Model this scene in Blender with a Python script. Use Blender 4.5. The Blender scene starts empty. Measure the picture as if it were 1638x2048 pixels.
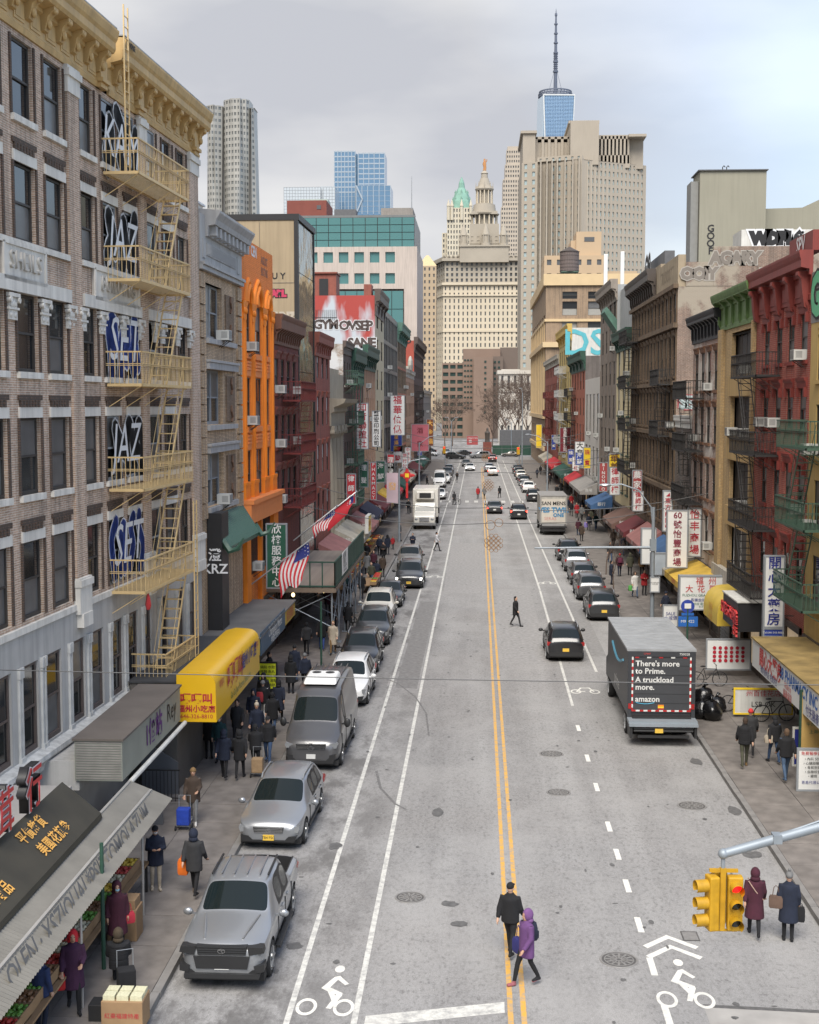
import bpy, bmesh, math, random
from mathutils import Vector, Matrix
from math import sin, cos, tan, pi, radians, hypot, atan2, sqrt
random.seed(7)
SC = bpy.context.scene
COL = SC.collection
# ------------------------------------------------------------------ camera
cd = bpy.data.cameras.new('camera'); cam = bpy.data.objects.new('camera', cd); COL.objects.link(cam)
cam.location = (0, 0, 12.8)
cam.rotation_euler = (radians(90 - 4.727), 0, radians(3.006))
cd.sensor_fit = 'VERTICAL'; cd.sensor_height = 36; cd.sensor_width = 36
cd.lens = 2600 / 2048 * 36
cd.clip_start = .5; cd.clip_end = 12000
SC.camera = cam
# ------------------------------------------------------------------ sky and sun (bright overcast winter noon)
SUN_EL, SUN_AZ = radians(52), radians(188)      # azimuth clockwise from +Y: sun behind the camera's left shoulder
W = bpy.data.worlds.new('World'); SC.world = W; W.use_nodes = True
nt = W.node_tree; nt.nodes.clear()
def N(t, **k):
 n = nt.nodes.new(t)
 for a, b in k.items(): setattr(n, a, b)
 return n
sky = N('ShaderNodeTexSky', sky_type='NISHITA', sun_disc=False, sun_elevation=SUN_EL, sun_rotation=SUN_AZ, dust_density=1.0, air_density=1.0)
tc = N('ShaderNodeTexCoord'); mp = N('ShaderNodeMapping'); mp.inputs['Scale'].default_value = (1.5, 1.5, 4.5)
mp.inputs['Rotation'].default_value = (.35, .25, .3)
nz = N('ShaderNodeTexNoise'); nz.inputs['Scale'].default_value = 2.3; nz.inputs['Detail'].default_value = 5; nz.inputs['Roughness'].default_value = .45
nz2 = N('ShaderNodeTexNoise'); nz2.inputs['Scale'].default_value = 1.1; nz2.inputs['Detail'].default_value = 3
sep = N('ShaderNodeSeparateXYZ')
cr = N('ShaderNodeValToRGB'); cr.color_ramp.elements[0].position = .36; cr.color_ramp.elements[0].color = (1.70, 1.75, 1.90, 1)
cr.color_ramp.elements[1].position = .64; cr.color_ramp.elements[1].color = (2.62, 2.60, 2.58, 1)
# the cloud sheet thins towards +X (north-west), letting blue through
ma = N('ShaderNodeMath', operation='MULTIPLY_ADD'); ma.inputs[1].default_value = 1.15; ma.inputs[2].default_value = -.36
mb_ = N('ShaderNodeMath', operation='MULTIPLY_ADD'); mb_.inputs[1].default_value = 1.0
mz = N('ShaderNodeMath', operation='MULTIPLY_ADD'); mz.inputs[1].default_value = .55
cl = N('ShaderNodeClamp'); cl.inputs['Min'].default_value = 0; cl.inputs['Max'].default_value = .62
mix = N('ShaderNodeMix', data_type='RGBA')
bg = N('ShaderNodeBackground'); bg.inputs['Strength'].default_value = .1
out = N('ShaderNodeOutputWorld'); L = nt.links.new
L(tc.outputs['Generated'], mp.inputs['Vector']); L(mp.outputs[0], nz.inputs['Vector']); L(mp.outputs[0], nz2.inputs['Vector'])
L(tc.outputs['Generated'], sep.inputs[0]); L(sep.outputs['X'], ma.inputs[0])
L(nz2.outputs['Fac'], mb_.inputs[0]); mb_.inputs[1].default_value = .5; L(ma.outputs[0], mb_.inputs[2])
L(sep.outputs['Z'], mz.inputs[0]); L(mb_.outputs[0], mz.inputs[2])
L(mz.outputs[0], cl.inputs['Value']); L(nz.outputs['Fac'], cr.inputs['Fac'])
L(cl.outputs[0], mix.inputs[0]); L(cr.outputs['Color'], mix.inputs[6]); L(sky.outputs[0], mix.inputs[7])
L(mix.outputs[2], bg.inputs['Color']); L(bg.outputs[0], out.inputs['Surface'])
sl = bpy.data.lights.new('sun', 'SUN'); sl.energy = 1.5; sl.angle = radians(38); sl.color = (1, .95, .87)
sun = bpy.data.objects.new('sun', sl); COL.objects.link(sun)
_sd = Vector((sin(SUN_AZ) * cos(SUN_EL), cos(SUN_AZ) * cos(SUN_EL), sin(SUN_EL)))
sun.rotation_euler = _sd.to_track_quat('Z', 'Y').to_euler()
SC.view_settings.view_transform = 'Standard'; SC.view_settings.look = 'None'
SC.view_settings.gamma = 1; SC.view_settings.use_curve_mapping = False
SC.view_settings.exposure = 1.78
SC.cycles.max_bounces = 5; SC.cycles.diffuse_bounces = 3; SC.cycles.glossy_bounces = 3; SC.cycles.transmission_bounces = 2; SC.cycles.transparent_max_bounces = 4
SC.cycles.caustics_reflective = False; SC.cycles.caustics_refractive = False
# ------------------------------------------------------------------ materials
def srgb(h):
 h = h.lstrip('#'); c = [int(h[i:i + 2], 16) / 255 for i in (0, 2, 4)]
 return tuple(x / 12.92 if x <= .04045 else ((x + .055) / 1.055) ** 2.4 for x in c)
_mats = {}
def _new(name):
 m = bpy.data.materials.new(name); m.use_nodes = True; t = m.node_tree
 return m, t, t.nodes['Principled BSDF']
def M(name, col=None, rough=.75, var=.12, scale=2.0, bump=0.0, bscale=25, met=0, coat=0, streak=0, spec=None, emit=0):
 """plain painted / plastered / metal surface: base colour with noise, optional vertical weather streaks and fine relief"""
 if name in _mats: return _mats[name]
 if isinstance(col, str): col = srgb(col)
 m, t, b = _new(name); l = t.links.new
 tcn = t.nodes.new('ShaderNodeTexCoord')
 n = t.nodes.new('ShaderNodeTexNoise'); n.inputs['Scale'].default_value = scale; n.inputs['Detail'].default_value = 4
 l(tcn.outputs['Object'], n.inputs['Vector'])
 mx = t.nodes.new('ShaderNodeMix'); mx.data_type = 'RGBA'
 mx.inputs[6].default_value = (*[max(0, c * (1 - 2 * var)) for c in col], 1); mx.inputs[7].default_value = (*[min(1, c * (1 + 1.2 * var)) for c in col], 1)
 l(n.outputs['Fac'], mx.inputs[0]); o = mx.outputs[2]
 if streak:
  mpn = t.nodes.new('ShaderNodeMapping'); mpn.inputs['Scale'].default_value = (3.2, 3.2, .16)
  n2 = t.nodes.new('ShaderNodeTexNoise'); n2.inputs['Scale'].default_value = 1.3; n2.inputs['Detail'].default_value = 5; n2.inputs['Roughness'].default_value = .65
  l(tcn.outputs['Object'], mpn.inputs['Vector']); l(mpn.outputs[0], n2.inputs['Vector'])
  r = t.nodes.new('ShaderNodeMapRange'); r.inputs[1].default_value = .42; r.inputs[2].default_value = .68; r.inputs[4].default_value = streak
  l(n2.outputs['Fac'], r.inputs[0])
  m2 = t.nodes.new('ShaderNodeMix'); m2.data_type = 'RGBA'; m2.inputs[7].default_value = (*[c * .32 for c in col], 1)
  l(r.outputs[0], m2.inputs[0]); l(o, m2.inputs[6]); o = m2.outputs[2]
 l(o, b.inputs['Base Color']); b.inputs['Roughness'].default_value = rough; b.inputs['Metallic'].default_value = met
 if coat: b.inputs['Coat Weight'].default_value = coat; b.inputs['Coat Roughness'].default_value = .08
 if spec is not None: b.inputs['Specular IOR Level'].default_value = spec
 if emit: b.inputs['Emission Color'].default_value = (*col, 1); b.inputs['Emission Strength'].default_value = emit
 if bump:
  n3 = t.nodes.new('ShaderNodeTexNoise'); n3.inputs['Scale'].default_value = bscale; n3.inputs['Detail'].default_value = 3
  l(tcn.outputs['Object'], n3.inputs['Vector'])
  bp = t.nodes.new('ShaderNodeBump'); bp.inputs['Strength'].default_value = bump; bp.inputs['Distance'].default_value = .02
  l(n3.outputs['Fac'], bp.inputs['Height']); l(bp.outputs[0], b.inputs['Normal'])
 _mats[name] = m; return m
def BR(name, c1, c2, mort, bw=.21, bh=.07, ms=.012, grime=.5, soot=(.05, .045, .04), plaster=None):
 """brickwork with worn, sooty patches"""
 if name in _mats: return _mats[name]
 c1, c2, mort = [srgb(c) if isinstance(c, str) else c for c in (c1, c2, mort)]
 m, t, b = _new(name); l = t.links.new
 tcn = t.nodes.new('ShaderNodeTexCoord'); sp = t.nodes.new('ShaderNodeSeparateXYZ'); l(tcn.outputs['Object'], sp.inputs[0])
 ad = t.nodes.new('ShaderNodeMath'); l(sp.outputs['X'], ad.inputs[0]); l(sp.outputs['Y'], ad.inputs[1])
 cb = t.nodes.new('ShaderNodeCombineXYZ'); l(ad.outputs[0], cb.inputs[0]); l(sp.outputs['Z'], cb.inputs[1])
 bt = t.nodes.new('ShaderNodeTexBrick'); l(cb.outputs[0], bt.inputs['Vector'])
 bt.inputs['Scale'].default_value = 1; bt.inputs['Brick Width'].default_value = bw; bt.inputs['Row Height'].default_value = bh
 bt.inputs['Mortar Size'].default_value = ms; bt.inputs['Color1'].default_value = (*c1, 1); bt.inputs['Color2'].default_value = (*c2, 1); bt.inputs['Mortar'].default_value = (*mort, 1)
 bt.inputs['Bias'].default_value = 0; bt.inputs['Mortar Smooth'].default_value = .2
 n = t.nodes.new('ShaderNodeTexNoise'); n.inputs['Scale'].default_value = .55; n.inputs['Detail'].default_value = 7; n.inputs['Roughness'].default_value = .62
 l(tcn.outputs['Object'], n.inputs['Vector'])
 r = t.nodes.new('ShaderNodeMapRange'); r.inputs[1].default_value = .45; r.inputs[2].default_value = .75; r.inputs[4].default_value = grime
 l(n.outputs['Fac'], r.inputs[0])
 mx = t.nodes.new('ShaderNodeMix'); mx.data_type = 'RGBA'; mx.blend_type = 'MIX'; mx.inputs[7].default_value = (*soot, 1)
 l(r.outputs[0], mx.inputs[0]); l(bt.outputs['Color'], mx.inputs[6]); o = mx.outputs[2]
 # per-course lightness wander
 n2 = t.nodes.new('ShaderNodeTexNoise'); n2.inputs['Scale'].default_value = 9; n2.inputs['Detail'].default_value = 2
 l(cb.outputs[0], n2.inputs['Vector'])
 hv = t.nodes.new('ShaderNodeHueSaturation'); mr = t.nodes.new('ShaderNodeMapRange'); mr.inputs[3].default_value = .6; mr.inputs[4].default_value = 1.4
 l(n2.outputs['Fac'], mr.inputs[0]); l(mr.outputs[0], hv.inputs['Value']); l(o, hv.inputs['Color']); o = hv.outputs[0]
 mps = t.nodes.new('ShaderNodeMapping'); mps.inputs['Scale'].default_value = (2.6, 2.6, .13); l(tcn.outputs['Object'], mps.inputs[0]); n5 = t.nodes.new('ShaderNodeTexNoise'); n5.inputs['Scale'].default_value = 1.2; n5.inputs['Detail'].default_value = 6; n5.inputs['Roughness'].default_value = .66; l(mps.outputs[0], n5.inputs['Vector'])
 r5 = t.nodes.new('ShaderNodeMapRange'); r5.inputs[1].default_value = .46; r5.inputs[2].default_value = .68; r5.inputs[4].default_value = .55; l(n5.outputs['Fac'], r5.inputs[0]); m5 = t.nodes.new('ShaderNodeMix'); m5.data_type = 'RGBA'; m5.inputs[7].default_value = (*soot, 1); l(r5.outputs[0], m5.inputs[0]); l(o, m5.inputs[6]); o = m5.outputs[2]
 if plaster:
  pc = srgb(plaster) if isinstance(plaster, str) else plaster
  n4 = t.nodes.new('ShaderNodeTexNoise'); n4.inputs['Scale'].default_value = .32; n4.inputs['Detail'].default_value = 8; n4.inputs['Roughness'].default_value = .6
  l(tcn.outputs['Object'], n4.inputs['Vector'])
  r4 = t.nodes.new('ShaderNodeMapRange'); r4.inputs[1].default_value = .50; r4.inputs[2].default_value = .44
  l(n4.outputs['Fac'], r4.inputs[0])
  m4 = t.nodes.new('ShaderNodeMix'); m4.data_type = 'RGBA'; m4.inputs[7].default_value = (*pc, 1); l(r4.outputs[0], m4.inputs[0]); l(o, m4.inputs[6]); o = m4.outputs[2]
 l(o, b.inputs['Base Color']); b.inputs['Roughness'].default_value = .85
 bp = t.nodes.new('ShaderNodeBump'); bp.inputs['Strength'].default_value = .6; bp.inputs['Distance'].default_value = .012; bp.invert = True
 l(bt.outputs['Fac'], bp.inputs['Height']); l(bp.outputs[0], b.inputs['Normal'])
 _mats[name] = m; return m
def GL(name, col, rough=.06, met=0.0, spec=.6, wave=0):
 if name in _mats: return _mats[name]
 if isinstance(col, str): col = srgb(col)
 m, t, b = _new(name); b.inputs['Base Color'].default_value = (*col, 1); b.inputs['Roughness'].default_value = rough
 b.inputs['Metallic'].default_value = met; b.inputs['Specular IOR Level'].default_value = spec
 if wave:
  tcn = t.nodes.new('ShaderNodeTexCoord'); n = t.nodes.new('ShaderNodeTexNoise'); n.inputs['Scale'].default_value = .7; n.inputs['Detail'].default_value = 2
  t.links.new(tcn.outputs['Object'], n.inputs['Vector']); bp = t.nodes.new('ShaderNodeBump'); bp.inputs['Strength'].default_value = wave; bp.inputs['Distance'].default_value = .2
  t.links.new(n.outputs['Fac'], bp.inputs['Height']); t.links.new(bp.outputs[0], b.inputs['Normal'])
 _mats[name] = m; return m
# ------------------------------------------------------------------ mesh building
class MB:
 def __init__(s): s.v = []; s.f = []; s.m = []
 def add(s, vs, fs, mi=0):
  n = len(s.v); s.v += [tuple(p) for p in vs]; s.f += [tuple(i + n for i in f) for f in fs]; s.m += [mi] * len(fs); return s
 def box(s, x0, x1, y0, y1, z0, z1, mi=0):
  if x0 > x1: x0, x1 = x1, x0
  if y0 > y1: y0, y1 = y1, y0
  if z0 > z1: z0, z1 = z1, z0
  return s.add([(x0, y0, z0), (x1, y0, z0), (x1, y1, z0), (x0, y1, z0), (x0, y0, z1), (x1, y0, z1), (x1, y1, z1), (x0, y1, z1)],
                     [(0, 3, 2, 1), (4, 5, 6, 7), (0, 1, 5, 4), (1, 2, 6, 5), (2, 3, 7, 6), (3, 0, 4, 7)], mi)
 def quad(s, a, b, c, d, mi=0): return s.add([a, b, c, d], [(0, 1, 2, 3)], mi)
 def ring(s, rings, cap=True, mi=0):
  n = len(rings[0]); vs = [p for r in rings for p in r]; fs = []
  for i in range(len(rings) - 1):
   for j in range(n):
    k = (j + 1) % n; fs.append((i * n + j, i * n + k, (i + 1) * n + k, (i + 1) * n + j))
  if cap: fs.append(tuple(range(n - 1, -1, -1))); fs.append(tuple(range((len(rings) - 1) * n, len(rings) * n)))
  return s.add(vs, fs, mi)
 def tube(s, pts, r, n=6, mi=0, cap=True):
  pts = [Vector(p) for p in pts]; rs = r if isinstance(r, (list, tuple)) else [r] * len(pts); rings = []
  up = Vector((0, 0, 1)); prev = None
  for i, p in enumerate(pts):
   d = (pts[min(i + 1, len(pts) - 1)] - pts[max(i - 1, 0)])
   if d.length < 1e-9: d = Vector((0, 0, 1))
   d.normalize()
   if prev is None:
    a = d.cross(up) if abs(d.z) < .95 else d.cross(Vector((1, 0, 0)))
   else: a = prev - d * prev.dot(d)
   if a.length < 1e-6: a = d.orthogonal()
   a.normalize(); prev = a; b = d.cross(a)
   rings.append([tuple(p + (a * cos(2 * pi * k / n) + b * sin(2 * pi * k / n)) * rs[i]) for k in range(n)])
  return s.ring(rings, cap, mi)
 def cyl(s, p, q, r0, r1=None, n=12, mi=0): return s.tube([p, q], [r0, r0 if r1 is None else r1], n, mi)
 def bar(s, p, q, w, h=None, mi=0):
  p, q = Vector(p), Vector(q); h = h or w; d = (q - p).normalized()
  a = d.cross(Vector((0, 0, 1)))
  if a.length < 1e-4: a = Vector((1, 0, 0))
  a.normalize(); b = a.cross(d); a *= w / 2; b *= h / 2
  return s.ring([[tuple(c - a - b), tuple(c + a - b), tuple(c + a + b), tuple(c - a + b)] for c in (p, q)], True, mi)
 def ell(s, c, r, n=12, m=8, mi=0, mat=None, z0=-1.0, z1=1.0):
  rings = []
  for i in range(m + 1):
   t = -pi / 2 + pi * i / m; zz = max(z0, min(z1, sin(t))); rr = sqrt(max(0, 1 - zz * zz)) + 1e-4
   rg = [Vector((r[0] * rr * cos(2 * pi * k / n), r[1] * rr * sin(2 * pi * k / n), r[2] * zz)) for k in range(n)]
   if mat: rg = [mat @ p for p in rg]
   rings.append([tuple(p + Vector(c)) for p in rg])
  return s.ring(rings, True, mi)
 def prism(s, pts, ax, a, b, mi=0):
  """closed 2-D outline extruded from a to b along axis ax; pts are the two other axes in order"""
  def mk(p, t): return {'x': (t, p[0], p[1]), 'y': (p[0], t, p[1]), 'z': (p[0], p[1], t)}[ax]
  return s.ring([[mk(p, a) for p in pts], [mk(p, b) for p in pts]], True, mi)
 def tri(s):
  return sum(len(f) - 2 for f in s.f)
 def mesh(s, name, mats, smooth=False):
  me = bpy.data.meshes.new(name); me.from_pydata(s.v, [], s.f)
  if not isinstance(mats, (list, tuple)): mats = [mats]
  for m_ in mats: me.materials.append(m_)
  if len(mats) > 1: me.polygons.foreach_set('material_index', s.m)
  bm = bmesh.new(); bm.from_mesh(me); bmesh.ops.recalc_face_normals(bm, faces=bm.faces); bm.to_mesh(me); bm.free()
  if smooth:
   me.polygons.foreach_set('use_smooth', [True] * len(me.polygons))
   if smooth != 2: me.set_sharp_from_angle(angle=radians(40))
  me.update(); return me
 def build(s, name, mats, parent=None, smooth=False, loc=None, rz=0, bevel=0):
  o = inst(name, s.mesh(name, mats, smooth), parent, loc, rz)
  if bevel:
   bv = o.modifiers.new('bevel', 'BEVEL'); bv.width = bevel; bv.segments = 2; bv.limit_method = 'ANGLE'
  return o
def inst(name, me, parent=None, loc=None, rz=0):
 o = bpy.data.objects.new(name, me); COL.objects.link(o)
 if parent: o.parent = parent
 if loc: o.location = loc
 if rz: o.rotation_euler = (0, 0, rz)
 return o
def tag(o, label=None, cat=None, group=None, kind=None):
 if label: o['label'] = label
 if cat: o['category'] = cat
 if group: o['group'] = group
 if kind: o['kind'] = kind
 return o
def thing(name, label, cat, loc=(0, 0, 0), rz=0, group=None):
 o = bpy.data.objects.new(name, None); COL.objects.link(o); o.location = loc; o.rotation_euler = (0, 0, rz); o.empty_display_size = .3
 return tag(o, label, cat, group)
def struct(name, mb, mats, parent=None, **k):
 o = mb.build(name, mats, parent, **k)
 if not parent: o['kind'] = 'structure'
 return o
def copytree(o, parent=None):
 c = o.copy(); COL.objects.link(c); c.parent = parent
 for ch in o.children: copytree(ch, c)
 return c
_tmp = bpy.data.scenes.new('bench')
def baked(o, *helpers):
 """evaluate one object's modifiers or lettering on an otherwise empty bench scene"""
 for q in (o, *helpers): _tmp.collection.objects.link(q)
 with bpy.context.temp_override(scene=_tmp, view_layer=_tmp.view_layers[0]):
  dg = bpy.context.evaluated_depsgraph_get(); dg.update(); me = bpy.data.meshes.new_from_object(o.evaluated_get(dg)); me.name = o.name
 for q in (o, *helpers): _tmp.collection.objects.unlink(q)
 return me
_txt = {}
def text_mesh(body, size, mat, off=0, ext=0, align='CENTER', spacing=1.0, lines=1.0, shear=0):
 """lettering as flat faces in the local XZ plane, facing -Y"""
 k = (body, size, mat.name, off, ext, align, spacing, lines, shear)
 if k in _txt: return _txt[k]
 c = bpy.data.curves.new('lettering', 'FONT'); c.body = body; c.size = size; c.align_x = align; c.align_y = 'CENTER'
 c.offset = off; c.extrude = ext; c.resolution_u = 2; c.space_character = spacing; c.space_line = lines; c.shear = shear
 o = bpy.data.objects.new('lettering', c); me = baked(o)
 bpy.data.objects.remove(o); bpy.data.curves.remove(c)
 me.transform(Matrix(((1, 0, 0, 0), (0, 0, -1, 0), (0, 1, 0, 0), (0, 0, 0, 1)))); me.materials.clear(); me.materials.append(mat)
 me.name = 'lettering'; _txt[k] = me; return me
def letter(parent, body, size, mat, loc, rz=0, name='lettering', rx=0, **k):
 o = inst(name, text_mesh(body, size, mat, **k), parent, loc, rz)
 if rx: o.rotation_euler = (rx, 0, rz)
 return o
def vert(s): return '\n'.join(s)
def graffiti(parent, body, size, loc, fill, outline, rz=0, fat=.03, spacing=.95, sx=1, sz=1, shear=0):
 """spray-painted letters lying on a wall: outline and fill"""
 a = letter(parent, body, size, outline, loc, rz, 'graffiti', off=fat * 1.9, spacing=spacing, shear=shear)
 b = letter(parent, body, size, fill, (loc[0] - .004 * sin(-rz) , loc[1] - .004 * cos(rz), loc[2]), rz, 'graffiti', off=fat, spacing=spacing, shear=shear)
 for o in (a, b): o.scale = (sx, 1, sz)
# ------------------------------------------------------------------ palette
STEEL = M('galvanised_steel', '#8f979e', .5, .1, met=.3); ALU = M('aluminium', '#b9bdc0', .35, .08, met=.7)
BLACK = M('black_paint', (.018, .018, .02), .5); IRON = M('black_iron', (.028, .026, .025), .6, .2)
WHITE = M('white_paint', (.74, .74, .72), .6, .06); OFFW = M('off_white', (.62, .61, .57), .7, .1, streak=.3)
STONE = M('limestone', '#b8b2a6', .85, .1, streak=.35, bump=.3); CONC = M('concrete', '#8c8680', .9, .12, streak=.2, bump=.3)
TAR = M('roof_tar', (.05, .05, .052), .9, .3); RUBBER = M('rubber', (.02, .02, .021), .85)
GLA = GL('window_glass', (.014, .016, .018), .07, spec=.45); GLB = M('drawn_curtain', (.32, .31, .28), .5, .15, 6); GLC = M('window_blind', (.12, .12, .12), .3, .2, 3)
GLW = GL('pale_window', (.035, .04, .042), .09, spec=.5)
DKFRAME = M('dark_window_frame', (.045, .04, .036), .6); GREYF = M('grey_window_frame', '#8e9296', .6)
RED = M('red_paint', (.42, .03, .03), .55); SIGNW = M('sign_white', (.72, .72, .70), .4, .04); SIGNR = M('sign_red', (.48, .03, .04), .45, .05)
SIGNB = M('sign_blue', (.03, .06, .32), .45); SIGNY = M('sign_yellow', (.80, .55, .03), .45, .06); SIGNG = M('sign_green', (.02, .10, .06), .5)
SPK = M('spray_black', (.015, .015, .017), .7); SPW = M('spray_white', (.72, .73, .74), .7); SPB = M('spray_blue', (.02, .06, .30), .6); SPT = M('spray_teal', (.10, .42, .48), .7)
BRONZE = M('dark_bronze', (.07, .055, .045), .55)
# ================================================================== ground, road, pavements, paint
def asphalt():
 m, t, b = _new('worn_asphalt'); l = t.links.new
 tcn = t.nodes.new('ShaderNodeTexCoord')
 def noise(sc, det, rough=.55, mapping=None):
  n = t.nodes.new('ShaderNodeTexNoise'); n.inputs['Scale'].default_value = sc; n.inputs['Detail'].default_value = det; n.inputs['Roughness'].default_value = rough
  if mapping:
   mpn = t.nodes.new('ShaderNodeMapping'); mpn.inputs['Scale'].default_value = mapping; l(tcn.outputs['Object'], mpn.inputs[0]); l(mpn.outputs[0], n.inputs['Vector'])
  else: l(tcn.outputs['Object'], n.inputs['Vector'])
  return n.outputs['Fac']
 def ramp(f, a, b_, c0, c1):
  r = t.nodes.new('ShaderNodeMapRange'); r.inputs[1].default_value = a; r.inputs[2].default_value = b_; r.inputs[3].default_value = c0; r.inputs[4].default_value = c1
  l(f, r.inputs[0]); return r.outputs[0]
 def mixc(f, a, b_):
  x = t.nodes.new('ShaderNodeMix'); x.data_type = 'RGBA'; l(f, x.inputs[0])
  for i, v in ((6, a), (7, b_)):
   if isinstance(v, tuple): x.inputs[i].default_value = (*v, 1)
   else: l(v, x.inputs[i])
  return x.outputs[2]
 lanes = ramp(noise(1.0, 4, .55, (.75, .03, 1)), .38, .62, 0, 1)
 blot = ramp(noise(.22, 6, .6), .35, .68, 0, 1)
 c = mixc(lanes, (.22, .213, .21), (.38, .373, .367))
 c = mixc(ramp(noise(.12, 5), .4, .7, 0, .55), c, (.27, .245, .225))
 c = mixc(ramp(blot, 0, 1, .35, 0), c, (.13, .126, .124))
 c = mixc(ramp(noise(.9, 6, .7), .60, .74, 0, .8), c, (.085, .082, .08))
 c = mixc(ramp(noise(2.6, 4, .6, (1, .35, 1)), .62, .80, 0, .75), c, (.07, .068, .067))
 c = mixc(ramp(noise(6, 5, .65, (1, .25, 1)), .35, .7, 0, .30), c, (.36, .352, .345))
 c = mixc(ramp(noise(15, 8, .78), .42, .66, 0, .75), c, (.42, .412, .405))
 c = mixc(ramp(noise(9, 8, .75, (1, .5, 1)), .50, .66, 0, .7), c, (.115, .11, .107))
 c = mixc(ramp(noise(.35, 7, .7, (1, .6, 1)), .46, .62, 0, .5), c, (.40, .39, .38))
 c = mixc(ramp(noise(55, 2), .35, .7, 0, .55), c, (.09, .09, .09))
 sx = t.nodes.new('ShaderNodeSeparateXYZ'); l(tcn.outputs['Object'], sx.inputs[0]); mk = ramp(sx.outputs['X'], -1.8, -4.2, 0, 1); mu = t.nodes.new('ShaderNodeMath'); mu.operation = 'MULTIPLY'; l(mk, mu.inputs[0]); l(ramp(noise(.55, 8, .74, (1, .45, 1)), .47, .58, 0, .8), mu.inputs[1]); c = mixc(mu.outputs[0], c, (.115, .11, .107))
 l(c, b.inputs['Base Color']); b.inputs['Roughness'].default_value = .85; b.inputs['Specular IOR Level'].default_value = .25
 bp = t.nodes.new('ShaderNodeBump'); bp.inputs['Strength'].default_value = .35; bp.inputs['Distance'].default_value = .01
 l(noise(60, 3), bp.inputs['Height']); l(bp.outputs[0], b.inputs['Normal'])
 return m
def wornpaint(name, col, under=(.27, .265, .26)):
 m, t, b = _new(name); l = t.links.new
 tcn = t.nodes.new('ShaderNodeTexCoord'); n = t.nodes.new('ShaderNodeTexNoise'); n.inputs['Scale'].default_value = 4.5; n.inputs['Detail'].default_value = 9; n.inputs['Roughness'].default_value = .75
 l(tcn.outputs['Object'], n.inputs['Vector']); r = t.nodes.new('ShaderNodeMapRange'); r.inputs[1].default_value = .44; r.inputs[2].default_value = .64; r.inputs[4].default_value = .85
 l(n.outputs['Fac'], r.inputs[0]); x = t.nodes.new('ShaderNodeMix'); x.data_type = 'RGBA'; x.inputs[6].default_value = (*col, 1); x.inputs[7].default_value = (*under, 1)
 l(r.outputs[0], x.inputs[0]); l(x.outputs[2], b.inputs['Base Color']); b.inputs['Roughness'].default_value = .75; return m
ASPH = asphalt(); PAINT = wornpaint('road_white', (.58, .57, .53)); PAINTY = wornpaint('road_yellow', (.62, .34, .06)); PAINT2 = wornpaint('crisp_white', (.70, .685, .63), (.5, .49, .46))
PAVE = M('pavement_concrete', (.185, .165, .15), .9, .3, 1.7, bump=.25, bscale=40); JOINT = M('pavement_joint', (.085, .08, .075), .95)
KERB = M('kerb_granite', (.21, .20, .19), .85, .2, 2.5); STAIN = M('tar_stain', (.12, .117, .115), .75, .35, 8)
FARG = M('far_ground', (.17, .165, .16), .9, .2, .05)
g = MB(); g.quad((-6000, -800, -.06), (6000, -800, -.06), (6000, 9000, -.06), (-6000, 9000, -.06)); struct('ground', g, FARG)
g = MB()
for i in range(40): g.quad((-6.8, -60 + i * 10, 0), (8.45, -60 + i * 10, 0), (8.45, -50 + i * 10, 0), (-6.8, -50 + i * 10, 0))
g.quad((-90, 300, .002), (90, 300, .002), (90, 470, .002), (-90, 470, .002))
road = struct('road', g, ASPH)
def sheet(name, polys, mat, z=.004, parent=road):
 m = MB()
 for i, p in enumerate(polys): m.add([(a, b, z + .0006 * (i % 9)) for a, b in p], [tuple(range(len(p)))])
 return m.build(name, mat, parent)
def stripe(x, y0, y1, w): return [(x - w / 2, y0), (x + w / 2, y0), (x + w / 2, y1), (x - w / 2, y1)]
sheet('bike_lane_line', [stripe(-3.92, 14, 300, .13)], PAINT); sheet('bike_lane_line', [stripe(-2.52, 14, 300, .13)], PAINT)
sheet('centre_line', [stripe(.74, 10, 268, .115)], PAINTY); sheet('centre_line', [stripe(1.02, 10, 268, .115)], PAINTY)
sheet('lane_line', [[(4.02, 54.8), (4.14, 54.8), (4.40, 90), (4.40, 300), (4.27, 300), (4.27, 90)]], PAINT)
sheet('parking_line', [stripe(5.74, 62, 300, .13)], PAINT)
for y in (19.2, 21.7, 24.3, 26.6, 29.0, 31.4, 34.0, 38.9, 43.0, 46.6, 51.0):
 sheet('lane_dash', [stripe(4.03, y - .47, y + .47, .15)], PAINT2)
sheet('lane_dash', [stripe(4.03, 36.0, 36.9, .15)], PAINT2)
sheet('stop_line', [[(-2.3, 25.75), (.62, 26.55), (.62, 27.05), (-2.3, 26.25)]], PAINT)
for i in range(12): sheet('crossing_bar', [stripe(-6.2 + i * 1.2, 170, 173.5, .5)], PAINT)
for i in range(9): sheet('crossing_bar', [stripe(-5.6 + i * 1.6, 262, 266, .5)], PAINT)
def annulus(cx, cy, r, w, ky=1.75, n=18):
 return [[(cx + (r - w * s0) * cos(a), cy + ky * (r - w * s0) * sin(a)) for (s0, a) in ((0, 2 * pi * i / n), (0, 2 * pi * (i + 1) / n), (1, 2 * pi * (i + 1) / n), (1, 2 * pi * i / n))] for i in range(n)]
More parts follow.
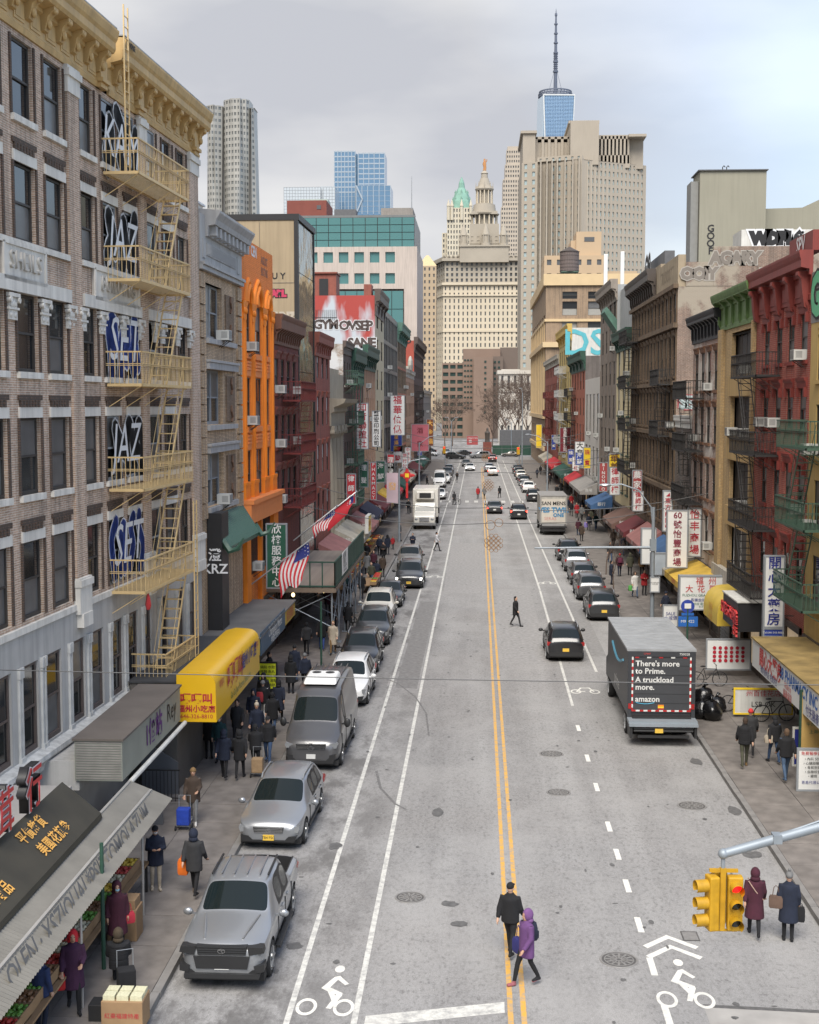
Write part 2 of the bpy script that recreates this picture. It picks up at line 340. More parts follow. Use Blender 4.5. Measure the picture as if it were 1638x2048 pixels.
def bike_mark(x, y, s=1.0, chev=True, rider=True):
 p = annulus(x - .42 * s, y, .24 * s, .075 * s) + annulus(x + .42 * s, y, .24 * s, .075 * s)
 q = lambda *pts: [(x + a * s, y + b * s) for a, b in pts]
 if rider:
  p += [q((-.20, .95), (.05, 1.55), (.17, 1.48), (-.04, .88)), q((-.20, .95), (-.04, .80), (.32, .55), (.32, .72), (-.02, 1.02)),
              q((.05, 1.55), (.34, 1.12), (.42, 1.2), (.17, 1.62)), q((.20, .72), (.02, -.05), (.14, -.08), (.33, .62)), q((-.06, .88), (.12, .30), (.24, .34), (.06, .92))]
  p += [[(x + s * (.13 + .12 * cos(2 * pi * i / 10)), y + s * (1.98 + .2 * sin(2 * pi * i / 10))) for i in range(10)]]
 else:
  p += [q((-.42, -.05), (-.42, .05), (.0, .1), (.0, 0)), q((-.42, 0), (-.35, 0), (-.1, .75), (-.2, .75)), q((.42, 0), (.35, 0), (.15, .85), (.25, .85)), q((-.2, .7), (.25, .7), (.25, .8), (-.2, .8))]
 sheet('bicycle_symbol', p, PAINT2)
 if chev:
  for k, yy in enumerate((2.35, 2.95)):
   sheet('chevron', [q((-.62 + .02, yy), (.08, yy + .68), (.10, yy + .45), (-.50, yy - .16)), q((.08, yy + .68), (.78, yy), (.68, yy - .16), (.10, yy + .45))], PAINT2)
bike_mark(4.53, 27.35, .95); bike_mark(-3.2, 26.6, .95, False); bike_mark(4.85, 57.6, 1.0, False, False); bike_mark(5.0, 93, 1.0, False, False); bike_mark(-3.2, 96, 1.0, False, False)
LCONC = M('pale_patch', (.36, .345, .325), .9, .15, 2); sheet('concrete_patch', [[(4.95, 10), (8.4, 10), (8.4, 26.9), (4.86, 27.1)]], LCONC, .003)
sheet('tar_seam', [[(4.86, 27.02), (8.42, 26.8), (8.42, 26.95), (4.86, 27.16)]], STAIN, .005)
def ribbon(pts, w, z=.003):
 o = []
 for (a, b), (c, d) in zip(pts, pts[1:]):
  n = hypot(c - a, d - b); ux, uy = (d - b) / n * w / 2, -(c - a) / n * w / 2
  o.append([(a - ux, b - uy), (a + ux, b + uy), (c + ux, d + uy), (c - ux, d - uy)])
 return o
SKID = M('tyre_mark', (.17, .165, .162), .85, .4, 6)
sheet('tyre_mark', ribbon([(-4.6, 60.5), (-3.6, 58.8), (-2.7, 56.2), (-2.1, 53.2), (-1.85, 49.5)], .07), SKID)
sheet('tyre_mark', ribbon([(-3.5, 44.5), (-3.2, 42.5), (-2.6, 40.8), (-2.2, 40.2)], .09), SKID)
rs = random.Random(3)
for i, (a, b, c, d) in enumerate(((-3.7, -2.7, 58, 84), (-6.6, -4.1, 56, 70), (1.3, 3.6, 64, 90), (4.4, 6.6, 66, 84), (-6.7, -4.0, 84, 104), (-2.3, .5, 88, 120))):
 k = (.76, .84, 1.1, .9, .74, 1.1)[i]; sheet('asphalt_patch', [[(a, c), (b, c + rs.uniform(-.3, .3)), (b + rs.uniform(-.1, .1), d), (a, d + rs.uniform(-.4, .4))]], M('patch_%d' % i, (.27 * k, .262 * k, .256 * k), .9, .3, 5, bump=.3, bscale=40), .0016 + i * .0001)
def blob(x, y, rx, ry, n=13): return [(x + rx * cos(2 * pi * i / n) * rs.uniform(.7, 1.15), y + ry * sin(2 * pi * i / n) * rs.uniform(.7, 1.15)) for i in range(n)]
spots = [(-4.3, 29.7, .22, .22), (-4.1, 36.7, .22, .32), (7.9, 36.6, .3, .35), (8.15, 40.6, .22, .55), (8.0, 33.0, .42, .62), (-.7, 32.5, .25, .2), (-.4, 31.2, .22, .2),          (-1.2, 40, .18, .5), (7.9, 46.3, .25, .5)]
for i in range(120): spots.append((rs.uniform(-4.8, 8), rs.uniform(24, 95), rs.uniform(.03, .09), rs.uniform(.03, .14)))
sheet('road_stain', [blob(*s) for s in spots], STAIN, .006)
# manholes and utility covers
CASTI = M('cast_iron', (.10, .095, .09), .6, .3, 6); CASTL = M('worn_iron', (.22, .21, .20), .5, .2, 8)
def manhole(x, y, r, label):
 t = thing('manhole_cover', label, 'manhole cover', (x, y, 0), rs.uniform(0, 3), 'manhole covers')
 m = MB(); m.cyl((0, 0, .002), (0, 0, .010), r, n=32); m.build('cover', CASTI, t)
 m = MB(); m.ring([[(rr * cos(2 * pi * k / 32), rr * sin(2 * pi * k / 32), z) for k in range(32)] for rr, z in ((r * 1.12, .004), (r * 1.10, .016), (r * 1.01, .016), (r * .99, .011))], False); m.build('rim', CASTL, t)
 m = MB()
 for rr in (.14, .45, .8): m.ring([[(r * q * cos(2 * pi * k / 24), r * q * sin(2 * pi * k / 24), z) for k in range(24)] for q, z in ((rr, .010), (rr, .016), (rr + .06, .016), (rr + .06, .010))], False)
 for k in range(12): a = 2 * pi * k / 12; m.bar((r * .2 * cos(a), r * .2 * sin(a), .012), (r * .43 * cos(a), r * .43 * sin(a), .012), .03, .01); m.bar((r * .52 * cos(a), r * .52 * sin(a), .012), (r * .78 * cos(a), r * .78 * sin(a), .012), .05, .01)
 m.build('raised_pattern', CASTL, t)
manhole(3.31, 29.32, .40, 'large manhole cover beside the lane dashes nearest the bicycle symbol'); manhole(2.72, 42.32, .36, 'manhole cover right of the yellow centre line behind the crossing couple')
manhole(6.89, 41.09, .42, 'round manhole cover near the right kerb below the black delivery truck'); manhole(2.75, 47.09, .40, 'manhole cover level with the back of the black delivery truck')
manhole(-1.71, 32.88, .36, 'worn pale manhole cover in the lane left of the yellow line')
for x, y, lb in ((5.17, 30.75, 'small square utility plate above the bicycle chevrons'), (8.0, 28.2, 'small square utility plate in the road by the right kerb')):
 t = thing('utility_plate', lb, 'utility plate', (x, y, 0), 0, 'square utility plates'); m = MB(); m.box(-.17, .17, -.24, .24, .003, .012); m.build('plate', CASTL, t)
 m = MB(); m.box(-.2, .2, -.27, -.24, .003, .016); m.box(-.2, .2, .24, .27, .003, .016); m.box(-.2, -.17, -.24, .24, .003, .016); m.box(.17, .2, -.24, .24, .003, .016); m.build('frame', CASTI, t)
# pavements: base, flags laid one by one near the camera, kerb stones
def pavement(name, x0, x1, kx0, kx1, y0, y1, yn0, yn1, cols, row):
 m = MB(); m.box(x0, x1, y0, y1, -.05, .134); p = struct(name, m, JOINT)
 m = MB(); m.box(x0, x1, y0, yn0, .134, .150); m.box(x0, x1, yn1, y1, .134, .150); m.build('far_flags', PAVE, p)
 w = (x1 - x0) / cols; n = int((yn1 - yn0) / row); mm = MB(); mm.box(.009, w - .009, .009, row - .009, .12, .150); fm = mm.mesh('paving_flag', PAVE)
 fms = []
 for k in range(4):
  f2 = fm.copy(); f2.materials[0] = M('paving_%d' % k, tuple(c * (.94 + .04 * k) for c in (.185, .165, .15)), .9, .32, 1.9, bump=.25, bscale=40); fms.append(f2)
 for i in range(n):
  for j in range(cols): inst('paving_flag', rs.choice(fms), p, (x0 + j * w, yn0 + i * row, rs.uniform(-.006, .004)))
 m = MB(); m.box(kx0, kx1, y0, yn0, -.02, .155); m.box(kx0, kx1, yn1, y1, -.02, .155); m.build('far_kerb', KERB, p)
 mm = MB(); mm.box(kx0, kx1, .012, 2.388, -.02, .155); km = mm.mesh('kerb_stone', KERB)
 for i in range(int((yn1 - yn0) / 2.4) + 1): inst('kerb_stone', km, p, (rs.uniform(-.01, .01), yn0 + i * 2.4, rs.uniform(-.012, .008)))
pavement('pavement_left', -12.6, -6.99, -6.985, -6.8, -60, 300, 22, 94, 3, 1.8)
pavement('pavement_right', 8.64, 13.6, 8.45, 8.635, -60, 300, 30, 102, 3, 1.8)
# ================================================================== building kit (local frame: x along the front, y into the building, z up)
def wp(root, u, y, z):
 a = root.rotation_euler[2]; l = root.location
 return (l[0] + u * cos(a) - y * sin(a), l[1] + u * sin(a) + y * cos(a), l[2] + z)
def panel(m, u0, u1, z0, z1, ops, y=0, rev=.2, mi=0, mr=None):
 us = sorted({u0, u1, *[v for o in ops for v in o[:2] if u0 < v < u1]}); zs = sorted({z0, z1, *[v for o in ops for v in o[2:4] if z0 < v < z1]})
 for a, b in zip(us, us[1:]):
  for c, d in zip(zs, zs[1:]):
   mu, mz = (a + b) / 2, (c + d) / 2
   if any(o[0] < mu < o[1] and o[2] < mz < o[3] for o in ops): continue
   m.quad((a, y, c), (b, y, c), (b, y, d), (a, y, d), mi)
 for a, b, c, d in [o[:4] for o in ops]:
  q = mi if mr is None else mr
  m.quad((a, y, c), (a, y + rev, c), (a, y + rev, d), (a, y, d), q); m.quad((b, y, c), (b, y, d), (b, y + rev, d), (b, y + rev, c), q)
  m.quad((a, y, d), (a, y + rev, d), (b, y + rev, d), (b, y, d), q); m.quad((a, y, c), (b, y, c), (b, y + rev, c), (a, y + rev, c), q)
_wc = {}
def window(root, u, z, w, h, style='sash', depth=.05, frame=DKFRAME, sill=None, lintel=None, lh=.28, panes=None, rr=random, ft=.06):
 k = (round(w, 2), round(h, 2), style, frame.name, ft)
 if k not in _wc:
  m = MB(); m.box(0, ft, 0, .07, 0, h); m.box(w - ft, w, 0, .07, 0, h); m.box(ft, w - ft, 0, .07, h - ft, h); m.box(ft, w - ft, -.01, .07, 0, ft * 1.3)
  P = []
  if style == 'sash':
   m.box(ft, w - ft, 0, .075, h * .5 - .03, h * .5 + .03); P = [(ft, w - ft, h * .5, h - ft, .03), (ft, w - ft, ft, h * .5, .055)]
  elif style == 'double':
   m.box(w / 2 - .06, w / 2 + .06, -.02, .07, 0, h)
   for a, b in ((ft, w / 2 - .06), (w / 2 + .06, w - ft)): m.box(a, b, 0, .075, h * .5 - .03, h * .5 + .03); P += [(a, b, h * .5, h - ft, .03), (a, b, ft, h * .5, .055)]
  elif style == 'fixed': P = [(ft, w - ft, ft, h - ft, .04)]
  else:
   n = int(style); 
   for i in range(1, n): m.box(w * i / n - .04, w * i / n + .04, 0, .07, ft, h - ft)
   for i in range(n): P.append((w * i / n + .03, w * (i + 1) / n - .03, ft, h - ft, .04))
  ps = []
  for a, b, c, d, y in P: q = MB(); q.quad((a, y, c), (b, y, c), (b, y, d), (a, y, d)); ps.append(q)
  _wc[k] = (m.mesh('window', frame), ps, {})
 me, ps, pc = _wc[k]
 o = inst('window', me, root, (u, depth, z))
 for i, q in enumerate(ps):
  mt = (panes or (lambda i, rr: rr.choices([GLA, GLW, GLB, GLC], [6, 3, 1, 1])[0]))(i, rr)
  if (i, mt.name) not in pc: pc[(i, mt.name)] = q.mesh('pane', mt)
  inst('pane', pc[(i, mt.name)], o)
 if sill: key = ('s', round(w, 2), sill.name); _part(key, lambda: MB().box(-.12, w + .12, -.1 - depth, .02, -.16, 0), 'sill', sill, o)
 if lintel: key = ('l', round(w, 2), lh, lintel.name); _part(key, lambda: MB().box(-.1, w + .1, -.05 - depth, .01, h, h + lh), 'lintel', lintel, o) if True else None
 return o
_pc = {}
def _part(key, fn, name, mat, parent, loc=None, rz=0):
 key = (key, mat.name)
 if name == 'lintel': key = (key, round(parent.location[2], 2) if 0 else 0, fn().v[4][2])
 if key not in _pc: _pc[key] = fn().mesh(name, mat)
 return inst(name, _pc[key], parent, loc, rz)
def cornice(root, u0, u1, z, h, pr, mat, brackets=0, bmat=None, frieze=.4, returns=True):
 pr *= .45
 """frieze, stepped crown and brackets"""
 m = MB(); f = z + h * frieze
 m.prism([(.02, z), (-.07, z), (-.07, z + .12 * h), (-.04, z + .14 * h), (-.04, f), (-.16 * pr - .04, f + .02), (-.16 * pr - .04, f + h * .12), (-.86 * pr, f + h * .16), (-.86 * pr, z + h * .80), (-.93 * pr, z + h * .86), (-pr, z + h * .95), (-pr, z + h), (.02, z + h)], 'x', u0, u1)
 o = m.build('cornice', mat, root)
 if brackets:
  bw = min(.22, (u1 - u0) / brackets * .3)
  b = MB(); b.prism([(-.03, z + h * .06), (-.14 * pr, z + h * .08), (-.30 * pr, z + h * .2), (-.34 * pr, f), (-.80 * pr, f + h * .13), (-.80 * pr, f + h * .17), (-.03, f + h * .17)], 'x', -bw / 2, bw / 2)
  me = b.mesh('bracket', bmat or mat)
  for i in range(brackets): inst('bracket', me, o, (u0 + bw + (u1 - u0 - 2 * bw) * i / max(1, brackets - 1), 0, 0))
 return o
def shell(root, Wd, H, D, ops, mw, ms, z0=0, roof=TAR, rev=.2, u0=0, parapet=.5):
 m = MB(); panel(m, u0, Wd, z0, H, ops, 0, rev); m.build('wall', mw, root)
 s = MB(); t = .3
 s.quad((u0, 0, 0), (u0, D, 0), (u0, D, H), (u0, 0, H)); s.quad((Wd, 0, 0), (Wd, 0, H), (Wd, D, H), (Wd, D, 0)); s.quad((u0, D, 0), (Wd, D, 0), (Wd, D, H), (u0, D, H))
 s.quad((u0, 0, H), (Wd, 0, H), (Wd, t, H), (u0, t, H)); s.quad((u0, t, H), (u0 + t, t, H), (u0 + t, D, H), (u0, D, H)); s.quad((Wd - t, t, H), (Wd, t, H), (Wd, D, H), (Wd - t, D, H))
 s.quad((u0, t, H), (Wd, t, H), (Wd, t, H - parapet), (u0, t, H - parapet)); s.quad((u0 + t, t, H), (u0 + t, D, H), (u0 + t, D, H - parapet), (u0 + t, t, H - parapet)); s.quad((Wd - t, t, H), (Wd - t, D, H), (Wd - t, D, H - parapet), (Wd - t, t, H - parapet))
 s.build('side_wall', ms, root)
 r = MB(); r.quad((u0, 0, H - parapet), (Wd, 0, H - parapet), (Wd, D, H - parapet), (u0, D, H - parapet)); r.build('roof', roof, root)
 # dark interior skin behind the windows
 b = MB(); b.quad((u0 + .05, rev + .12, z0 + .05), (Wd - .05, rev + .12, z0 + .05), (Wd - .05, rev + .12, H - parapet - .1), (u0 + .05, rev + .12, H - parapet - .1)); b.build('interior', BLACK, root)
SHUT = M('roller_shutter', '#7f8285', .55, .15, met=.3); SHOPD = GL('shop_glass', (.02, .022, .025), .1)
LITS = M('lit_shop_window', (.55, .42, .27), .4, .35, 1.5, emit=.12); rA = random.Random(11)
def shopfront(root, u0, u1, h, y=.0, mat=None):
 """ground floor: piers, glazed bays with a stall riser, transom bar"""
 n = max(1, round((u1 - u0) / 2.6)); w = (u1 - u0) / n; mat = mat or BRONZE
 m = MB()
 for i in range(n + 1): x = u0 + i * w; m.box(max(u0, x - .12), min(u1, x + .12), y - .08, y + .06, 0, h)
 m.box(u0, u1, y - .05, y + .05, 0, .45); m.box(u0, u1, y - .06, y + .05, 2.5, 2.65); m.box(u0, u1, y - .1, y + .05, h - .25, h)
 o = m.build('shopfront', mat, root)
 for i in range(n):
  q = MB(); k_ = rA.choice((0, 0, 1, 1, 2)); q.quad((u0 + i * w + .12, y, .45), (u0 + (i + 1) * w - .12, y, .45), (u0 + (i + 1) * w - .12, y, h - .25), (u0 + i * w + .12, y, h - .25)); q.build('pane', (SHOPD, SHUT, LITS)[k_], o)
  if k_ == 1: q = MB(); [q.box(u0 + i * w + .12, u0 + (i + 1) * w - .12, y - .03, y, .5 + j * .2, .64 + j * .2) for j in range(int((h - .9) / .2))]; q.build('shutter_slats', SHUT, o)
def fire_escape(label, root, levels, u0, u1, D, mat, stair=None, group='fire escapes', rail=1.0, step=.16, ladder=None, thin=1.0, off=.12):
 t = thing('fire_escape', label, 'fire escape', root.location, root.rotation_euler[2], group); R = .014 * thin
 for li, lv in enumerate(levels):
  z, a, b = lv if isinstance(lv, tuple) else (lv, u0, u1)
  m = MB()
  m.box(a, b, -D, -D + .05, z - .09, z); m.box(a, b, -off, -off + .04, z - .09, z); m.box(a, a + .05, -D, -off, z - .09, z); m.box(b - .05, b, -D, -off, z - .09, z)
  n = int((D - off) / .09)
  for i in range(n): y = -D + .07 + i * (D - off - .1) / max(1, n - 1); m.box(a + .05, b - .05, y, y + .035, z - .035, z - .008)
  for i in range(4):
   x = a + .2 + (b - a - .4) * i / 3; m.bar((x, -.01, z - .75), (x, -D + .1, z - .07), .035 * thin)
  o = m.build('balcony', mat, t)
  r = MB(); n = int((b - a) / step)
  for i in range(n + 1): x = a + .02 + (b - a - .04) * i / n; r.box(x - R, x + R, -D + .005, -D + .005 + 2 * R, z, z + rail)
  k = int(D / step)
  for e in (a, b):
   for i in range(1, k + 1): y = -D + i * (D - .04) / (k + 1); r.box(e - R + (R if e == a else -R), e + R + (R if e == a else -R), y, y + 2 * R, z, z + rail)
  for zz in (z + rail, z + rail * .62, z + rail * .57):
   h = .045 if zz == z + rail else .02
   r.box(a, b, -D - .01, -D + .035, zz - h, zz); r.box(a, a + .045, -D, -.02, zz - h, zz); r.box(b - .045, b, -D, -.02, zz - h, zz)
  for q in range(2): x = a + (b - a) * (.25 + .5 * q); r.bar((x, -D, z + .05), (x + .5, -D, z + rail - .05), .02 * thin); 
  r.build('railing', mat, o)
  if stair and li + 1 < len(levels):
   z2 = levels[li + 1]; z2 = z2[0] if isinstance(z2, tuple) else z2
   ut, ub = stair if li % 2 == 0 or len(stair) < 4 else stair[2:]
   ut, ub = stair[0], stair[1]
   s = MB(); ya, yb = -D + .14, -D + .72
   for y in (ya, yb):
    s.bar((ut, y, z), (ub, y, z2), .03, .1)
    s.bar((ut, y, z + .85), (ub, y, z2 + .85), .025 * thin)
    for f in (.05, .5, .95): p = ut + (ub - ut) * f; zz = z + (z2 - z) * f; s.bar((p, y, zz), (p, y, zz + .85), .02 * thin)
   so = s.build('stair', mat, t); nt_ = max(6, int((z - z2) / .3))
   tm = MB(); tm.box(-.1, .1, ya, yb, -.02, .012); me = tm.mesh('tread', mat)
   for i in range(1, nt_): f = i / nt_; inst('tread', me, so, (ut + (ub - ut) * f, 0, z + (z2 - z) * f))
 for (x, y, za, zb) in (ladder or []):
  m = MB(); m.box(x - .22, x - .18, y - .02, y + .02, za, zb); m.box(x + .18, x + .22, y - .02, y + .02, za, zb)
  lo = m.build('ladder', mat, t); rm = MB(); rm.box(-.18, .18, -.012, .012, -.012, .012); me = rm.mesh('rung', mat)
  for i in range(int((zb - za) / .32)): inst('rung', me, lo, (x, y, za + .2 + i * .32))
 return t
ACC = M('ac_casing', (.55, .55, .52), .5, .12); ACD = M('ac_grille', (.13, .13, .13), .6)
_ac = {}
def air_con(root, u, z, label, y=-.02, w=.62, h=.42, group='window air conditioners'):
 """boxy window air conditioner sticking out of a sash, on angle brackets"""
 if not _ac:
  m = MB(); m.box(-.31, .31, -.45, .1, 0, .42); _ac['c'] = m.mesh('casing', ACC)
  m = MB()
  for i in range(9): m.box(-.27, .27, -.458, -.449, .05 + i * .04, .068 + i * .04)
  for s in (-.312, .31):
   for i in range(6): m.box(s, s + .003, -.38, -.12, .1 + i * .045, .12 + i * .045)
  _ac['g'] = m.mesh('grille', ACD)
  m = MB(); m.bar((-.2, 0, -.3), (-.2, -.4, -.01), .03); m.bar((-.22, -.3, -.015), (.22, -.3, -.015), .03); m.bar((.2, 0, -.3), (.2, -.4, -.01), .03); m.box(-.22, .22, -.42, 0, -.03, -.004); _ac['b'] = m.mesh('support', IRON)
 t = thing('air_conditioner', label, 'air conditioner', wp(root, u, y, z), root.rotation_euler[2], group)
 inst('casing', _ac['c'], t); inst('grille', _ac['g'], t); inst('support', _ac['b'], t); return t
# ================================================================== the brown brick building with the golden cornice (left, nearest)
BRN = BR('brown_roman_brick', '#c0a08a', '#a28571', '#cbbdac', .34, .062, .014, .2); BRND = BR('brown_corbel_brick', '#6f5648', '#5a463b', '#4a4038', .12, .07, .02, .3)
GOLD = M('golden_paint', (.56, .37, .15), .62, .14, 1.2, streak=.35, bump=.15); GOLDI = M('golden_iron', (.62, .45, .22), .55, .12, 4)
LIME = M('white_limestone', (.70, .67, .61), .85, .12, 1.5, streak=.35, bump=.3); GREYB = M('grey_stone_band', (.45, .44, .42), .85, .12, 1.2, streak=.35, bump=.2); WOODW = M('weathered_white_wood', (.56, .56, .54), .75, .2, 3, streak=.5)
rA = random.Random(11)
sA = thing('brick_building', 'brown brick building with golden cornice and white lintels at the left edge', 'building', (-11.95, 32, 0), atan2(19, .95))
colsA = [(-6.2, -4.9), (-4.1, -2.9), (-1.0, .42), (1.28, 2.63), (3.42, 4.75), (6.1, 7.28), (8.02, 9.28), (10.06, 11.28), (12.45, 13.6), (14.4, 15.6), (16.3, 17.45)]
rowsA = [(7.12, 9.19), (10.42, 12.45), (13.65, 15.68), (17.03, 19.03), (20.2, 22.19)]
opsA = [(a, b, c, d) for a, b in colsA for c, d in rowsA]
lowA = [(-5.2, -3.7), (-3.1, -1.7), (-1.2, .2), (.75, 2.0), (2.45, 3.7), (4.35, 5.6), (6.05, 7.25), (7.85, 9.1), (9.5, 10.7), (11.2, 12.2), (13.2, 14.2), (15.2, 16.3), (16.9, 18.0)]
opsA += [(a, b, 3.55, 5.95) for a, b in lowA]
m = MB(); panel(m, -8, 18.94, 6.98, 22.35, opsA[:55], 0, .2); m.build('wall', BRN, sA)
m = MB(); panel(m, -8, 18.94, 3.4, 6.98, opsA[55:], -.04, .12); m.build('stone_band', GREYB, sA)
m = MB(); m.box(-8, 18.94, -.02, .1, 0, 3.4); m.build('ground_floor_wall', M('pale_tile_wall', (.36, .34, .32), .6, .12, 2), sA)
m = MB(); m.quad((18.94, 0, 0), (18.94, 0, 24), (18.94, 16, 24), (18.94, 16, 0)); m.quad((-8, 16, 0), (18.94, 16, 0), (18.94, 16, 24), (-8, 16, 24)); m.quad((-8, 0, 0), (-8, 16, 0), (-8, 16, 24), (-8, 0, 24)); m.build('side_wall', BRN, sA)
m = MB(); m.quad((-8, 0, 23.4), (18.94, 0, 23.4), (18.94, 16, 23.4), (-8, 16, 23.4)); m.build('roof', TAR, sA)
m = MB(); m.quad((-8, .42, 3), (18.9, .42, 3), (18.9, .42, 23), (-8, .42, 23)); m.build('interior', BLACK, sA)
m = MB(); m.box(-8, 18.96, -.10, 0, 6.82, 7.0); m.build('string_course', LIME, sA)
dk = lambda i, r: r.choices([GLA, GLC, GLW], [4, 4, 2])[0]
for ri, (c, d) in enumerate(rowsA):
 for ci, (a, b) in enumerate(colsA):
  fe = 8 < a < 13 and ri not in (1 + 9,)
  window(sA, a, c, b - a, d - c, 'sash', .03 if fe else .09, DKFRAME if not fe else GREYF, None, LIME if ri != 2 and ri != 4 else None, .28, dk, rA, .075)
  if ri: _part(('sA', round(b - a, 2)), lambda: MB().box(-.12, b - a + .12, -.1, .1, -.17, 0), 'sill', LIME, sA, (a, 0, c))
  if ri not in (2, 4):
   m = MB()
   for i in range(7): m.box((b - a) * i / 7 - .02, (b - a) * (i + .6) / 7 - .02, -.07, .0, .28, .46)
   m.box(-.12, b - a + .12, -.05, 0, .46, .6); _part(('corb', round(b - a, 2)), lambda: m, 'brick_corbel', BRND, sA, (a, 0, d))
  for e in (a - .16, b + .05): _part(('jamb', ri), lambda: MB().box(0, .1, -.045, 0, 0, d - c), 'moulded_jamb', BRND, sA, (e, 0, c))
for a, b in lowA: window(sA, a, 3.55, b - a, 2.4, 'sash', .02, M('brown_sash', (.11, .085, .075), .6, .2, 3, streak=.3), None, None, .2, lambda i, r: r.choice([GLA, GLC, GLA]), rA, .1)
for k, e in enumerate([-5.2, -3.1, -1.2, .75, 2.45, 4.35, 6.05, 7.85, 9.5, 11.2, 13.2, 15.2, 16.9]):
 for q in (-.14, 0) if k % 2 else (-.3, -.1):
  _part('iron_pier', lambda: MB().box(0, .1, -.06, 0, 3.45, 5.98).box(-.02, .12, -.09, 0, 5.7, 5.98).box(-.02, .12, -.09, 0, 3.45, 3.6), 'iron_pier', WOODW, sA, (e + q, -.04, 0))
m = MB(); m.prism([(0, 3.5), (-.34, 3.42), (-.36, 3.3), (-.22, 3.12), (-.18, 2.95), (0, 2.9)], 'x', -8, 12.4); m.build('sill_course', WOODW, sA)
for u0_, u1_ in ((-2.3, -1.4), (4.95, 5.85), (11.5, 12.25), (17.75, 18.94)):
 m = MB(); m.box(u0_, u1_, -.10, .01, 7.1, 21.6); p = m.build('pilaster', BRN, sA)
 m = MB(); m.box(u0_ - .05, u1_ + .05, -.14, .01, 21.6, 22.35); m.box(u0_ - .08, u1_ + .08, -.2, .01, 22.05, 22.25); m.build('capital', LIME, p)
 m = MB(); m.box(u0_ - .05, u1_ + .05, -.2, .01, 6.7, 7.75); m.box(u0_ - .08, u1_ + .08, -.25, .01, 7.5, 7.7); m.box(u0_ + .05, u1_ - .05, -.25, .01, 6.3, 6.7); m.build('base', LIME, p)
for (a, b) in ((-1.0, 4.8), (6.05, 11.35), (12.35, 17.5)):
 m = MB(); m.box(a - .1, b + .1, -.14, .01, 15.68, 16.05); m.build('stone_lintel_band', LIME, sA); m = MB(); m.box(a - .1, b + .1, -.12, .01, 16.86, 17.02); m.build('sill_band', LIME, sA)
cap = MB(); cap.box(-.36, .36, -.13, 0, 14.78, 15.15); cap.box(-.42, .42, -.2, 0, 15.12, 15.2); cap.box(-.33, .33, -.14, 0, 15.2, 15.55); cap.box(-.46, .46, -.24, 0, 15.55, 15.68)
for s in (-1, 1):
 cap.cyl((s * .36, -.27, 15.45), (s * .36, -.02, 15.45), .1, n=10); cap.ell((s * .17, -.16, 15.3), (.09, .05, .12), 8, 5); cap.ell((s * .18, -.14, 14.95), (.13, .04, .1), 8, 5)
cap.ell((0, -.16, 15.32), (.09, .05, .14), 8, 5); capm = cap.mesh('carved_capital', LIME, True)
for u in (.85, 3.02, 4.98, 5.95, 7.65, 9.67, 11.45, 13.2, 14.0, 15.95, 17.7): inst('carved_capital', capm, sA, (u - 0, 0, 3.9)).scale = (.74, .6, .748)
for (a, b, txt) in ((.28, 3.0, 'SHEILS'), (6.95, 11.2, 'BUILDING')):
 m = MB(); m.box(a, b, -.1, .01, 15.98, 16.92); m.box(a - .06, b + .06, -.14, -.08, 16.84, 16.95); m.box(a - .06, b + .06, -.14, -.08, 15.95, 16.05); m.box(a - .06, a + .04, -.14, -.08, 16, 16.9); m.box(b - .04, b + .06, -.14, -.08, 16, 16.9)
 pn = m.build('name_panel', LIME, sA); letter(pn, txt, .66, M('letter_grey', (.50, .475, .43), .85), ((a + b) / 2, -.125, 16.46), ext=.04, spacing=1.12)
for ca, cb_ in ((-8, 7.95), (8.62, 19.3)):
 m = MB(); m.prism([(0, 22.35), (-.06, 22.35), (-.1, 22.5), (-.06, 22.55), (-.06, 23.15), (-.16, 23.2), (-.14, 23.32), (-.48, 23.40), (-.54, 23.5), (-.54, 23.7), (-.6, 23.8), (-.66, 24.0), (-.66, 24.06), (0, 24.12)], 'x', ca, cb_)
 co = m.build('cornice', GOLD, sA)
 b = MB(); b.prism([(-.05, 22.75), (-.18, 22.78), (-.24, 22.95), (-.28, 23.15), (-.40, 23.25), (-.46, 23.3), (-.46, 23.40), (-.05, 23.40)], 'x', -.16, .16); b.ell((0, -.26, 22.95), (.1, .08, .14), 8, 6); b.ell((0, -.42, 23.28), (.12, .08, .08), 8, 6); bm_ = b.mesh('bracket', GOLD, True)
 pm = MB().box(-.34, .34, -.085, -.055, 22.62, 23.08).box(-.26, .26, -.1, -.08, 22.7, 23.0).mesh('frieze_panel', GOLD)
 x = ca + .5
 while x < cb_ - .2: inst('bracket', bm_, co, (x, 0, 0)); (inst('frieze_panel', pm, co, (x + .55, 0, 0)) if x + .9 < cb_ else None); x += 1.08
 for e in ((ca + .1, cb_ - .1) if ca < 0 else (ca + 2.9, cb_ - .8)):
  if 3 < e: m = MB(); m.box(e - .3, e + .3, -.2, 0, 22.35, 23.2); m.box(e - .36, e + .36, -.28, 0, 22.5, 22.62); m.build('frieze_block', GOLD, co)
 m = MB(); m.box(ca, cb_, -.6, .4, 24.12, 24.16); m.build('flashing', M('roof_flashing', (.35, .36, .36), .6, .3, 2), co)
graffiti(sA, 'NOPAGE', .25, (9.2, -.67, 23.9), SPK, SPK, 0, .004, sx=.55)
feA = fire_escape('golden iron fire escape zigzagging down the brown brick building', sA, [19.91, 16.67, 13.45, 10.18, 6.96, (3.58, 10.0, 13.6)], 7.94, 13.6, 1.2, GOLDI, (13.1, 11.0), 'fire escapes', 1.0, .155, [(8.3, -.75, 19.9, 24.9), (13.75, -1.22, 3.0, 9.4)], .6)
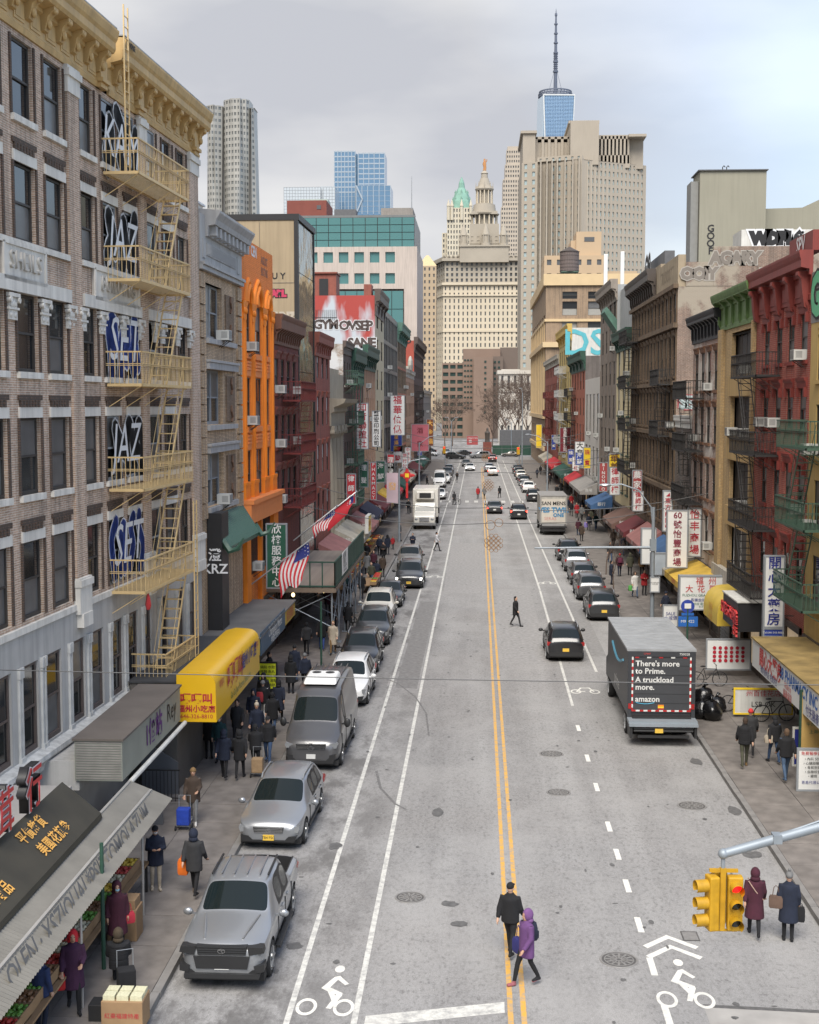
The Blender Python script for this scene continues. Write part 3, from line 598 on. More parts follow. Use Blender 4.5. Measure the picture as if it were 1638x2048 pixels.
# paint daubed over the bricks and panes behind the fire escape
rG = random.Random(4)
def throwup(parent, u0, u1, z0, z1, fill, edge, n=3, y=-.055, rz=0):
 """fat hand-sprayed squiggle letters: pale edge, dark body, thin highlight"""
 w = (u1 - u0) / n
 for k in range(n):
  cx = u0 + w * (k + .5); pts = [(cx + w * rG.uniform(-.38, .38), z0 + (z1 - z0) * t + rG.uniform(-.1, .1)) for t in (rG.uniform(0, .12), .3, .5, .72, rG.uniform(.85, 1))]
  if rG.random() < .6: pts.append((pts[0][0] + w * rG.uniform(.3, .6), z0 + (z1 - z0) * rG.uniform(.1, .4)))
  cur = [tuple(sum(c * p[a] for c, p in zip(((1 - t) ** 3 / 6, (3 * t ** 3 - 6 * t * t + 4) / 6, (-3 * t ** 3 + 3 * t * t + 3 * t + 1) / 6, t ** 3 / 6), q)) for a in (0, 1)) for q in zip(*[([pts[0]] * 2 + pts + [pts[-1]] * 2)[d:] for d in range(4)]) for t in (0, .25, .5, .75)]
  for wd, mt, dy in ((w * .62, edge, 0), (w * .5, fill, -.005)):
   m = MB()
   for i in range(len(cur) - 1):
    (a, b), (c, d) = cur[i], cur[i + 1]; l = max(hypot(c - a, d - b), 1e-6); nx, nz_ = -(d - b) / l * wd / 2, (c - a) / l * wd / 2; o = w * .14 if wd < w * .1 else 0
    P = [(a + nx - o, b + nz_ + o), (c + nx - o, d + nz_ + o), (c - nx - o, d - nz_ + o), (a - nx - o, b - nz_ + o)]; m.add([(x, y + dy - .0004 * k, z) if not rz else (y + dy, x, z) for x, z in P], [(0, 1, 2, 3)])
    if i: m.add([((a - o) + wd / 2 * cos(q), y + dy - .0002 - .0004 * k, b + o + wd / 2 * sin(q)) for q in [j_ * pi / 4 for j_ in range(8)]], [tuple(range(8))])
   m.build('graffiti', mt, parent)
 letter(parent, rG.choice(('JAZ', 'BOW', 'SET', 'KAM')), (z1 - z0) * .9, edge, ((u0 + u1) / 2, y - .02, (z0 + z1) / 2), name='graffiti', shear=.2)
for z0_, z1_, f_, n_ in ((20.1, 22.0, SPK, 3), (17.0, 19.0, SPK, 3), (13.7, 15.9, SPB, 3), (10.5, 12.5, SPK, 3), (7.2, 9.3, SPB, 4)): throwup(sA, 7.95, 11.5, z0_, z1_, f_, SPW, n_)
rag = MB(); rag.ring([[(8.3 + dx * s_, -1.15 + dy * s_, 6.9 - i * .14) for dx, dy in ((0, -.05), (.1, 0), (0, .05), (-.1, 0))] for i, s_ in enumerate((.4, 1, 1.6, 2.0, 1.2))]); tag(rag.build('red_rag', RED, None, True, sA.location, sA.rotation_euler[2]), 'red rag hanging from the golden fire escape above the shop', 'rag')
# ================================================================== left row
def leftroot(name, label, u, **k):            # u measured along the second left facade line from Y=51
 a = atan2(32, .73); return thing(name, label, 'building', (-11.0 + .0228 * u, 51 + u * .9997, 0), a)
# --- pale brick building with grey cornice
BEI = BR('pale_roman_brick', '#dcbd99', '#c6a682', '#8d7f70', .30, .06, .012, .35); BEID = BR('pale_brick_dark', '#8d745c', '#7c6650', '#6c5d50', .30, .06, .012, .3)  # BEID: darker tone of the same brick, for the panels beside the windows
GCOR = M('grey_painted_metal', (.40, .395, .39), .65, .1, 1.5, streak=.35)
b2 = leftroot('brick_building', 'narrow tan brick building with grey dentil cornice between brown and orange buildings', .12); rb = random.Random(5)
op2 = [(1.2, 4.2, 15.5, 17.7), (1.2, 4.2, 11.97, 14.22), (1.2, 4.2, 8.6, 10.8)]
shell(b2, 8.0, 18.2, 15, op2, BEI, BEI)
for a, b, c, d in op2:
 window(b2, a, c, b - a, d - c, 'double', .2, GREYF, None, None, rr=rb, ft=.1, panes=lambda i, r: r.choice([GLA, GLC, GLB, GLA]))
 m = MB(); m.box(a - .1, 6.6, -.16, .02, c - .22, c - .02); m.build('sill', GCOR, b2)
 if d < 17: m = MB(); m.box(a - .15, 6.7, -.18, .02, d + .02, d + .34); m.box(a - .2, 6.75, -.24, .02, d + .3, d + .4); m.build('lintel', GCOR, b2)
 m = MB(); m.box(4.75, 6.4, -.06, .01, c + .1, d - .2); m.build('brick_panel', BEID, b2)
 for zz in ((c + d) / 2 + .5, (c + d) / 2 - .7): m = MB(); m.tube([(5.5, -.09, zz - .35), (5.62, -.12, zz - .15), (5.42, -.12, zz + .1), (5.58, -.09, zz + .35)], .045, 6); m.build('iron_anchor', M('rusty_iron', (.14, .075, .045), .8), b2)
for i in range(15):
 z = 8.2 + i * .66
 for e in (0, 7.1): m_ = _part('quoin', lambda: MB().box(0, .85, -.09, .01, 0, .58), 'quoin', BEI, b2, (e, 0, z))
m = MB(); m.box(0, 8, -.1, .3, 18.2, 20.3); m.build('frieze', GCOR, b2)
m = MB(); m.box(1, 6.6, -.14, -.09, 18.75, 19.25); m.box(.35, .8, -.14, -.09, 18.6, 19.35); m.box(6.9, 7.4, -.14, -.09, 18.6, 19.35); m.box(-.02, 8.02, -.2, 0, 18.12, 18.4); m.box(-.02, 8.02, -.28, 0, 18.3, 18.42); f = m.build('frieze_panel', GCOR, b2)
for i in range(28): _part('flute', lambda: MB().box(0, .09, -.165, -.13, 18.8, 19.2), 'flute', GCOR, f, (1.1 + i * .195, 0, 0))
m = MB(); m.prism([(0, 19.45), (-.2, 19.5), (-.22, 19.9), (-.5, 19.95), (-.55, 20.15), (-.7, 20.4), (-.7, 20.5), (.3, 20.6)], 'x', .9, 8.1); c2 = m.build('cornice', GCOR, b2)
for i in range(9): _part('dentil', lambda: MB().box(-.17, .17, -.46, -.2, 19.55, 19.92), 'dentil', GCOR, c2, (1.4 + i * .8, 0, 0))
SNOW = M('old_snow', (.62, .63, .65), .9, .2, 2)
m = MB(); m.box(0, 8, .3, 15, 18.2, 20.1); m.box(.2, 5.2, 1.0, 6, 20.1, 21.3, 1); m.box(.3, 2.4, 1.2, 3.5, 21.3, 21.9, 2); m.box(.1, 5.3, .9, 6.1, 21.28, 21.36, 3); m.build('roof_shed', [GCOR, OFFW, TAR, SNOW], b2)
graffiti(b2, 'ANSTER', .85, (2.9, .99, 20.68), SPW, SPK, 0, .03)
# green tiled pent roof
GTILE = M('green_glazed_tile', (.045, .115, .08), .4, .2, 3); gr = thing('tiled_awning', 'green glazed tile pent roof with upturned corner below the tan brick facade', 'awning', wp(b2, 0, 0, 0), b2.rotation_euler[2])
m = MB(); m.prism([(0, 8.2), (-.8, 6.95), (-.8, 6.8), (0, 7.9)], 'x', 1.2, 7.9); m.build('roof_slope', GTILE, gr)
rt = MB(); rt.tube([(0, -.02, 8.22), (0, -.82, 6.96)], .055, 6); rm = rt.mesh('tile_ridge', GTILE, True)
for i in range(30): inst('tile_ridge', rm, gr, (1.25 + i * .226, 0, 0))
for e, s in ((1.2, -1), (7.9, 1)): m = MB(); m.tube([(e, -.6, 7.3), (e + s * .05, -.9, 6.85), (e + s * .1, -1.25, 6.95), (e + s * .15, -1.5, 7.4)], [.16, .15, .11, .03], 6); m.build('curled_corner', GTILE, gr, True)
shopfront(b2, .3, 7.8, 3.2); air_con(b2, 3.7, 15.5, 'air conditioner in the top window of the tan brick building'); air_con(b2, 3.5, 8.6, 'air conditioner in the lowest window of the tan brick building')
# --- orange building
ORA = M('orange_paint', (.88, .245, .014), .6, .1, 1.4, streak=.16, bump=.1); ORAL = M('orange_plaster', (.78, .25, .07), .6, .06, 2, bump=.1); ORAB = BR('orange_painted_brick', (.80, .24, .05), (.76, .22, .045), (.62, .17, .03), .4, .09, .01, .08, (.5, .12, .02))
ob = leftroot('orange_building', 'narrow building painted bright orange with three pointed arches', 8.25); ro = random.Random(9)
opo = [(a, b, c, d) for a, b in ((1.12, 2.05), (3.2, 4.75), (6.2, 6.95)) for c, d in ((15.24, 17.5), (11.79, 14.07), (8.45, 10.63))] + [(1.0, 3.4, 4.7, 7.2), (3.9, 6.8, 4.7, 7.2)]
shell(ob, 8.2, 20.45, 15, opo, ORAB, ORAB, rev=.25)
for a, b, c, d in opo[:9]: window(ob, a, c, b - a, d - c, 'sash', .04, BRONZE, None, None, rr=ro, panes=lambda i, r: r.choice([GLA, GLA, GLC]))
for a, b, c, d in opo[9:]:
 w_ = window(ob, a, c, b - a, d - c, '4', .28, BRONZE, rr=ro)
 m = MB(); [m.box(a + .1 + i * .16, a + .125 + i * .16, -.02, .0, c, d) for i in range(int((b - a) / .16))]; m.build('window_grate', IRON, ob)
PIERS = [(.05, 1.05), (2.1, 3.15), (4.8, 6.1), (7.05, 8.15)]
for a, b in PIERS:
 m = MB(); c = (a + b) / 2; w = (b - a)
 m.box(a, b, -.03, .02, 8.4, 17.5); m.tube([(c, -.02, 9.2), (c, -.02, 17.0)], w * .1, 12); m.tube([(c - w * .36, -.03, 9.2), (c - w * .36, -.03, 17.0)], .05, 8); m.tube([(c + w * .36, -.03, 9.2), (c + w * .36, -.03, 17.0)], .05, 8)
 p = m.build('pier', ORA, ob, True)
 m = MB(); m.box(a - .05, b + .05, -.16, .02, 8.35, 9.15); m.box(a - .06, b + .06, -.19, .02, 9.05, 9.2); m.build('plinth', ORA, p)
 m = MB(); m.ring([[(c + q * s * w, -.05 + q * t * .14, z) for s, t in ((-.5, -.6), (.5, -.6), (.5, .3), (-.5, .3))] for q, z in ((.62, 16.7), (.7, 16.8), (.75, 17.2), (1.05, 17.4), (1.12, 17.55))])
 for q in (-.25, .0, .25): m.ell((c + q * w, -.12, 17.1), (.12, .06, .16), 8, 5)
 m.build('capital', ORA, p, True)
for a, b, h in ((1.05, 2.1, 18.6), (3.15, 4.8, 18.75), (6.1, 7.05, 18.45)):
 c = (a + b) / 2; r = (b - a) / 2 + .25; z0 = 17.55
 arch = [(c - r * cos(t) if 0 else c + s * r * (1 - (k / 8) ** 1.7), z0 + (h - z0) * (k / 8) ** .75) for s in (-1,) for k in range(9) for t in (0,)]
 full = arch + [(2 * c - x, z) for x, z in arch[::-1][1:]]
 m = MB(); m.tube([(x, -.03, z) for x, z in full], .12, 8); m.tube([(c + (x - c) * .72, -.1, z0 + (z - z0) * .72) for x, z in full], .12, 8)
 m.build('pointed_arch', ORA, ob, True)
 m = MB(); inn = [(c + (x - c) * .7, z0 + (z - z0) * .7) for x, z in full]; m.prism(inn, 'y', -.05, .02); m.build('tympanum', ORA, ob)
for c_, d_ in ((14.07, 15.24), (10.63, 11.79)):
 for a, b in ((1.12, 2.05), (3.2, 4.75), (6.2, 6.95)):
  m = MB(); m.box(a, b, -.08, .02, d_ - .3, d_ - .05); m.box(a, b, -.05, .02, c_ + .05, d_ - .42); [m.box(a + .08, b - .08, -.09, -.04, d_ - .42 - .09 - i * .16, d_ - .42 - i * .16) for i in range(3)]; m.build('spandrel', ORAL, ob)
m = MB(); m.box(-.05, 8.25, -.55, .02, 8.2, 8.4); m.box(-.02, 8.22, -.42, .02, 7.3, 8.2); m.build('base_band', ORAL, ob)
m = MB(); [m.box(a, b, -.2, .02, 3.2, 7.3) for a, b in ((0, .9), (3.5, 3.85), (6.9, 8.2))]; m.build('lower_pier', ORA, ob)
shopfront(ob, .2, 8, 3.2, .02); letter(ob, 'CEN', .7, SPW, (3.2, -.01, 20.05), off=.02, name='graffiti'); letter(ob, 'AGUST\nBUTNS', .55, M('dull_spray', (.30, .12, .06), .7), (5.9, -.01, 19.6), off=.02, name='graffiti')
for z, tx in ((15.3, 'top'), (11.85, 'middle')): air_con(ob, 1.6, z, 'air conditioner in the %s narrow window of the orange building' % tx)
for u, tx in ((2.5, 'left'), (6.2, 'right')): air_con(ob, u, 4.85 + .5 * (u > 3), 'air conditioner in the %s grated window under the orange facade' % tx)
# --- red brick with brown cornice and red fire escape
REDB = BR('dark_red_brick', (.24, .05, .035), (.19, .04, .028), (.14, .055, .045), .22, .075, .012, .35); REDT = M('oxblood_trim', (.19, .055, .042), .6, .15, 2, streak=.3); BRC = M('brown_cornice_paint', (.17, .075, .045), .6, .15, 2, streak=.3)
rd = leftroot('brick_building', 'dark red brick building with brown bracketed cornice beside the orange one', 16.5); rr1 = random.Random(2)
op = [(a, a + 1.05, c, d) for a in (.35, 2.2, 4.1, 6.0) for c, d in ((13.4, 15.2), (10.55, 12.25), (7.6, 9.3))]
shell(rd, 8.05, 16.0, 14, op, REDB, REDB)
for a, b, c, d in op:
 window(rd, a, c, b - a, d - c, rr=rr1, sill=REDT); m = MB(); m.prism([(0, 0), (-.06, .05), (-.1, .25), (-.18, .35), (-.18, .42), (0, .45)], 'x', -.12, 1.17); _part('hood', lambda: m, 'window_hood', REDT, rd, (a, 0, d))
cornice(rd, 0, 8.1, 15.95, 1.55, 1.15, BRC, 12, frieze=.35); shopfront(rd, .2, 7.9, 3.4)
REDI = M('red_iron', (.15, .022, .02), .55); fire_escape('dark red iron fire escape on the dark red brick facade', rd, [13.05, 10.2, 7.3], 2.2, 7.6, 1.1, REDI, (7.0, 5.0), 'fire escapes', thin=.7)
for a, z, t_ in ((1.0, 13.4, 'upper left'), (6.5, 13.4, 'upper right'), (1.0, 10.55, 'middle left'), (6.4, 10.55, 'middle right'), (1.0, 7.6, 'lower left')): air_con(rd, a, z, 'air conditioner in the %s window of the dark red brick facade' % t_)
# --- glass-fronted building with tan side wall
TANW = M('tan_stucco', (.36, .285, .185), .9, .1, .5, streak=.25, bump=.15); MIRR = GL('mirror_glass', (.15, .15, .13), .12, .8, wave=.3)
gb = leftroot('glass_front_building', 'tan stucco building with tall mirror glass street front', 24.6)
m = MB(); D = 22; m.quad((0, 0, 0), (0, D, 0), (0, D, 23.4), (0, 0, 23.4)); m.quad((6.4, 0, 0), (6.4, D, 0), (6.4, D, 23.4), (6.4, 0, 23.4)); m.quad((0, D, 0), (6.4, D, 0), (6.4, D, 23.4), (0, D, 23.4)); m.build('side_wall', TANW, gb)
m = MB(); m.box(-.05, 6.45, -.1, D, 23.4, 23.75); m.box(-.06, .3, -.03, .2, 0, 23.4); m.box(6.2, 6.46, -.03, .2, 0, 23.4); m.build('frame', BLACK, gb)
m = MB(); [m.box(-.012, .0, y, y + .02, 3, 23.3) for y in (2.2, 9)]; m.box(-.012, 0, 0, D, 16.2, 16.23); m.box(-.012, 0, 0, D, 19.8, 19.83); m.build('stucco_joint', JOINT, gb)
for i in range(6):
 for j in range(7): m = MB(); m.quad((.3 + i * .975, .02, 3.2 + j * 2.88), (1.255 + i * .975, .02, 3.2 + j * 2.88), (1.255 + i * .975, .02, 6.04 + j * 2.88), (.3 + i * .975, .02, 6.04 + j * 2.88)); m.build('glass_panel', MIRR, gb)
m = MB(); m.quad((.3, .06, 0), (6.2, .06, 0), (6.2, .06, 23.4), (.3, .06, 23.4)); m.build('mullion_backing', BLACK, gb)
graffiti(gb, 'CARL', .5, (-.02, 1.3, 19.2), M('spray_red', (.5, .04, .1), .6), SPK, -pi / 2, .05); letter(gb, 'ESBU Y', .5, SPK, (-.02, 1.5, 20.2), -pi / 2, 'graffiti', off=.01); letter(gb, 'ROK UNZ', .55, M('faded_spray', (.46, .41, .33), .8), (-.025, 1.4, 17.9), -pi / 2, 'graffiti', off=.06)
# --- generic rowhouses
def rowhouse(side, Y0, Y1, H, label, mw, ms, trim, ncol, floors, wf=.5, corn=None, D=14, X=None, name='brick_building', sill=None, style='sash', seed=0, z_shop=3.6, panes=None, hood=None, pil=None, lintel=None, awn=True, frame=DKFRAME):
 Wd = Y1 - Y0; rr = random.Random(seed + int(Y0))
 root = thing(name, label, 'building', ((X if X is not None else -10.27), Y0, 0) if side == 'L' else ((X if X is not None else 13.2), Y1, 0), pi / 2 if side == 'L' else -pi / 2)
 ops = []; cw = (Wd - .6) / ncol
 for c, d in floors:
  for i in range(ncol): a = .3 + cw * i + cw * (1 - wf) / 2; ops.append((a, a + cw * wf, c, d))
 shell(root, Wd, H, D, ops, mw, ms)
 for a, b, c, d in ops:
  window(root, a, c, b - a, d - c, style, rr=rr, sill=sill, lintel=lintel, panes=panes, frame=frame)
  if hood: mm = MB(); w = b - a; mm.prism([(0, 0), (-.05, .05), (-.08, .2), (-.14, .3), (-.14, .36), (0, .4)], 'x', -.1, w + .1); _part(('hood', round(w, 2)), lambda: mm, 'window_hood', hood, root, (a, 0, d))
 for a, b, c, d in rr.sample(ops, min(3, len(ops))): (air_con(root, (a + b) / 2, c + .02, 'air conditioner %.0f m up, %.0f m along the %s building' % (c, a, ' '.join(label.split()[:4])), group='row air conditioners') if Y0 > 95 else None)
 if pil:
  for i in range(ncol + 1): _part(('pil', H, floors[0][0]), lambda: MB().box(-.13, .13, -.06, .01, floors[-1][0] - .4, floors[0][1] + .3), 'pilaster', pil, root, (.3 + cw * i, 0, 0))
 if corn: cornice(root, -.1, Wd + .1, H - corn[0] * .75, corn[0], corn[1], corn[2], corn[3])
 shopfront(root, .15, Wd - .15, z_shop)
 return root
def fl(z0, n, fh, wh): return [(z0 + i * fh, z0 + i * fh + wh) for i in range(n)][::-1]
RB2 = BR('red_painted_brick', (.34, .10, .068), (.30, .085, .058), (.25, .08, .06), .22, .075, .012, .2); TRED = M('terracotta_trim', (.26, .075, .05), .65, .15, 2, streak=.3)
BRK = BR('old_brown_brick', (.17, .09, .065), (.13, .07, .05), (.16, .14, .12), grime=.5); GRNC = M('dark_green_paint', (.025, .075, .05), .55, .2, 3, streak=.3); GRNI = M('green_iron', (.05, .10, .07), .6)
PEACH = M('peach_stucco', (.50, .32, .22), .8, .12, 1.5, streak=.35); CREAM = M('cream_paint', (.58, .50, .34), .75, .1, 1.5, streak=.3); SAND = M('sandstone', (.38, .33, .25), .85, .12, 1, streak=.3, bump=.2)
DKG = M('dark_grey_paint', (.11, .11, .115), .6, .15, 2); GMET = M('grey_curtain_wall', (.17, .175, .175), .4, .12, 1); BRNC = M('brown_metal_cornice', (.09, .065, .055), .55, .15, 2)
wb = lambda i, r: M('white_blind', (.60, .60, .58), .6) if i % 2 == 0 else r.choice([GLA, M('white_blind', (.60, .60, .58), .6)])
r1 = rowhouse('L', 81.9, 90.2, 17.0, 'red painted brick building with white blinds next to the columned bank', RB2, RB2, TRED, 3, fl(5.2, 4, 3.1, 1.9), .42, (1.5, .8, TRED, 8), hood=TRED, panes=lambda i, r: M('white_blind', (.60, .60, .58), .6) if r.random() < .55 else GLA)
# columned bank
tm = thing('bank_building', 'sand coloured bank with fluted classical columns and heavy entablature', 'building', (-10.27, 90.2, 0), pi / 2)
m = MB(); m.box(0, 8.9, 1.6, 14, 0, 14.2); m.box(0, 8.9, .4, 1.6, 0, 3.0); m.build('wall', SAND, tm); m = MB(); m.box(.0, 8.9, 0, 14, 13.2, 15.0); m.box(.3, 8.6, .3, 13, 15.0, 15.4); m.build('attic', SAND, tm)
m = MB(); m.prism([(1.6, 11.3), (-.1, 11.3), (-.1, 12.2), (-.3, 12.3), (-.3, 12.6), (-1.0, 12.9), (-1.15, 13.2), (1.6, 13.3)], 'x', -.3, 9.2); m.build('entablature', SAND, tm)
for x in (.8, 3.2, 5.7, 8.1):
 m = MB(); rings = []
 for z, r_ in ((3.6, .62), (5, .62), (8, .58), (10.4, .52)): rings.append([(x + r_ * (1 + .06 * (-1) ** k) * cos(2 * pi * k / 32), .5 + r_ * (1 + .06 * (-1) ** k) * sin(2 * pi * k / 32), z) for k in range(32)])
 m.ring(rings); c_ = m.build('column', SAND, tm)
 m = MB(); m.box(x - .85, x + .85, -.3, 1.3, 3.0, 3.3); m.cyl((x, .5, 3.3), (x, .5, 3.6), .76, .68, 20); m.build('base', SAND, c_)
 m = MB(); m.cyl((x, .5, 10.4), (x, .5, 10.9), .55, .78, 20); m.box(x - .8, x + .8, -.3, 1.3, 10.9, 11.3); [m.cyl((x + s * .68, -.32, 10.85), (x + s * .68, 1.3, 10.85), .2, n=12) for s in (-1, 1)]; m.build('capital', SAND, c_)
for x in (1.5, 3.95, 6.4): window(tm, x, 4, 1.0, 6.0, 'sash', 1.5, BRONZE)
m = MB(); m.quad((0, 1.58, 3.9), (.01, 1.58, 3.9), (.01, 1.58, 4), (0, 1.58, 4)); shopfront(tm, .3, 8.6, 3.0, .38)
r3 = rowhouse('L', 99.2, 105.6, 17.4, 'old brown brick tenement with green fire escape beyond the bank', BRK, BR('white_washed_brick', (.45, .43, .40), (.25, .16, .12), (.40, .38, .35), grime=.3, plaster=(.52, .53, .54)), TRED, 3, fl(5, 4, 3.1, 1.8), .45, (1.0, .6, BRNC, 0), sill=STONE)
graffiti(r3, 'S', 2.2, (-.02, 1.6, 15.9), SPW, SPK, -pi / 2, .06)
fire_escape('dark green iron fire escape on the old brown tenement beyond the bank', r3, [14.4, 11.3, 8.2, 5.1], .6, 5.8, 1.1, GRNI, (5.0, 3.4), thin=.9)
r4 = rowhouse('L', 105.7, 116.2, 16.8, 'crimson building with dark green cornice and narrow round columns', M('crimson_paint', (.22, .05, .045), .65, .12, 2, streak=.2), BRK, GRNC, 4, fl(5, 4, 3.0, 2.1), .5, (2.4, 1.0, GRNC, 7), pil=GRNC)
r5 = rowhouse('L', 116.3, 129.8, 17.6, 'peach stucco building with dark green cornice and slender pilasters', PEACH, PEACH, GRNC, 6, fl(5, 4, 3.1, 2.2), .5, (2.2, 1.2, GRNC, 8), pil=PEACH)
PALEB = M('pale_blue_wash', (.48, .53, .58), .8, .15, 2)
def redside():
 m_, t, b = _new('red_wall_with_pale_paint'); l = t.links.new; tcn = t.nodes.new('ShaderNodeTexCoord')
 mp_ = t.nodes.new('ShaderNodeMapping'); mp_.inputs['Scale'].default_value = (1, .35, .12); l(tcn.outputs['Object'], mp_.inputs[0]); n = t.nodes.new('ShaderNodeTexNoise'); n.inputs['Scale'].default_value = 1.1; n.inputs['Detail'].default_value = 4; l(mp_.outputs[0], n.inputs['Vector'])
 sp = t.nodes.new('ShaderNodeSeparateXYZ'); l(tcn.outputs['Object'], sp.inputs[0]); r = t.nodes.new('ShaderNodeMapRange'); r.inputs[1].default_value = 18.0; r.inputs[2].default_value = 23.6; r.inputs[3].default_value = .22; r.inputs[4].default_value = -.05; l(sp.outputs['Z'], r.inputs[0])
 ad = t.nodes.new('ShaderNodeMath'); l(n.outputs['Fac'], ad.inputs[0]); l(r.outputs[0], ad.inputs[1]); k = t.nodes.new('ShaderNodeMapRange'); k.inputs[1].default_value = .5; k.inputs[2].default_value = .62; l(ad.outputs[0], k.inputs[0])
 x = t.nodes.new('ShaderNodeMix'); x.data_type = 'RGBA'; x.inputs[6].default_value = (.36, .055, .045, 1); x.inputs[7].default_value = (.46, .50, .54, 1); l(k.outputs[0], x.inputs[0]); l(x.outputs[2], b.inputs['Base Color']); b.inputs['Roughness'].default_value = .8; return m_
r6 = rowhouse('L', 130, 142.3, 23.6, 'tall cream building with red side wall covered in graffiti bubbles', CREAM, redside(), BRNC, 2, fl(5, 6, 3.1, 2.0), .4, (2.6, 1.4, BRNC, 4), D=22)
for tx, y, z in (('GYM', 4.9, 20.7), ('OVSEP', 1.9, 20.6), ('SANE', 1.3, 18.9)): graffiti(r6, tx, 1.25, (-.03, y, z), M('bubble_brown', (.07, .05, .045), .7), SPW, -pi / 2, .06, .9)
m = MB(); m.box(-.03, -.01, 3.8, 6.2, 21.4, 21.45); [m.box(-.05, 0, 3.85 + i * .2, 3.89 + i * .2, 21.0, 22.2) for i in range(12)]; m.build('spiked_fence', IRON, r6)
bk = MB(); bk.box(.5, 3.6, 3.9, 6.2, 23.1, 25.8, 0); bk.box(.46, .5, 4.7, 5.6, 23.3, 25.3, 1); bk.box(.3, 3.8, 3.8, 6.3, 25.8, 25.95, 0); bk.build('roof_bulkhead', [TRED, BLACK], r6)
cm = MB(); cm.box(.1, 2.2, .35, 1.1, 23.4, 24.7); cm.build('chimney', TRED, r6)
r7 = rowhouse('L', 142.4, 166.2, 23.2, 'grey metal and glass fronted building behind the red graffiti wall', GMET, DKG, GMET, 9, fl(4.4, 6, 3.1, 2.7), .85, None, style='fixed', name='glass_front_building', panes=lambda i, r: r.choice([GLW, GLA, GL('grey_pane', (.10, .11, .11), .1)]))
r8 = rowhouse('L', 166.3, 186, 22.6, 'brown building with verdigris cornice and salmon bands beyond grey glass front', BR('ochre_brick', (.30, .20, .11), (.26, .17, .09), (.2, .16, .12)), BRK, GRNC, 6, fl(4.8, 5, 3.4, 2.4), .5, (2.4, 1.6, M('verdigris', (.08, .17, .13), .6, .25, 2), 6), lintel=M('salmon_band', (.42, .17, .12), .7))
r9 = rowhouse('L', 186.1, 209, 17.6, 'low beige building with carved parapet ornament far down the left side', PEACH, M('salmon_side', (.42, .10, .06), .7, .1), STONE, 6, fl(4.8, 4, 3.1, 2.0), .5, (1.2, .6, STONE, 0))
m = MB(); m.ell((8, -.2, 18.6), (1.6, .4, 1.4), 12, 6); m.box(5, 11, -.1, .5, 17.5, 18.4); m.build('parapet_ornament', STONE, r9)
r10 = rowhouse('L', 209.2, 246, 23.0, 'long dark brown loft building with projecting cornice at the far left corner', BR('umber_brick', (.13, .075, .06), (.11, .065, .05), (.12, .10, .09)), M('brick_red_side', (.34, .07, .045), .75, .15, 1), BRNC, 11, fl(4.8, 6, 3.1, 2.0), .5, (2.4, 1.5, BRNC, 10))
letter(r10, 'BRAINS', 2.2, SPK, (-.03, 4, 23.2), -pi / 2, 'graffiti')
fire_escape('black fire escape on the long dark brown loft building far left', r10, [14.0, 10.9, 7.8], 3, 11, 1.2, IRON, (10, 7), thin=1.4)
r11 = rowhouse('L', 246.2, 285, 15.2, 'low grey building at the far end of the left row', M('pale_grey_stucco', (.30, .29, .28), .8, .1), STONE, STONE, 9, fl(4.8, 3, 3.2, 1.9), .5, (1.2, .7, STONE, 0), D=7)
# ================================================================== right row
YEL = M('mustard_stucco', (.52, .36, .13), .8, .12, 1.2, streak=.25, bump=.15); r0 = rowhouse('R', 36, 52.8, 16.0, 'mustard yellow building with green fire escape at the right edge', YEL, YEL, STONE, 6, fl(4.9, 4, 2.95, 2.0), .45, None, sill=YEL, panes=lambda i, r: r.choice([GLA, GLC]))
m = MB(); m.box(0, 16.8, -.02, .4, 16.0, 18.0); m.build('parapet', M('grey_parapet', (.26, .25, .24), .85, .2, 1, streak=.4), r0)
graffiti(r0, 'G8', 2.2, (1.3, -.04, 17.0), M('spray_green', (.12, .45, .24), .6), SPK, 0, .12)
fire_escape('dark green iron fire escape on the mustard yellow building at the right edge', r0, [11.2, 8.2, 5.2], -.1, 4.6, 1.25, GRNI, (3.2, 1.2), thin=.8)
for u, z, t_ in ((.9, 10.85, 'upper'), (1.0, 7.85, 'lower')): air_con(r0, u, z, 'air conditioner in the %s window of the mustard yellow building' % t_)
RBK = BR('bright_red_brick', (.33, .06, .038), (.27, .045, .03), (.36, .18, .14), .24, .085, .014, .22, (.12, .03, .025)); RTR = M('red_trim_paint', (.21, .033, .024), .6, .12, 2, streak=.25)
q1 = thing('brick_building', 'red brick building with bracketed red cornice and black fire escape on the right', 'building', (13.2, 63.0, 0), -pi / 2); rq = random.Random(4)
op = [(a, a + 1.1, c, d) for a in (1.7, 4.15, 6.35, 8.55) for c, d in ((14.6, 16.45), (11.8, 13.45), (8.3, 10.3), (5.0, 6.9))]
shell(q1, 10.1, 17.0, 14, op, RBK, RBK)
for a, b, c, d in op:
 window(q1, a, c, b - a, d - c, rr=rq, sill=RTR, panes=lambda i, r: r.choice([GLA, GLA, GLC, GLW])); m = MB(); m.prism([(0, 0), (-.06, .02), (-.08, .25), (-.14, .32), (-.16, .42), (0, .45)], 'x', -.2, 1.3); m.box(-.2, .0, -.14, 0, -.35, .05); m.box(1.1, 1.3, -.14, 0, -.35, .05); _part('eyebrow', lambda: m, 'window_hood', RTR, q1, (a, 0, d))
co = cornice(q1, -.1, 10.2, 16.95, 1.95, 1.2, RTR, 0, frieze=.5); b = MB(); b.prism([(0, 16.6), (-.2, 16.7), (-.28, 17.2), (-.34, 17.8), (-.48, 17.95), (-.48, 18.1), (0, 18.1)], 'x', -.2, .2); me = b.mesh('bracket', RTR)
for i in range(5): inst('bracket', me, co, (.4 + i * 2.3, 0, 0))
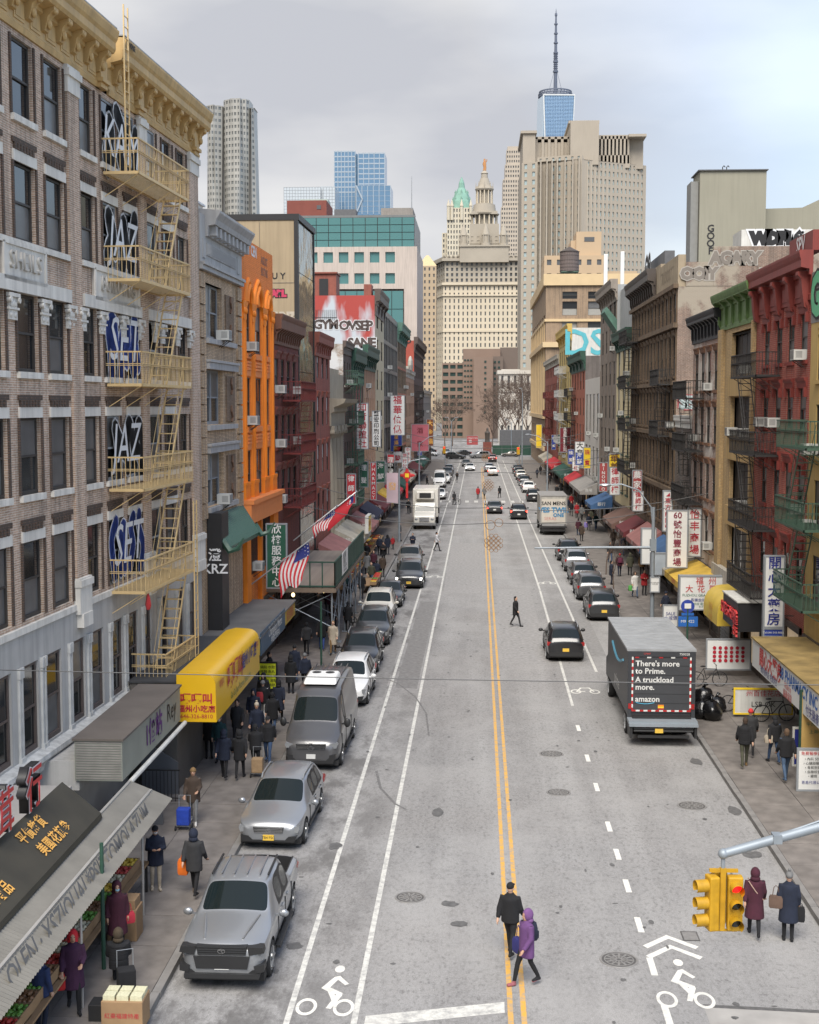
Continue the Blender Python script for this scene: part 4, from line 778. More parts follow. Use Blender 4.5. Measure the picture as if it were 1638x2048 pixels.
m = MB(); [m.box(.9 + i * 2.3, 2.2 + i * 2.3, -.1, -.03, 17.15, 17.7) for i in range(4)]; m.build('frieze_panel', RTR, co); m = MB(); m.box(6.2, 10.1, .0, .5, 18.9, 19.7); m.build('parapet', RTR, q1); letter(q1, 'SPV', .9, SPW, (8.2, -.02, 19.3), name='graffiti', off=.02)
fire_escape('black iron fire escape on the red brick building on the right', q1, [14.1, 10.6, 7.3, 4.3], -.2, 5.4, 1.15, IRON, (.8, 3.0), thin=.8)
for u, z, t_ in ((9.1, 14.6, 'top right'), (4.6, 11.8, 'third storey'), (2.2, 11.8, 'left third storey'), (9.1, 8.3, 'right second storey'), (7.0, 5.0, 'lowest')): air_con(q1, u, z, 'air conditioner in the %s window of the red brick building' % t_)
# yellow brick with green cornice
YBK = BR('yellow_brick', (.52, .36, .17), (.46, .31, .14), (.34, .26, .16), .28, .08, .014, .25, (.15, .10, .05)); GRNL = M('moss_green_paint', (.13, .22, .07), .6, .2, 2, streak=.5); OCH = M('ochre_panel', (.46, .31, .13), .7, .1, 1, streak=.3)
q2 = thing('brick_building', 'yellow brick building with moss green cornice and wide window bays', 'building', (13.2, 71.95, 0), -pi / 2); rq = random.Random(6)
op = [(2.95, 8.55, c, d) for c, d in ((14.33, 16.5), (11.2, 13.17), (7.6, 9.9), (4.3, 6.5))]; shell(q2, 8.9, 16.9, 14, op, YBK, YBK)
for a, b, c, d in op[:3]: window(q2, a, c, b - a, d - c, '5', .3, BRONZE, rr=rq, panes=lambda i, r: r.choice([GLA, GLC, GLA]))
window(q2, 2.95, 4.3, 5.6, 2.2, '3', .3, WHITE, rr=rq)
for c, d in ((13.17, 14.33), (9.9, 11.2), (6.5, 7.6)): m = MB(); m.box(2.6, 8.75, -.14, .02, c + .06, d - .06); m.build('spandrel_panel', OCH, q2)
m = MB(); m.box(0, 1.1, -.2, .02, 3.9, 16.8); m.box(8.6, 8.9, -.2, .02, 3.9, 16.8); m.build('pilaster', YBK, q2); m = MB(); m.box(-.1, 9, -.3, .02, 3.3, 4.15); m.build('stone_base', STONE, q2)
shopfront(q1, .2, 9.9, 3.7, -.03); shopfront(q2, .2, 8.7, 3.2, -.33); cornice(q2, -.4, 9.1, 16.75, 1.9, 1.3, GRNL, 6, frieze=.62)
for u, z, t_ in ((6.5, 14.33, 'top'), (3.6, 11.2, 'left middle'), (6.8, 11.2, 'right middle'), (6.6, 7.6, 'lower')): air_con(q2, u, z, 'air conditioner in the %s wide bay of the yellow brick building' % t_, y=.1)
# weathered
WBK = BR('peeling_white_brick', (.36, .20, .14), (.30, .15, .10), (.50, .46, .42), .24, .08, .014, .35, plaster=(.52, .47, .42)); rustT = M('rusty_brown_trim', (.20, .095, .05), .75, .25, 3, streak=.4)
q3 = rowhouse('R', 72.1, 81.2, 16.8, 'weathered building of peeling brick with black cornice and black fire escape', WBK, WBK, rustT, 4, [(13.6, 15.8), (10.6, 12.65), (7.4, 9.4), (4.6, 6.4)], .55, None, hood=rustT, sill=rustT)
cornice(q3, -.2, 9.2, 16.45, 1.6, 1.1, BLACK, 9, frieze=.55); fire_escape('black iron fire escape on the weathered peeling brick building', q3, [13.2, 10.1, 7.0], -.6, 4.6, 1.15, IRON, (1.0, 3.0), thin=.8)
for u, z, t_ in ((6.3, 13.6, 'top'), (1.8, 10.6, 'middle'), (7, 4.6, 'low')): air_con(q3, u, z, 'air conditioner in the %s window of the weathered building' % t_)
q3b = rowhouse('R', 81.3, 87.8, 11.9, 'low dark brick building with pointed windows beside the big brown facade', BR('soot_brick', (.10, .075, .06), (.08, .06, .05), (.17, .14, .12), .3, .1, .02, .3), BRK, STONE, 3, fl(4.8, 2, 3.4, 2.3), .4, (.8, .4, OFFW, 0))
# big brown
BRW = BR('brown_weathered_stone', (.20, .135, .085), (.15, .10, .065), (.10, .075, .055), .6, .22, .02, .75, (.035, .028, .022)); SIDEW = BR('patched_side_wall', (.26, .165, .12), (.21, .13, .095), (.30, .255, .215), .24, .08, .014, .4, plaster=(.33, .285, .225)); BRWT = M('brown_carved_trim', (.17, .115, .07), .8, .3, 2, streak=.6)
q4 = rowhouse('R', 87.9, 113.4, 20.6, 'tall soot stained brown building with rows of narrow columned windows', BRW, SIDEW, BRWT, 13, [(18.3, 20.2), (14.7, 17.4), (11.2, 13.7), (7.5, 10.2), (4.5, 6.6)], .5, None, D=30, pil=BRWT, sill=BRWT, hood=BRWT, panes=lambda i, r: r.choices([GLA, GLC, M('boarded', (.22, .17, .12), .8, .2, 3)], [6, 3, 2])[0])
for z in (20.5, 17.9, 14.1, 10.6, 6.9): m = MB(); m.box(-.1, 25.6, -.3, .02, z, z + .28); m.build('string_course', BRWT, q4)
cornice(q4, -.3, 14.5, 20.7, 2.2, 1.6, BRONZE, 12, frieze=.45); m = MB(); m.box(15, 25.44, 0, .5, 20.6, 22.7); m.box(0, 14.9, .3, .8, 20.6, 23.2); m.build('parapet', M('sand_parapet', (.36, .29, .20), .85, .15, 1, streak=.4), q4); letter(q4, 'TRUSCOTT', 1.2, M('faded_letter', (.24, .19, .13), .8), (20.3, -.01, 21.7), off=.02)
m = MB(); m.box(25.1, 25.52, .51, 2.3, 20.62, 22.2); m.box(25.1, 25.52, 2.31, 26, 20.62, 23.2); m.build('side_parapet', SIDEW, q4)
graffiti(q4, 'Q9', 2.6, (7.5, .28, 23.6), SPK, SPW, 0, .12); m = MB(); m.box(1, 13, .85, 1.6, 20.6, 24.4); m.build('roof_shed', DKG, q4)
for tx, y, z, sz in (('OOIY', 1.35, 21.4, 1.05), ('AGARY', 3.7, 22.4, 1.1), ('BAA', 6.2, 21.3, 1.0)): graffiti(q4, tx, sz, (25.54, y, z), M('grey_bubble', (.20, .175, .15), .8), M('pale_bubble', (.37, .34, .30), .8), pi / 2, .07, .85)
graffiti(q4, 'SEGN', 1.1, (25.53, 1.4, 12.9), M('spray_pale_aqua', (.42, .50, .50), .7), M('spray_crimson', (.40, .08, .09), .7), pi / 2, .08, .8)
m = MB(); m.box(22, 24.9, 4.2, 8.9, 20.6, 24.35); wd = m.build('roof_hut', OFFW, q4); graffiti(q4, 'WDPL6', 1.05, (24.93, 6.5, 23.75), SPK, SPW, pi / 2, .13, .95)
fire_escape('long black fire escape at the left end of the big brown facade', q4, [17.9, 14.2, 10.7, 7.2], .4, 6.2, 1.2, IRON, (5.2, 3.2), thin=1.0)
fire_escape('black fire escape hanging over the restaurant sign on the brown facade', q4, [14.2, 10.7], 20.2, 24.6, 1.1, IRON, (23.8, 22.0), thin=.9)
for u, z, t_ in ((3.0, 11.2, 'third storey'), (3.4, 7.5, 'second storey'), (24.2, 11.2, 'far right')): air_con(q4, u, z, 'air conditioner at the %s window of the big brown facade' % t_)
# cream and green, grey, white modern ...
q5 = rowhouse('R', 113.5, 125.7, 19.0, 'narrow cream building with dark green cornice and arched windows', M('butter_cream', (.62, .53, .33), .7, .08, 1.5, streak=.2), CONC, GRNC, 3, fl(4.8, 4, 3.5, 2.6), .45, (1.8, 1.3, GRNC, 8), sill=GRNC, hood=GRNC)
m = MB(); m.box(0, 12.2, .3, 9, 19, 23.6); m.build('attic', M('grey_render', (.36, .37, .37), .85, .1, 1, streak=.4), q5)
m = MB(); m.box(12.2, 12.5, .2, 2.4, 19.4, 22.2); m.build('graffiti_block', M('moss_block', (.14, .22, .10), .7, .25, 1), q5)
q6 = rowhouse('R', 125.8, 142.1, 24.2, 'grey brown building with stone arches and copper green ornament', M('grey_brown_stone', (.23, .19, .16), .85, .15, 1, streak=.4), M('grey_render', (.36, .37, .37), .85), STONE, 4, fl(4.8, 6, 3.3, 2.3), .4, (2.0, 1.6, M('stone_cornice', (.28, .24, .20), .8, .15, 2, streak=.4), 8), pil=M('grey_brown_stone', (.23, .19, .16)))
m = MB(); m.prism([(0, 19.8), (-1.2, 21.6), (-1.0, 22.1), (0, 20.9)], 'x', 12.5, 16.2); m.build('copper_gable', M('verdigris', (.08, .17, .13)), q6)
q7 = rowhouse('R', 142.2, 162, 15.8, 'white modern building with tall strips of dark glass', M('white_concrete', (.60, .57, .53), .75, .06, 1, streak=.15), M('white_concrete', (.60, .57, .53)), WHITE, 4, [(9.2, 14.0), (4.4, 8.0)], .55, None, style='fixed', name='modern_building', panes=lambda i, r: GLA)
q8 = rowhouse('R', 162.1, 186, 18.8, 'salmon brick building with dark green tin roof crown', M('salmon_brick', (.40, .13, .08), .8, .12, 2, streak=.25), M('tar_wall', (.16, .14, .13), .85, .25, 1, streak=.4), GRNC, 5, fl(4.8, 4, 3.3, 2.2), .4, (2.4, 1.6, GRNC, 5))
letter(q8, 'PNG', 2.6, SPW, (23.95, 4.3, 17.7), pi / 2, 'graffiti', off=.05); fire_escape('black fire escape on the salmon brick building down the right side', q8, [14, 10.7, 7.4], 2, 9, 1.2, IRON, (8, 5), thin=1.3)
q9 = rowhouse('R', 186.1, 214, 23.6, 'building with yellow cornice and white side wall tagged in turquoise', M('pale_yellow_paint', (.55, .42, .17), .75, .1, 1), OFFW, STONE, 6, fl(4.8, 5, 3.5, 2.3), .45, (2.4, 1.6, M('yellow_cornice', (.55, .38, .10), .7, .15, 2), 6))
letter(q9, 'DSHX', 5.0, SPT, (27.95, 5.4, 21.4), pi / 2, 'graffiti', off=.08); graffiti(q9, 'ERTOZ', 2.4, (27.96, 3.0, 18.2), M('spray_sky', (.10, .28, .60), .7), SPB, pi / 2, .06, .8); graffiti(q9, 'GOONIZ', 2.1, (27.96, 8.6, 18.6), SPK, M('pale_bubble', (.44, .42, .39)), pi / 2, .06, .8)
fire_escape('white painted fire escape far down the right side', q9, [17.5, 14, 10.5, 7.0], 8, 18, 1.3, M('white_iron', (.5, .5, .5), .6), (17, 13), thin=1.6)
q10 = rowhouse('R', 214.1, 258, 20.6, 'rust red building with coloured patches before the tan corner block', M('rust_paint', (.30, .08, .055), .8, .25, .3, streak=.3), BRK, STONE, 9, fl(4.8, 5, 3.2, 2.0), .45, (1.6, 1.0, STONE, 8))
fire_escape('red fire escape on the rust red building far down the street', q10, [14, 10.8, 7.6], 18, 30, 1.4, REDI, (28, 24), thin=1.8)
TANB = BR('tan_brick', (.36, .255, .165), (.32, .22, .14), (.30, .22, .15), .3, .1, .02, .25); CRMT = M('cream_terracotta', (.60, .45, .26), .75, .08, .6)
q11 = thing('corner_building', 'tall tan brick corner building with cream bands at the end of the right row', 'building', (13.2, 323, 0), -pi / 2); rq = random.Random(8)
op = [(3 + i * 7.6, 3 + i * 7.6 + 4.6, 6 + j * 3.7, 8.4 + j * 3.7) for i in range(8) for j in range(7)]; m = MB(); panel(m, 0, 64.8, 0, 36.8, op, 0, .4); m.build('wall', TANB, q11)
for a, b, c, d in op: window(q11, a, c, b - a, d - c, 'double', .3, BRONZE, rr=rq)
so = [(3.2 + i * 4.4 + .6 * (i % 2), 3.2 + i * 4.4 + .6 * (i % 2) + 2.9, z, z + h) for i in range(6) for z, h in ((33.4, 1.4), (30.2, 2.7), (25.3, 4.2), (20, 3.4), (15, 3.4))]
m = MB(); panel(m, 0, 28, 0, 36.8, so, 0, .4); sw = m.build('side_wall', TANB, q11, loc=(64.8, 0, 0), rz=pi / 2)
for a, b, c, d in so:
 k = window(sw, a, c, b - a, d - c, 'sash', .3, BRONZE, rr=rq)
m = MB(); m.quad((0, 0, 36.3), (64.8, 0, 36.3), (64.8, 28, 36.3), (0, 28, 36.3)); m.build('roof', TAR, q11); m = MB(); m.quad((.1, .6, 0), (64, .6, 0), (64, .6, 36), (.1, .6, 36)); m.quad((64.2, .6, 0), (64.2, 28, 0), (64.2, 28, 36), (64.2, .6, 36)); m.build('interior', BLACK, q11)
for z, h, pr in ((36.0, 2.2, .5), (29.0, .5, .25), (24.0, 1.0, .6), (10.0, .8, .5), (3.6, .8, .4)): m = MB(); m.box(-.2, 64.8 + pr, -pr, 0.02, z, z + h); m.box(64.78, 64.8 + pr, .02, 28, z, z + h); m.build('terracotta_band', CRMT, q11)
for i in range(9): m = MB(); m.box(.6 + i * 7.6 - .5, .6 + i * 7.6 + .7, -.25, .02, 10.8, 29); m.build('terracotta_pier', CRMT, q11)
# ================================================================== distant buildings
_pt, _yw = radians(4.727), radians(3.006)
def at(px, py, Y):
 """world point seen at a photo pixel at distance Y (used once, to work out where far things stand)"""
 f = Vector((-sin(_yw) * cos(_pt), cos(_yw) * cos(_pt), -sin(_pt))); r = Vector((cos(_yw), sin(_yw), 0)); u = r.cross(f)
 d = f + r * ((px - 819) / 2600) - u * ((py - 1024) / 2600); d *= Y / d.y; return d.x, 12.8 + d.z
def X_(px, Y): return at(px, 809, Y)[0]
def Z_(py, Y): return at(956, py, Y)[1]
def grid(mw, mg, A, B, z0, z1, nc, nr, wf=.5, hf=.6, rec=.4, edge=.0, skip=None):
 """a wall from A to B (seen from outside: left to right) with nc x nr recessed windows; wall quads to mw, panes to mg"""
 ax, ay = A; bx, by = B; L_ = hypot(bx - ax, by - ay); ux, uy = (bx - ax) / L_, (by - ay) / L_; nx, ny = -uy, ux   # inward
 def pt(u, d, z): return (ax + ux * u + nx * d, ay + uy * u + ny * d, z)
 e = edge * L_; cw = (L_ - 2 * e) / nc; rh = (z1 - z0) / nr
 xs = [(e + cw * (i + .5 - wf / 2), e + cw * (i + .5 + wf / 2)) for i in range(nc)]; zs = [(z0 + rh * (j + .5 - hf / 2), z0 + rh * (j + .5 + hf / 2)) for j in range(nr)]
 lo = 0
 for a, b in xs + [(L_, L_)]: mw.quad(pt(lo, 0, z0), pt(a, 0, z0), pt(a, 0, z1), pt(lo, 0, z1)); lo = b
 for a, b in xs:
  lz = z0
  for c, d in zs + [(z1, z1)]: mw.quad(pt(a, 0, lz), pt(b, 0, lz), pt(b, 0, c), pt(a, 0, c)); lz = d
  mw.quad(pt(a, 0, z0), pt(a, rec, z0), pt(a, rec, z1), pt(a, 0, z1)); mw.quad(pt(b, 0, z0), pt(b, rec, z0), pt(b, rec, z1), pt(b, 0, z1))
  for c, d in zs:
   if skip and skip.random() < .0: continue
   mg.quad(pt(a, rec * .8, c), pt(b, rec * .8, c), pt(b, rec * .8, d), pt(a, rec * .8, d)); mw.quad(pt(a, 0, d), pt(b, 0, d), pt(b, rec, d), pt(a, rec, d)); mw.quad(pt(a, 0, c), pt(b, 0, c), pt(b, rec, c), pt(a, rec, c))
def blockgrid(root, x0, x1, y0, y1, z0, z1, nc, nr, ns, mw, mg, wf=.5, hf=.6, rec=.5, name='wall', roofm=None, crown=0):
 w, g_ = MB(), MB(); grid(w, g_, (x0, y0), (x1, y0), z0, z1, nc, nr, wf, hf, rec); grid(w, g_, (x0, y1), (x0, y0), z0, z1, ns, nr, wf, hf, rec); grid(w, g_, (x1, y0), (x1, y1), z0, z1, ns, nr, wf, hf, rec)
 w.quad((x0, y1, z0), (x1, y1, z0), (x1, y1, z1), (x0, y1, z1)); w.quad((x0, y0, z1), (x1, y0, z1), (x1, y1, z1), (x0, y1, z1))
 if crown: w.box(x0 - crown, x1 + crown, y0 - crown, y1 + crown, z1, z1 + crown * 2)
 w.build(name, mw, root); tag(g_.build('windows', mg, root), kind='stuff')
DGL = GL('distant_pane', (.11, .115, .12), .12, .2); DGLB = GL('distant_blue_pane', (.10, .16, .20), .1)  # distant_pane colour is lifted to paint in distance haze and sky reflection
def far(name, label, x=0, y=0): return thing(name, label, 'building', (0, 0, 0))
# teal glass and concrete building
TEAL = GL('teal_glass', (.09, .22, .22), .12, .25); PINKC = M('pinkish_concrete', (.50, .43, .38), .85, .08, .25, streak=.3); Y = 276.
tb = far('office_building', 'concrete office building with bands of teal glass behind the left row'); xl, xr = X_(560, Y), X_(834, Y)
zz = [0, Z_(676, Y), Z_(577, Y), Z_(492, Y), Z_(431, Y)]
m = MB(); m.box(X_(790, Y), xr - .3, Y + 1.2, Y + 29, 0, zz[3] - .2); m.box(xl, X_(789, Y), Y + 1.2, Y + 29, zz[2], zz[3] - .2); m.box(xl, X_(789, Y), Y + 1.2, Y + 29, 0, zz[2] - .1); m.build('core', PINKC, tb)
w, g_ = MB(), MB(); grid(w, g_, (X_(612, Y), Y), (X_(796, Y), Y), zz[2], zz[3], 6, 2, .62, .5, .6); w.quad((X_(796, Y), Y, zz[2]), (xr, Y, zz[2]), (xr, Y, zz[3]), (X_(796, Y), Y, zz[3])); w.quad((xr, Y, 0), (xr, Y + 30, 0), (xr, Y + 30, zz[3]), (xr, Y, zz[3])); w.quad((X_(808, Y), Y, 0), (xr, Y, 0), (xr, Y, zz[2]), (X_(808, Y), Y, zz[2])); w.quad((xl, Y, zz[2]), (X_(612, Y), Y, zz[2]), (X_(612, Y), Y, zz[3]), (xl, Y, zz[3])); w.quad((xl, Y, zz[3]), (xr, Y, zz[3]), (xr, Y + 30, zz[3]), (xl, Y + 30, zz[3])); w.build('wall', PINKC, tb); tag(g_.build('windows', TEAL, tb), kind='stuff')
def glassband(root, x0, x1, y, z0, z1, nc, nr, mat, fr, name='glass_panel'):
 m = MB(); m.box(x0, x1, y + .1, y + .3, z0, z1); m.build('mullion_backing', fr, root); cw, rh = (x1 - x0) / nc, (z1 - z0) / nr; q = MB(); q.box(.07, cw - .07, -.02, .1, .07, rh - .07); me = q.mesh(name, mat)
 for i in range(nc):
  for j in range(nr): inst(name, me, root, (x0 + i * cw, y, z0 + j * rh))
glassband(tb, xl, X_(828, Y), Y + 1.5, zz[3], zz[4], 11, 4, TEAL, BLACK); m = MB(); m.box(xl, X_(828, Y), Y + 1.8, Y + 30, zz[3], zz[4] + .5); m.build('top_block', GMET, tb)
glassband(tb, X_(600, Y), X_(807, Y), Y - .4, 2, zz[2] - .4, 9, 9, TEAL, BLACK)
m = MB(); m.box(X_(757, Y), X_(822, Y), Y + 8, Y + 20, zz[4], Z_(403, Y)); m.build('roof_plant', CONC, tb); m = MB(); m.cyl((X_(821, Y), Y + 5, Z_(410, Y)), (X_(821, Y), Y + 5, Z_(343, Y)), .12, .05, 6); m.build('aerial', GREYF, tb)
m = MB(); m.box(X_(715, Y), X_(752, Y), Y + 6, Y + 9, zz[4], Z_(421, Y), 0); m.box(X_(662, Y), X_(706, Y), Y + 8, Y + 12, zz[4], Z_(405, Y), 1); m.build('roof_huts', [TRED, DKG], tb)
rt_ = far('brick_building', 'dark red brick block rising behind the tan stucco building'); Y = 330.; m = MB(); m.box(X_(577, Y), X_(655, Y), Y, Y + 14, 0, Z_(398, Y)); m.build('wall', M('far_dark_brick', (.20, .06, .045), .85, .1, .5), rt_); m = MB(); m.box(X_(636, Y), X_(644, Y), Y - .1, Y + .1, Z_(416, Y), Z_(408, Y)); m.build('window', DGL, rt_)
m = MB(); m.box(X_(600, Y), X_(655, Y), Y + 3, Y + 9, Z_(398, Y), Z_(392, Y)); m.build('roof_plant', M('greenish_tank', (.35, .42, .38), .7), rt_)
# silver rippled tower
Y = 1080.; ST = M('rippled_steel', (.35, .34, .31), .42, .15, .05, met=.15); gt = far('skyscraper', 'silver rippled steel residential tower on the skyline at left')
rg = random.Random(12)
def lobe(x0, x1, ztop, n, bulge, depth, nr=52, seed=0):
 r_ = random.Random(seed); w, g_ = MB(), MB(); z0 = 0; rh = (ztop - z0) / nr; ph = [r_.uniform(0, 6.3) for _ in range(n + 1)]
 def P(i, j):
  t = i / n; x = x0 + (x1 - x0) * t; y = Y - bulge * sin(pi * t) + 1.5 * sin(ph[i] + j * .16 + 1.3 * sin(j * .07 + i)); return x + .8 * sin(ph[i] * 2 + j * .11), y
 for i in range(n):
  for j in range(nr):
   a, b, c, d = P(i, j), P(i + 1, j), P(i + 1, j + 1), P(i, j + 1); za, zb = z0 + j * rh, z0 + (j + 1) * rh
   def q(s, t, dd=0): x = (a[0] * (1 - s) + b[0] * s) * (1 - t) + (d[0] * (1 - s) + c[0] * s) * t; y = (a[1] * (1 - s) + b[1] * s) * (1 - t) + (d[1] * (1 - s) + c[1] * s) * t; return (x, y + dd, za + (zb - za) * t)
   s0, s1, t0, t1 = .22, .74, .3, .8
   w.quad(q(0, 0), q(1, 0), q(1, t0), q(0, t0)); w.quad(q(0, t1), q(1, t1), q(1, 1), q(0, 1)); w.quad(q(0, t0), q(s0, t0), q(s0, t1), q(0, t1)); w.quad(q(s1, t0), q(1, t0), q(1, t1), q(s1, t1))
   g_.quad(q(s0, t0, .5), q(s1, t0, .5), q(s1, t1, .5), q(s0, t1, .5)); w.quad(q(s0, t0), q(s1, t0), q(s1, t0, .5), q(s0, t0, .5)); w.quad(q(s0, t0), q(s0, t1), q(s0, t1, .5), q(s0, t0, .5)); w.quad(q(s1, t0), q(s1, t1), q(s1, t1, .5), q(s1, t0, .5))
 for e in (0, n):
  for j in range(nr): a, d = P(e, j), P(e, j + 1); w.quad((a[0], a[1], z0 + j * rh), (a[0], Y + depth, z0 + j * rh), (d[0], Y + depth, z0 + (j + 1) * rh), (d[0], d[1], z0 + (j + 1) * rh))
 w.quad((x0, Y - 1, ztop), (x1, Y - 1, ztop), (x1, Y + depth, ztop), (x0, Y + depth, ztop)); w.build('rippled_cladding', ST, gt); tag(g_.build('windows', GL('tower_pane', (.17, .175, .17), .15, .2), gt), kind='stuff')
lobe(X_(420, Y), X_(450, Y), Z_(206, Y), 6, 5, 14, seed=1); lobe(X_(455, Y), X_(504, Y), Z_(195, Y), 9, 9, 16, seed=2); lobe(X_(505, Y), X_(515, Y), Z_(211, Y), 2, 2, 16, seed=3)
m = MB(); m.box(X_(448, Y), X_(508, Y), Y + 4, Y + 18, 0, Z_(212, Y)); m.build('core', M('grey_steel_recess', (.22, .22, .22), .6), gt)
# blue glass tower and the pale glass slab
Y = 950.; BLG = GL('blue_tower_glass', (.16, .28, .42), .12, .45); bt = far('skyscraper', 'blue glass tower standing behind the teal glass building')
m = MB(); m.box(X_(671, Y), X_(712, Y), Y, Y + 25, 0, Z_(299, Y)); m.box(X_(718, Y), X_(770, Y), Y + .5, Y + 25, 0, Z_(303, Y)); m.box(X_(711, Y), X_(719, Y), Y + 3, Y + 25, 0, Z_(304, Y)); m.box(X_(716, Y), X_(783, Y), Y - 8, Y + 20, 0, Z_(373, Y)); m.build('glass_body', BLG, bt)
m = MB(); WF = M('white_mullion', (.32, .38, .44), .5)
for (xa, xb, yy, t_, b_, n, k) in ((671, 712, Y, 299, 430, 6, 26), (718, 770, Y + .5, 303, 430, 5, 25), (716, 783, Y - 8, 373, 430, 6, 11)):
 for i in range(n + 1): x = X_(xa + (xb - xa) * i / n, Y); m.box(x - .25, x + .25, yy - .3, yy, Z_(b_, Y), Z_(t_, Y))
 for j in range(k): z = Z_(t_, Y) - j * 3.6; m.box(X_(xa, Y), X_(xb, Y), yy - .12, yy, z - (.9 if j < 9 and t_ < 320 else .22), z)
m.bar((X_(716, Y), Y - 8.4, Z_(373, Y)), (X_(728, Y), Y - 8.4, Z_(400, Y)), 1); m.bar((X_(728, Y), Y - 8.4, Z_(400, Y)), (X_(716, Y), Y - 8.4, Z_(428, Y)), 1); m.build('mullions', WF, bt)
Y = 900.; wg = far('office_building', 'pale silvery glass block low on the skyline left of the blue tower'); m = MB(); m.box(X_(571, Y), X_(643, Y), Y, Y + 30, 0, Z_(371, Y)); m.box(X_(648, Y), X_(672, Y), Y, Y + 30, 0, Z_(370, Y)); m.box(X_(642, Y), X_(649, Y), Y + 2, Y + 25, 0, Z_(369, Y)); m.build('glass_body', GL('pale_glass', (.55, .60, .64), .2, .3), wg)
m = MB()
for i in range(19): x = X_(571 + i * 5.6, Y); m.box(x - .12, x + .12, Y - .15, Y, Z_(430, Y), Z_(371, Y))
for j in range(10): z = Z_(371, Y) - j * 2.1; m.box(X_(571, Y), X_(672, Y), Y - .1, Y, z - .15, z)
m.build('mullions', GREYF, wg)
# tan slender tower with pyramid roof
Y = 640.; st = far('tower', 'slender tan tower with pyramid roof left of the civic tower'); TS = M('tan_stone_far', (.40, .31, .21), .85, .06, .2)
blockgrid(st, X_(836, Y), X_(872, Y), Y, Y + 10, 0, Z_(531, Y), 4, 26, 4, TS, DGL, .35, .5); m = MB(); a, b, z = X_(835, Y), X_(873, Y), Z_(531, Y); m.ring([[(a, Y, z), (b, Y, z), (b, Y + 10, z), (a, Y + 10, z)], [((a + b) / 2 - .6, Y + 4.5, Z_(508, Y)), ((a + b) / 2 + .6, Y + 4.5, Z_(508, Y)), ((a + b) / 2 + .6, Y + 5.5, Z_(508, Y)), ((a + b) / 2 - .6, Y + 5.5, Z_(508, Y))]]); m.build('pyramid_roof', M('straw_roof', (.52, .42, .24), .8), st)
# civic tower (wide limestone building with tiered lantern)
Y = 890.; CS = M('civic_limestone', (.56, .485, .37), .85, .06, .06, streak=.12); CSD = M('civic_limestone_aged', (.36, .32, .26), .85, .1, .1); cv = far('civic_tower', 'wide limestone civic tower with tiered colonnaded lantern and gilded statue')
x0, x1 = X_(886, Y), X_(1045, Y); zt = Z_(570, Y)
w, g_ = MB(), MB(); A = (X_(850, Y), Y + 45); grid(w, g_, A, (x0, Y), 0, zt, 9, 22, .34, .6, .8); grid(w, g_, (x0, Y), (x1, Y), 0, zt, 18, 22, .3, .62, .8); w.quad((x0, Y, zt), (x1, Y, zt), (x1, Y + 45, zt), (A[0], Y + 45, zt)); w.build('wall', CS, cv); tag(g_.build('windows', DGL, cv), kind='stuff')
m = MB(); pl = lambda o, e=0: [(A[0] - o, A[1]), (x0 - o * .5, Y - o), (x1 + e, Y - o), (x1 + e, Y + 45)]
m.prism(pl(1.5), 'z', zt, zt + 1.6); m.prism(pl(.5), 'z', Z_(664, Y), Z_(660, Y)); m.prism(pl(1.0), 'z', Z_(592, Y), Z_(589, Y)); m.build('cornice', CS, cv)
w, g_ = MB(), MB(); z2 = Z_(522, Y); grid(w, g_, (A[0] + 2, A[1]), (x0 + 1, Y + 1), zt + 1.6, z2, 7, 4, .45, .6, .9); grid(w, g_, (x0 + 1, Y + 1), (x1, Y + 1), zt + 1.6, z2, 16, 4, .45, .62, .9); w.quad((x0, Y, z2), (x1, Y, z2), (x1, Y + 45, z2), (A[0], Y + 45, z2)); w.build('colonnade_storeys', CSD, cv); tag(g_.build('windows', DGL, cv), kind='stuff')
m = MB(); m.prism(pl(1.8), 'z', z2, z2 + 1.5); m.prism(pl(.4), 'z', z2 + 1.5, z2 + 3); [m.box(x0 + i * 3, x0 + i * 3 + 1.6, Y - 1.2, Y - .5, z2 + 3, z2 + 4.2) for i in range(18)]; m.build('upper_cornice', CSD, cv)
cx = X_(967, Y); cy = Y + 14
def tier(xw, yb, yt, name='tower_tier', mat=CSD): a, b = xw * Y / 2600 / 2, 0; q = MB(); q.box(cx - a, cx + a, cy - a, cy + a, Z_(yb, Y), Z_(yt, Y)); return q, a
m, a = tier(96, 525, 492); m.box(cx - a * 1.05, cx + a * 1.05, cy - a * 1.05, cy + a * 1.05, Z_(494, Y), Z_(491, Y)); m.build('tower_base', CSD, cv)
m, a = tier(58, 492, 446); m.build('tower_shaft', CSD, cv)
w, g_ = MB(), MB(); grid(w, g_, (cx - a - .3, cy - a - .3), (cx + a + .3, cy - a - .3), Z_(486, Y), Z_(470, Y), 5, 2, .4, .6, .6); w.build('tower_wall', CSD, cv); tag(g_.build('windows', DGL, cv), kind='stuff')
def drum(r, yb, yt, n, cr_, name):
 q = MB(); z0, z1 = Z_(yb, Y), Z_(yt, Y); q.cyl((cx, cy, z0), (cx, cy, z1), r * .74, n=20); q.cyl((cx, cy, z1), (cx, cy, z1 + 1.0), r * 1.12, r * 1.2, 24); q.cyl((cx, cy, z0 - .8), (cx, cy, z0), r * 1.1, n=24); o = q.build(name, CSD, cv, True)
 c = MB(); c.cyl((0, 0, z0), (0, 0, z1), cr_, cr_ * .85, 8); me = c.mesh('column', CS, True)
 for k in range(n): inst('column', me, o, (cx + r * cos(2 * pi * k / n), cy + r * sin(2 * pi * k / n), 0))
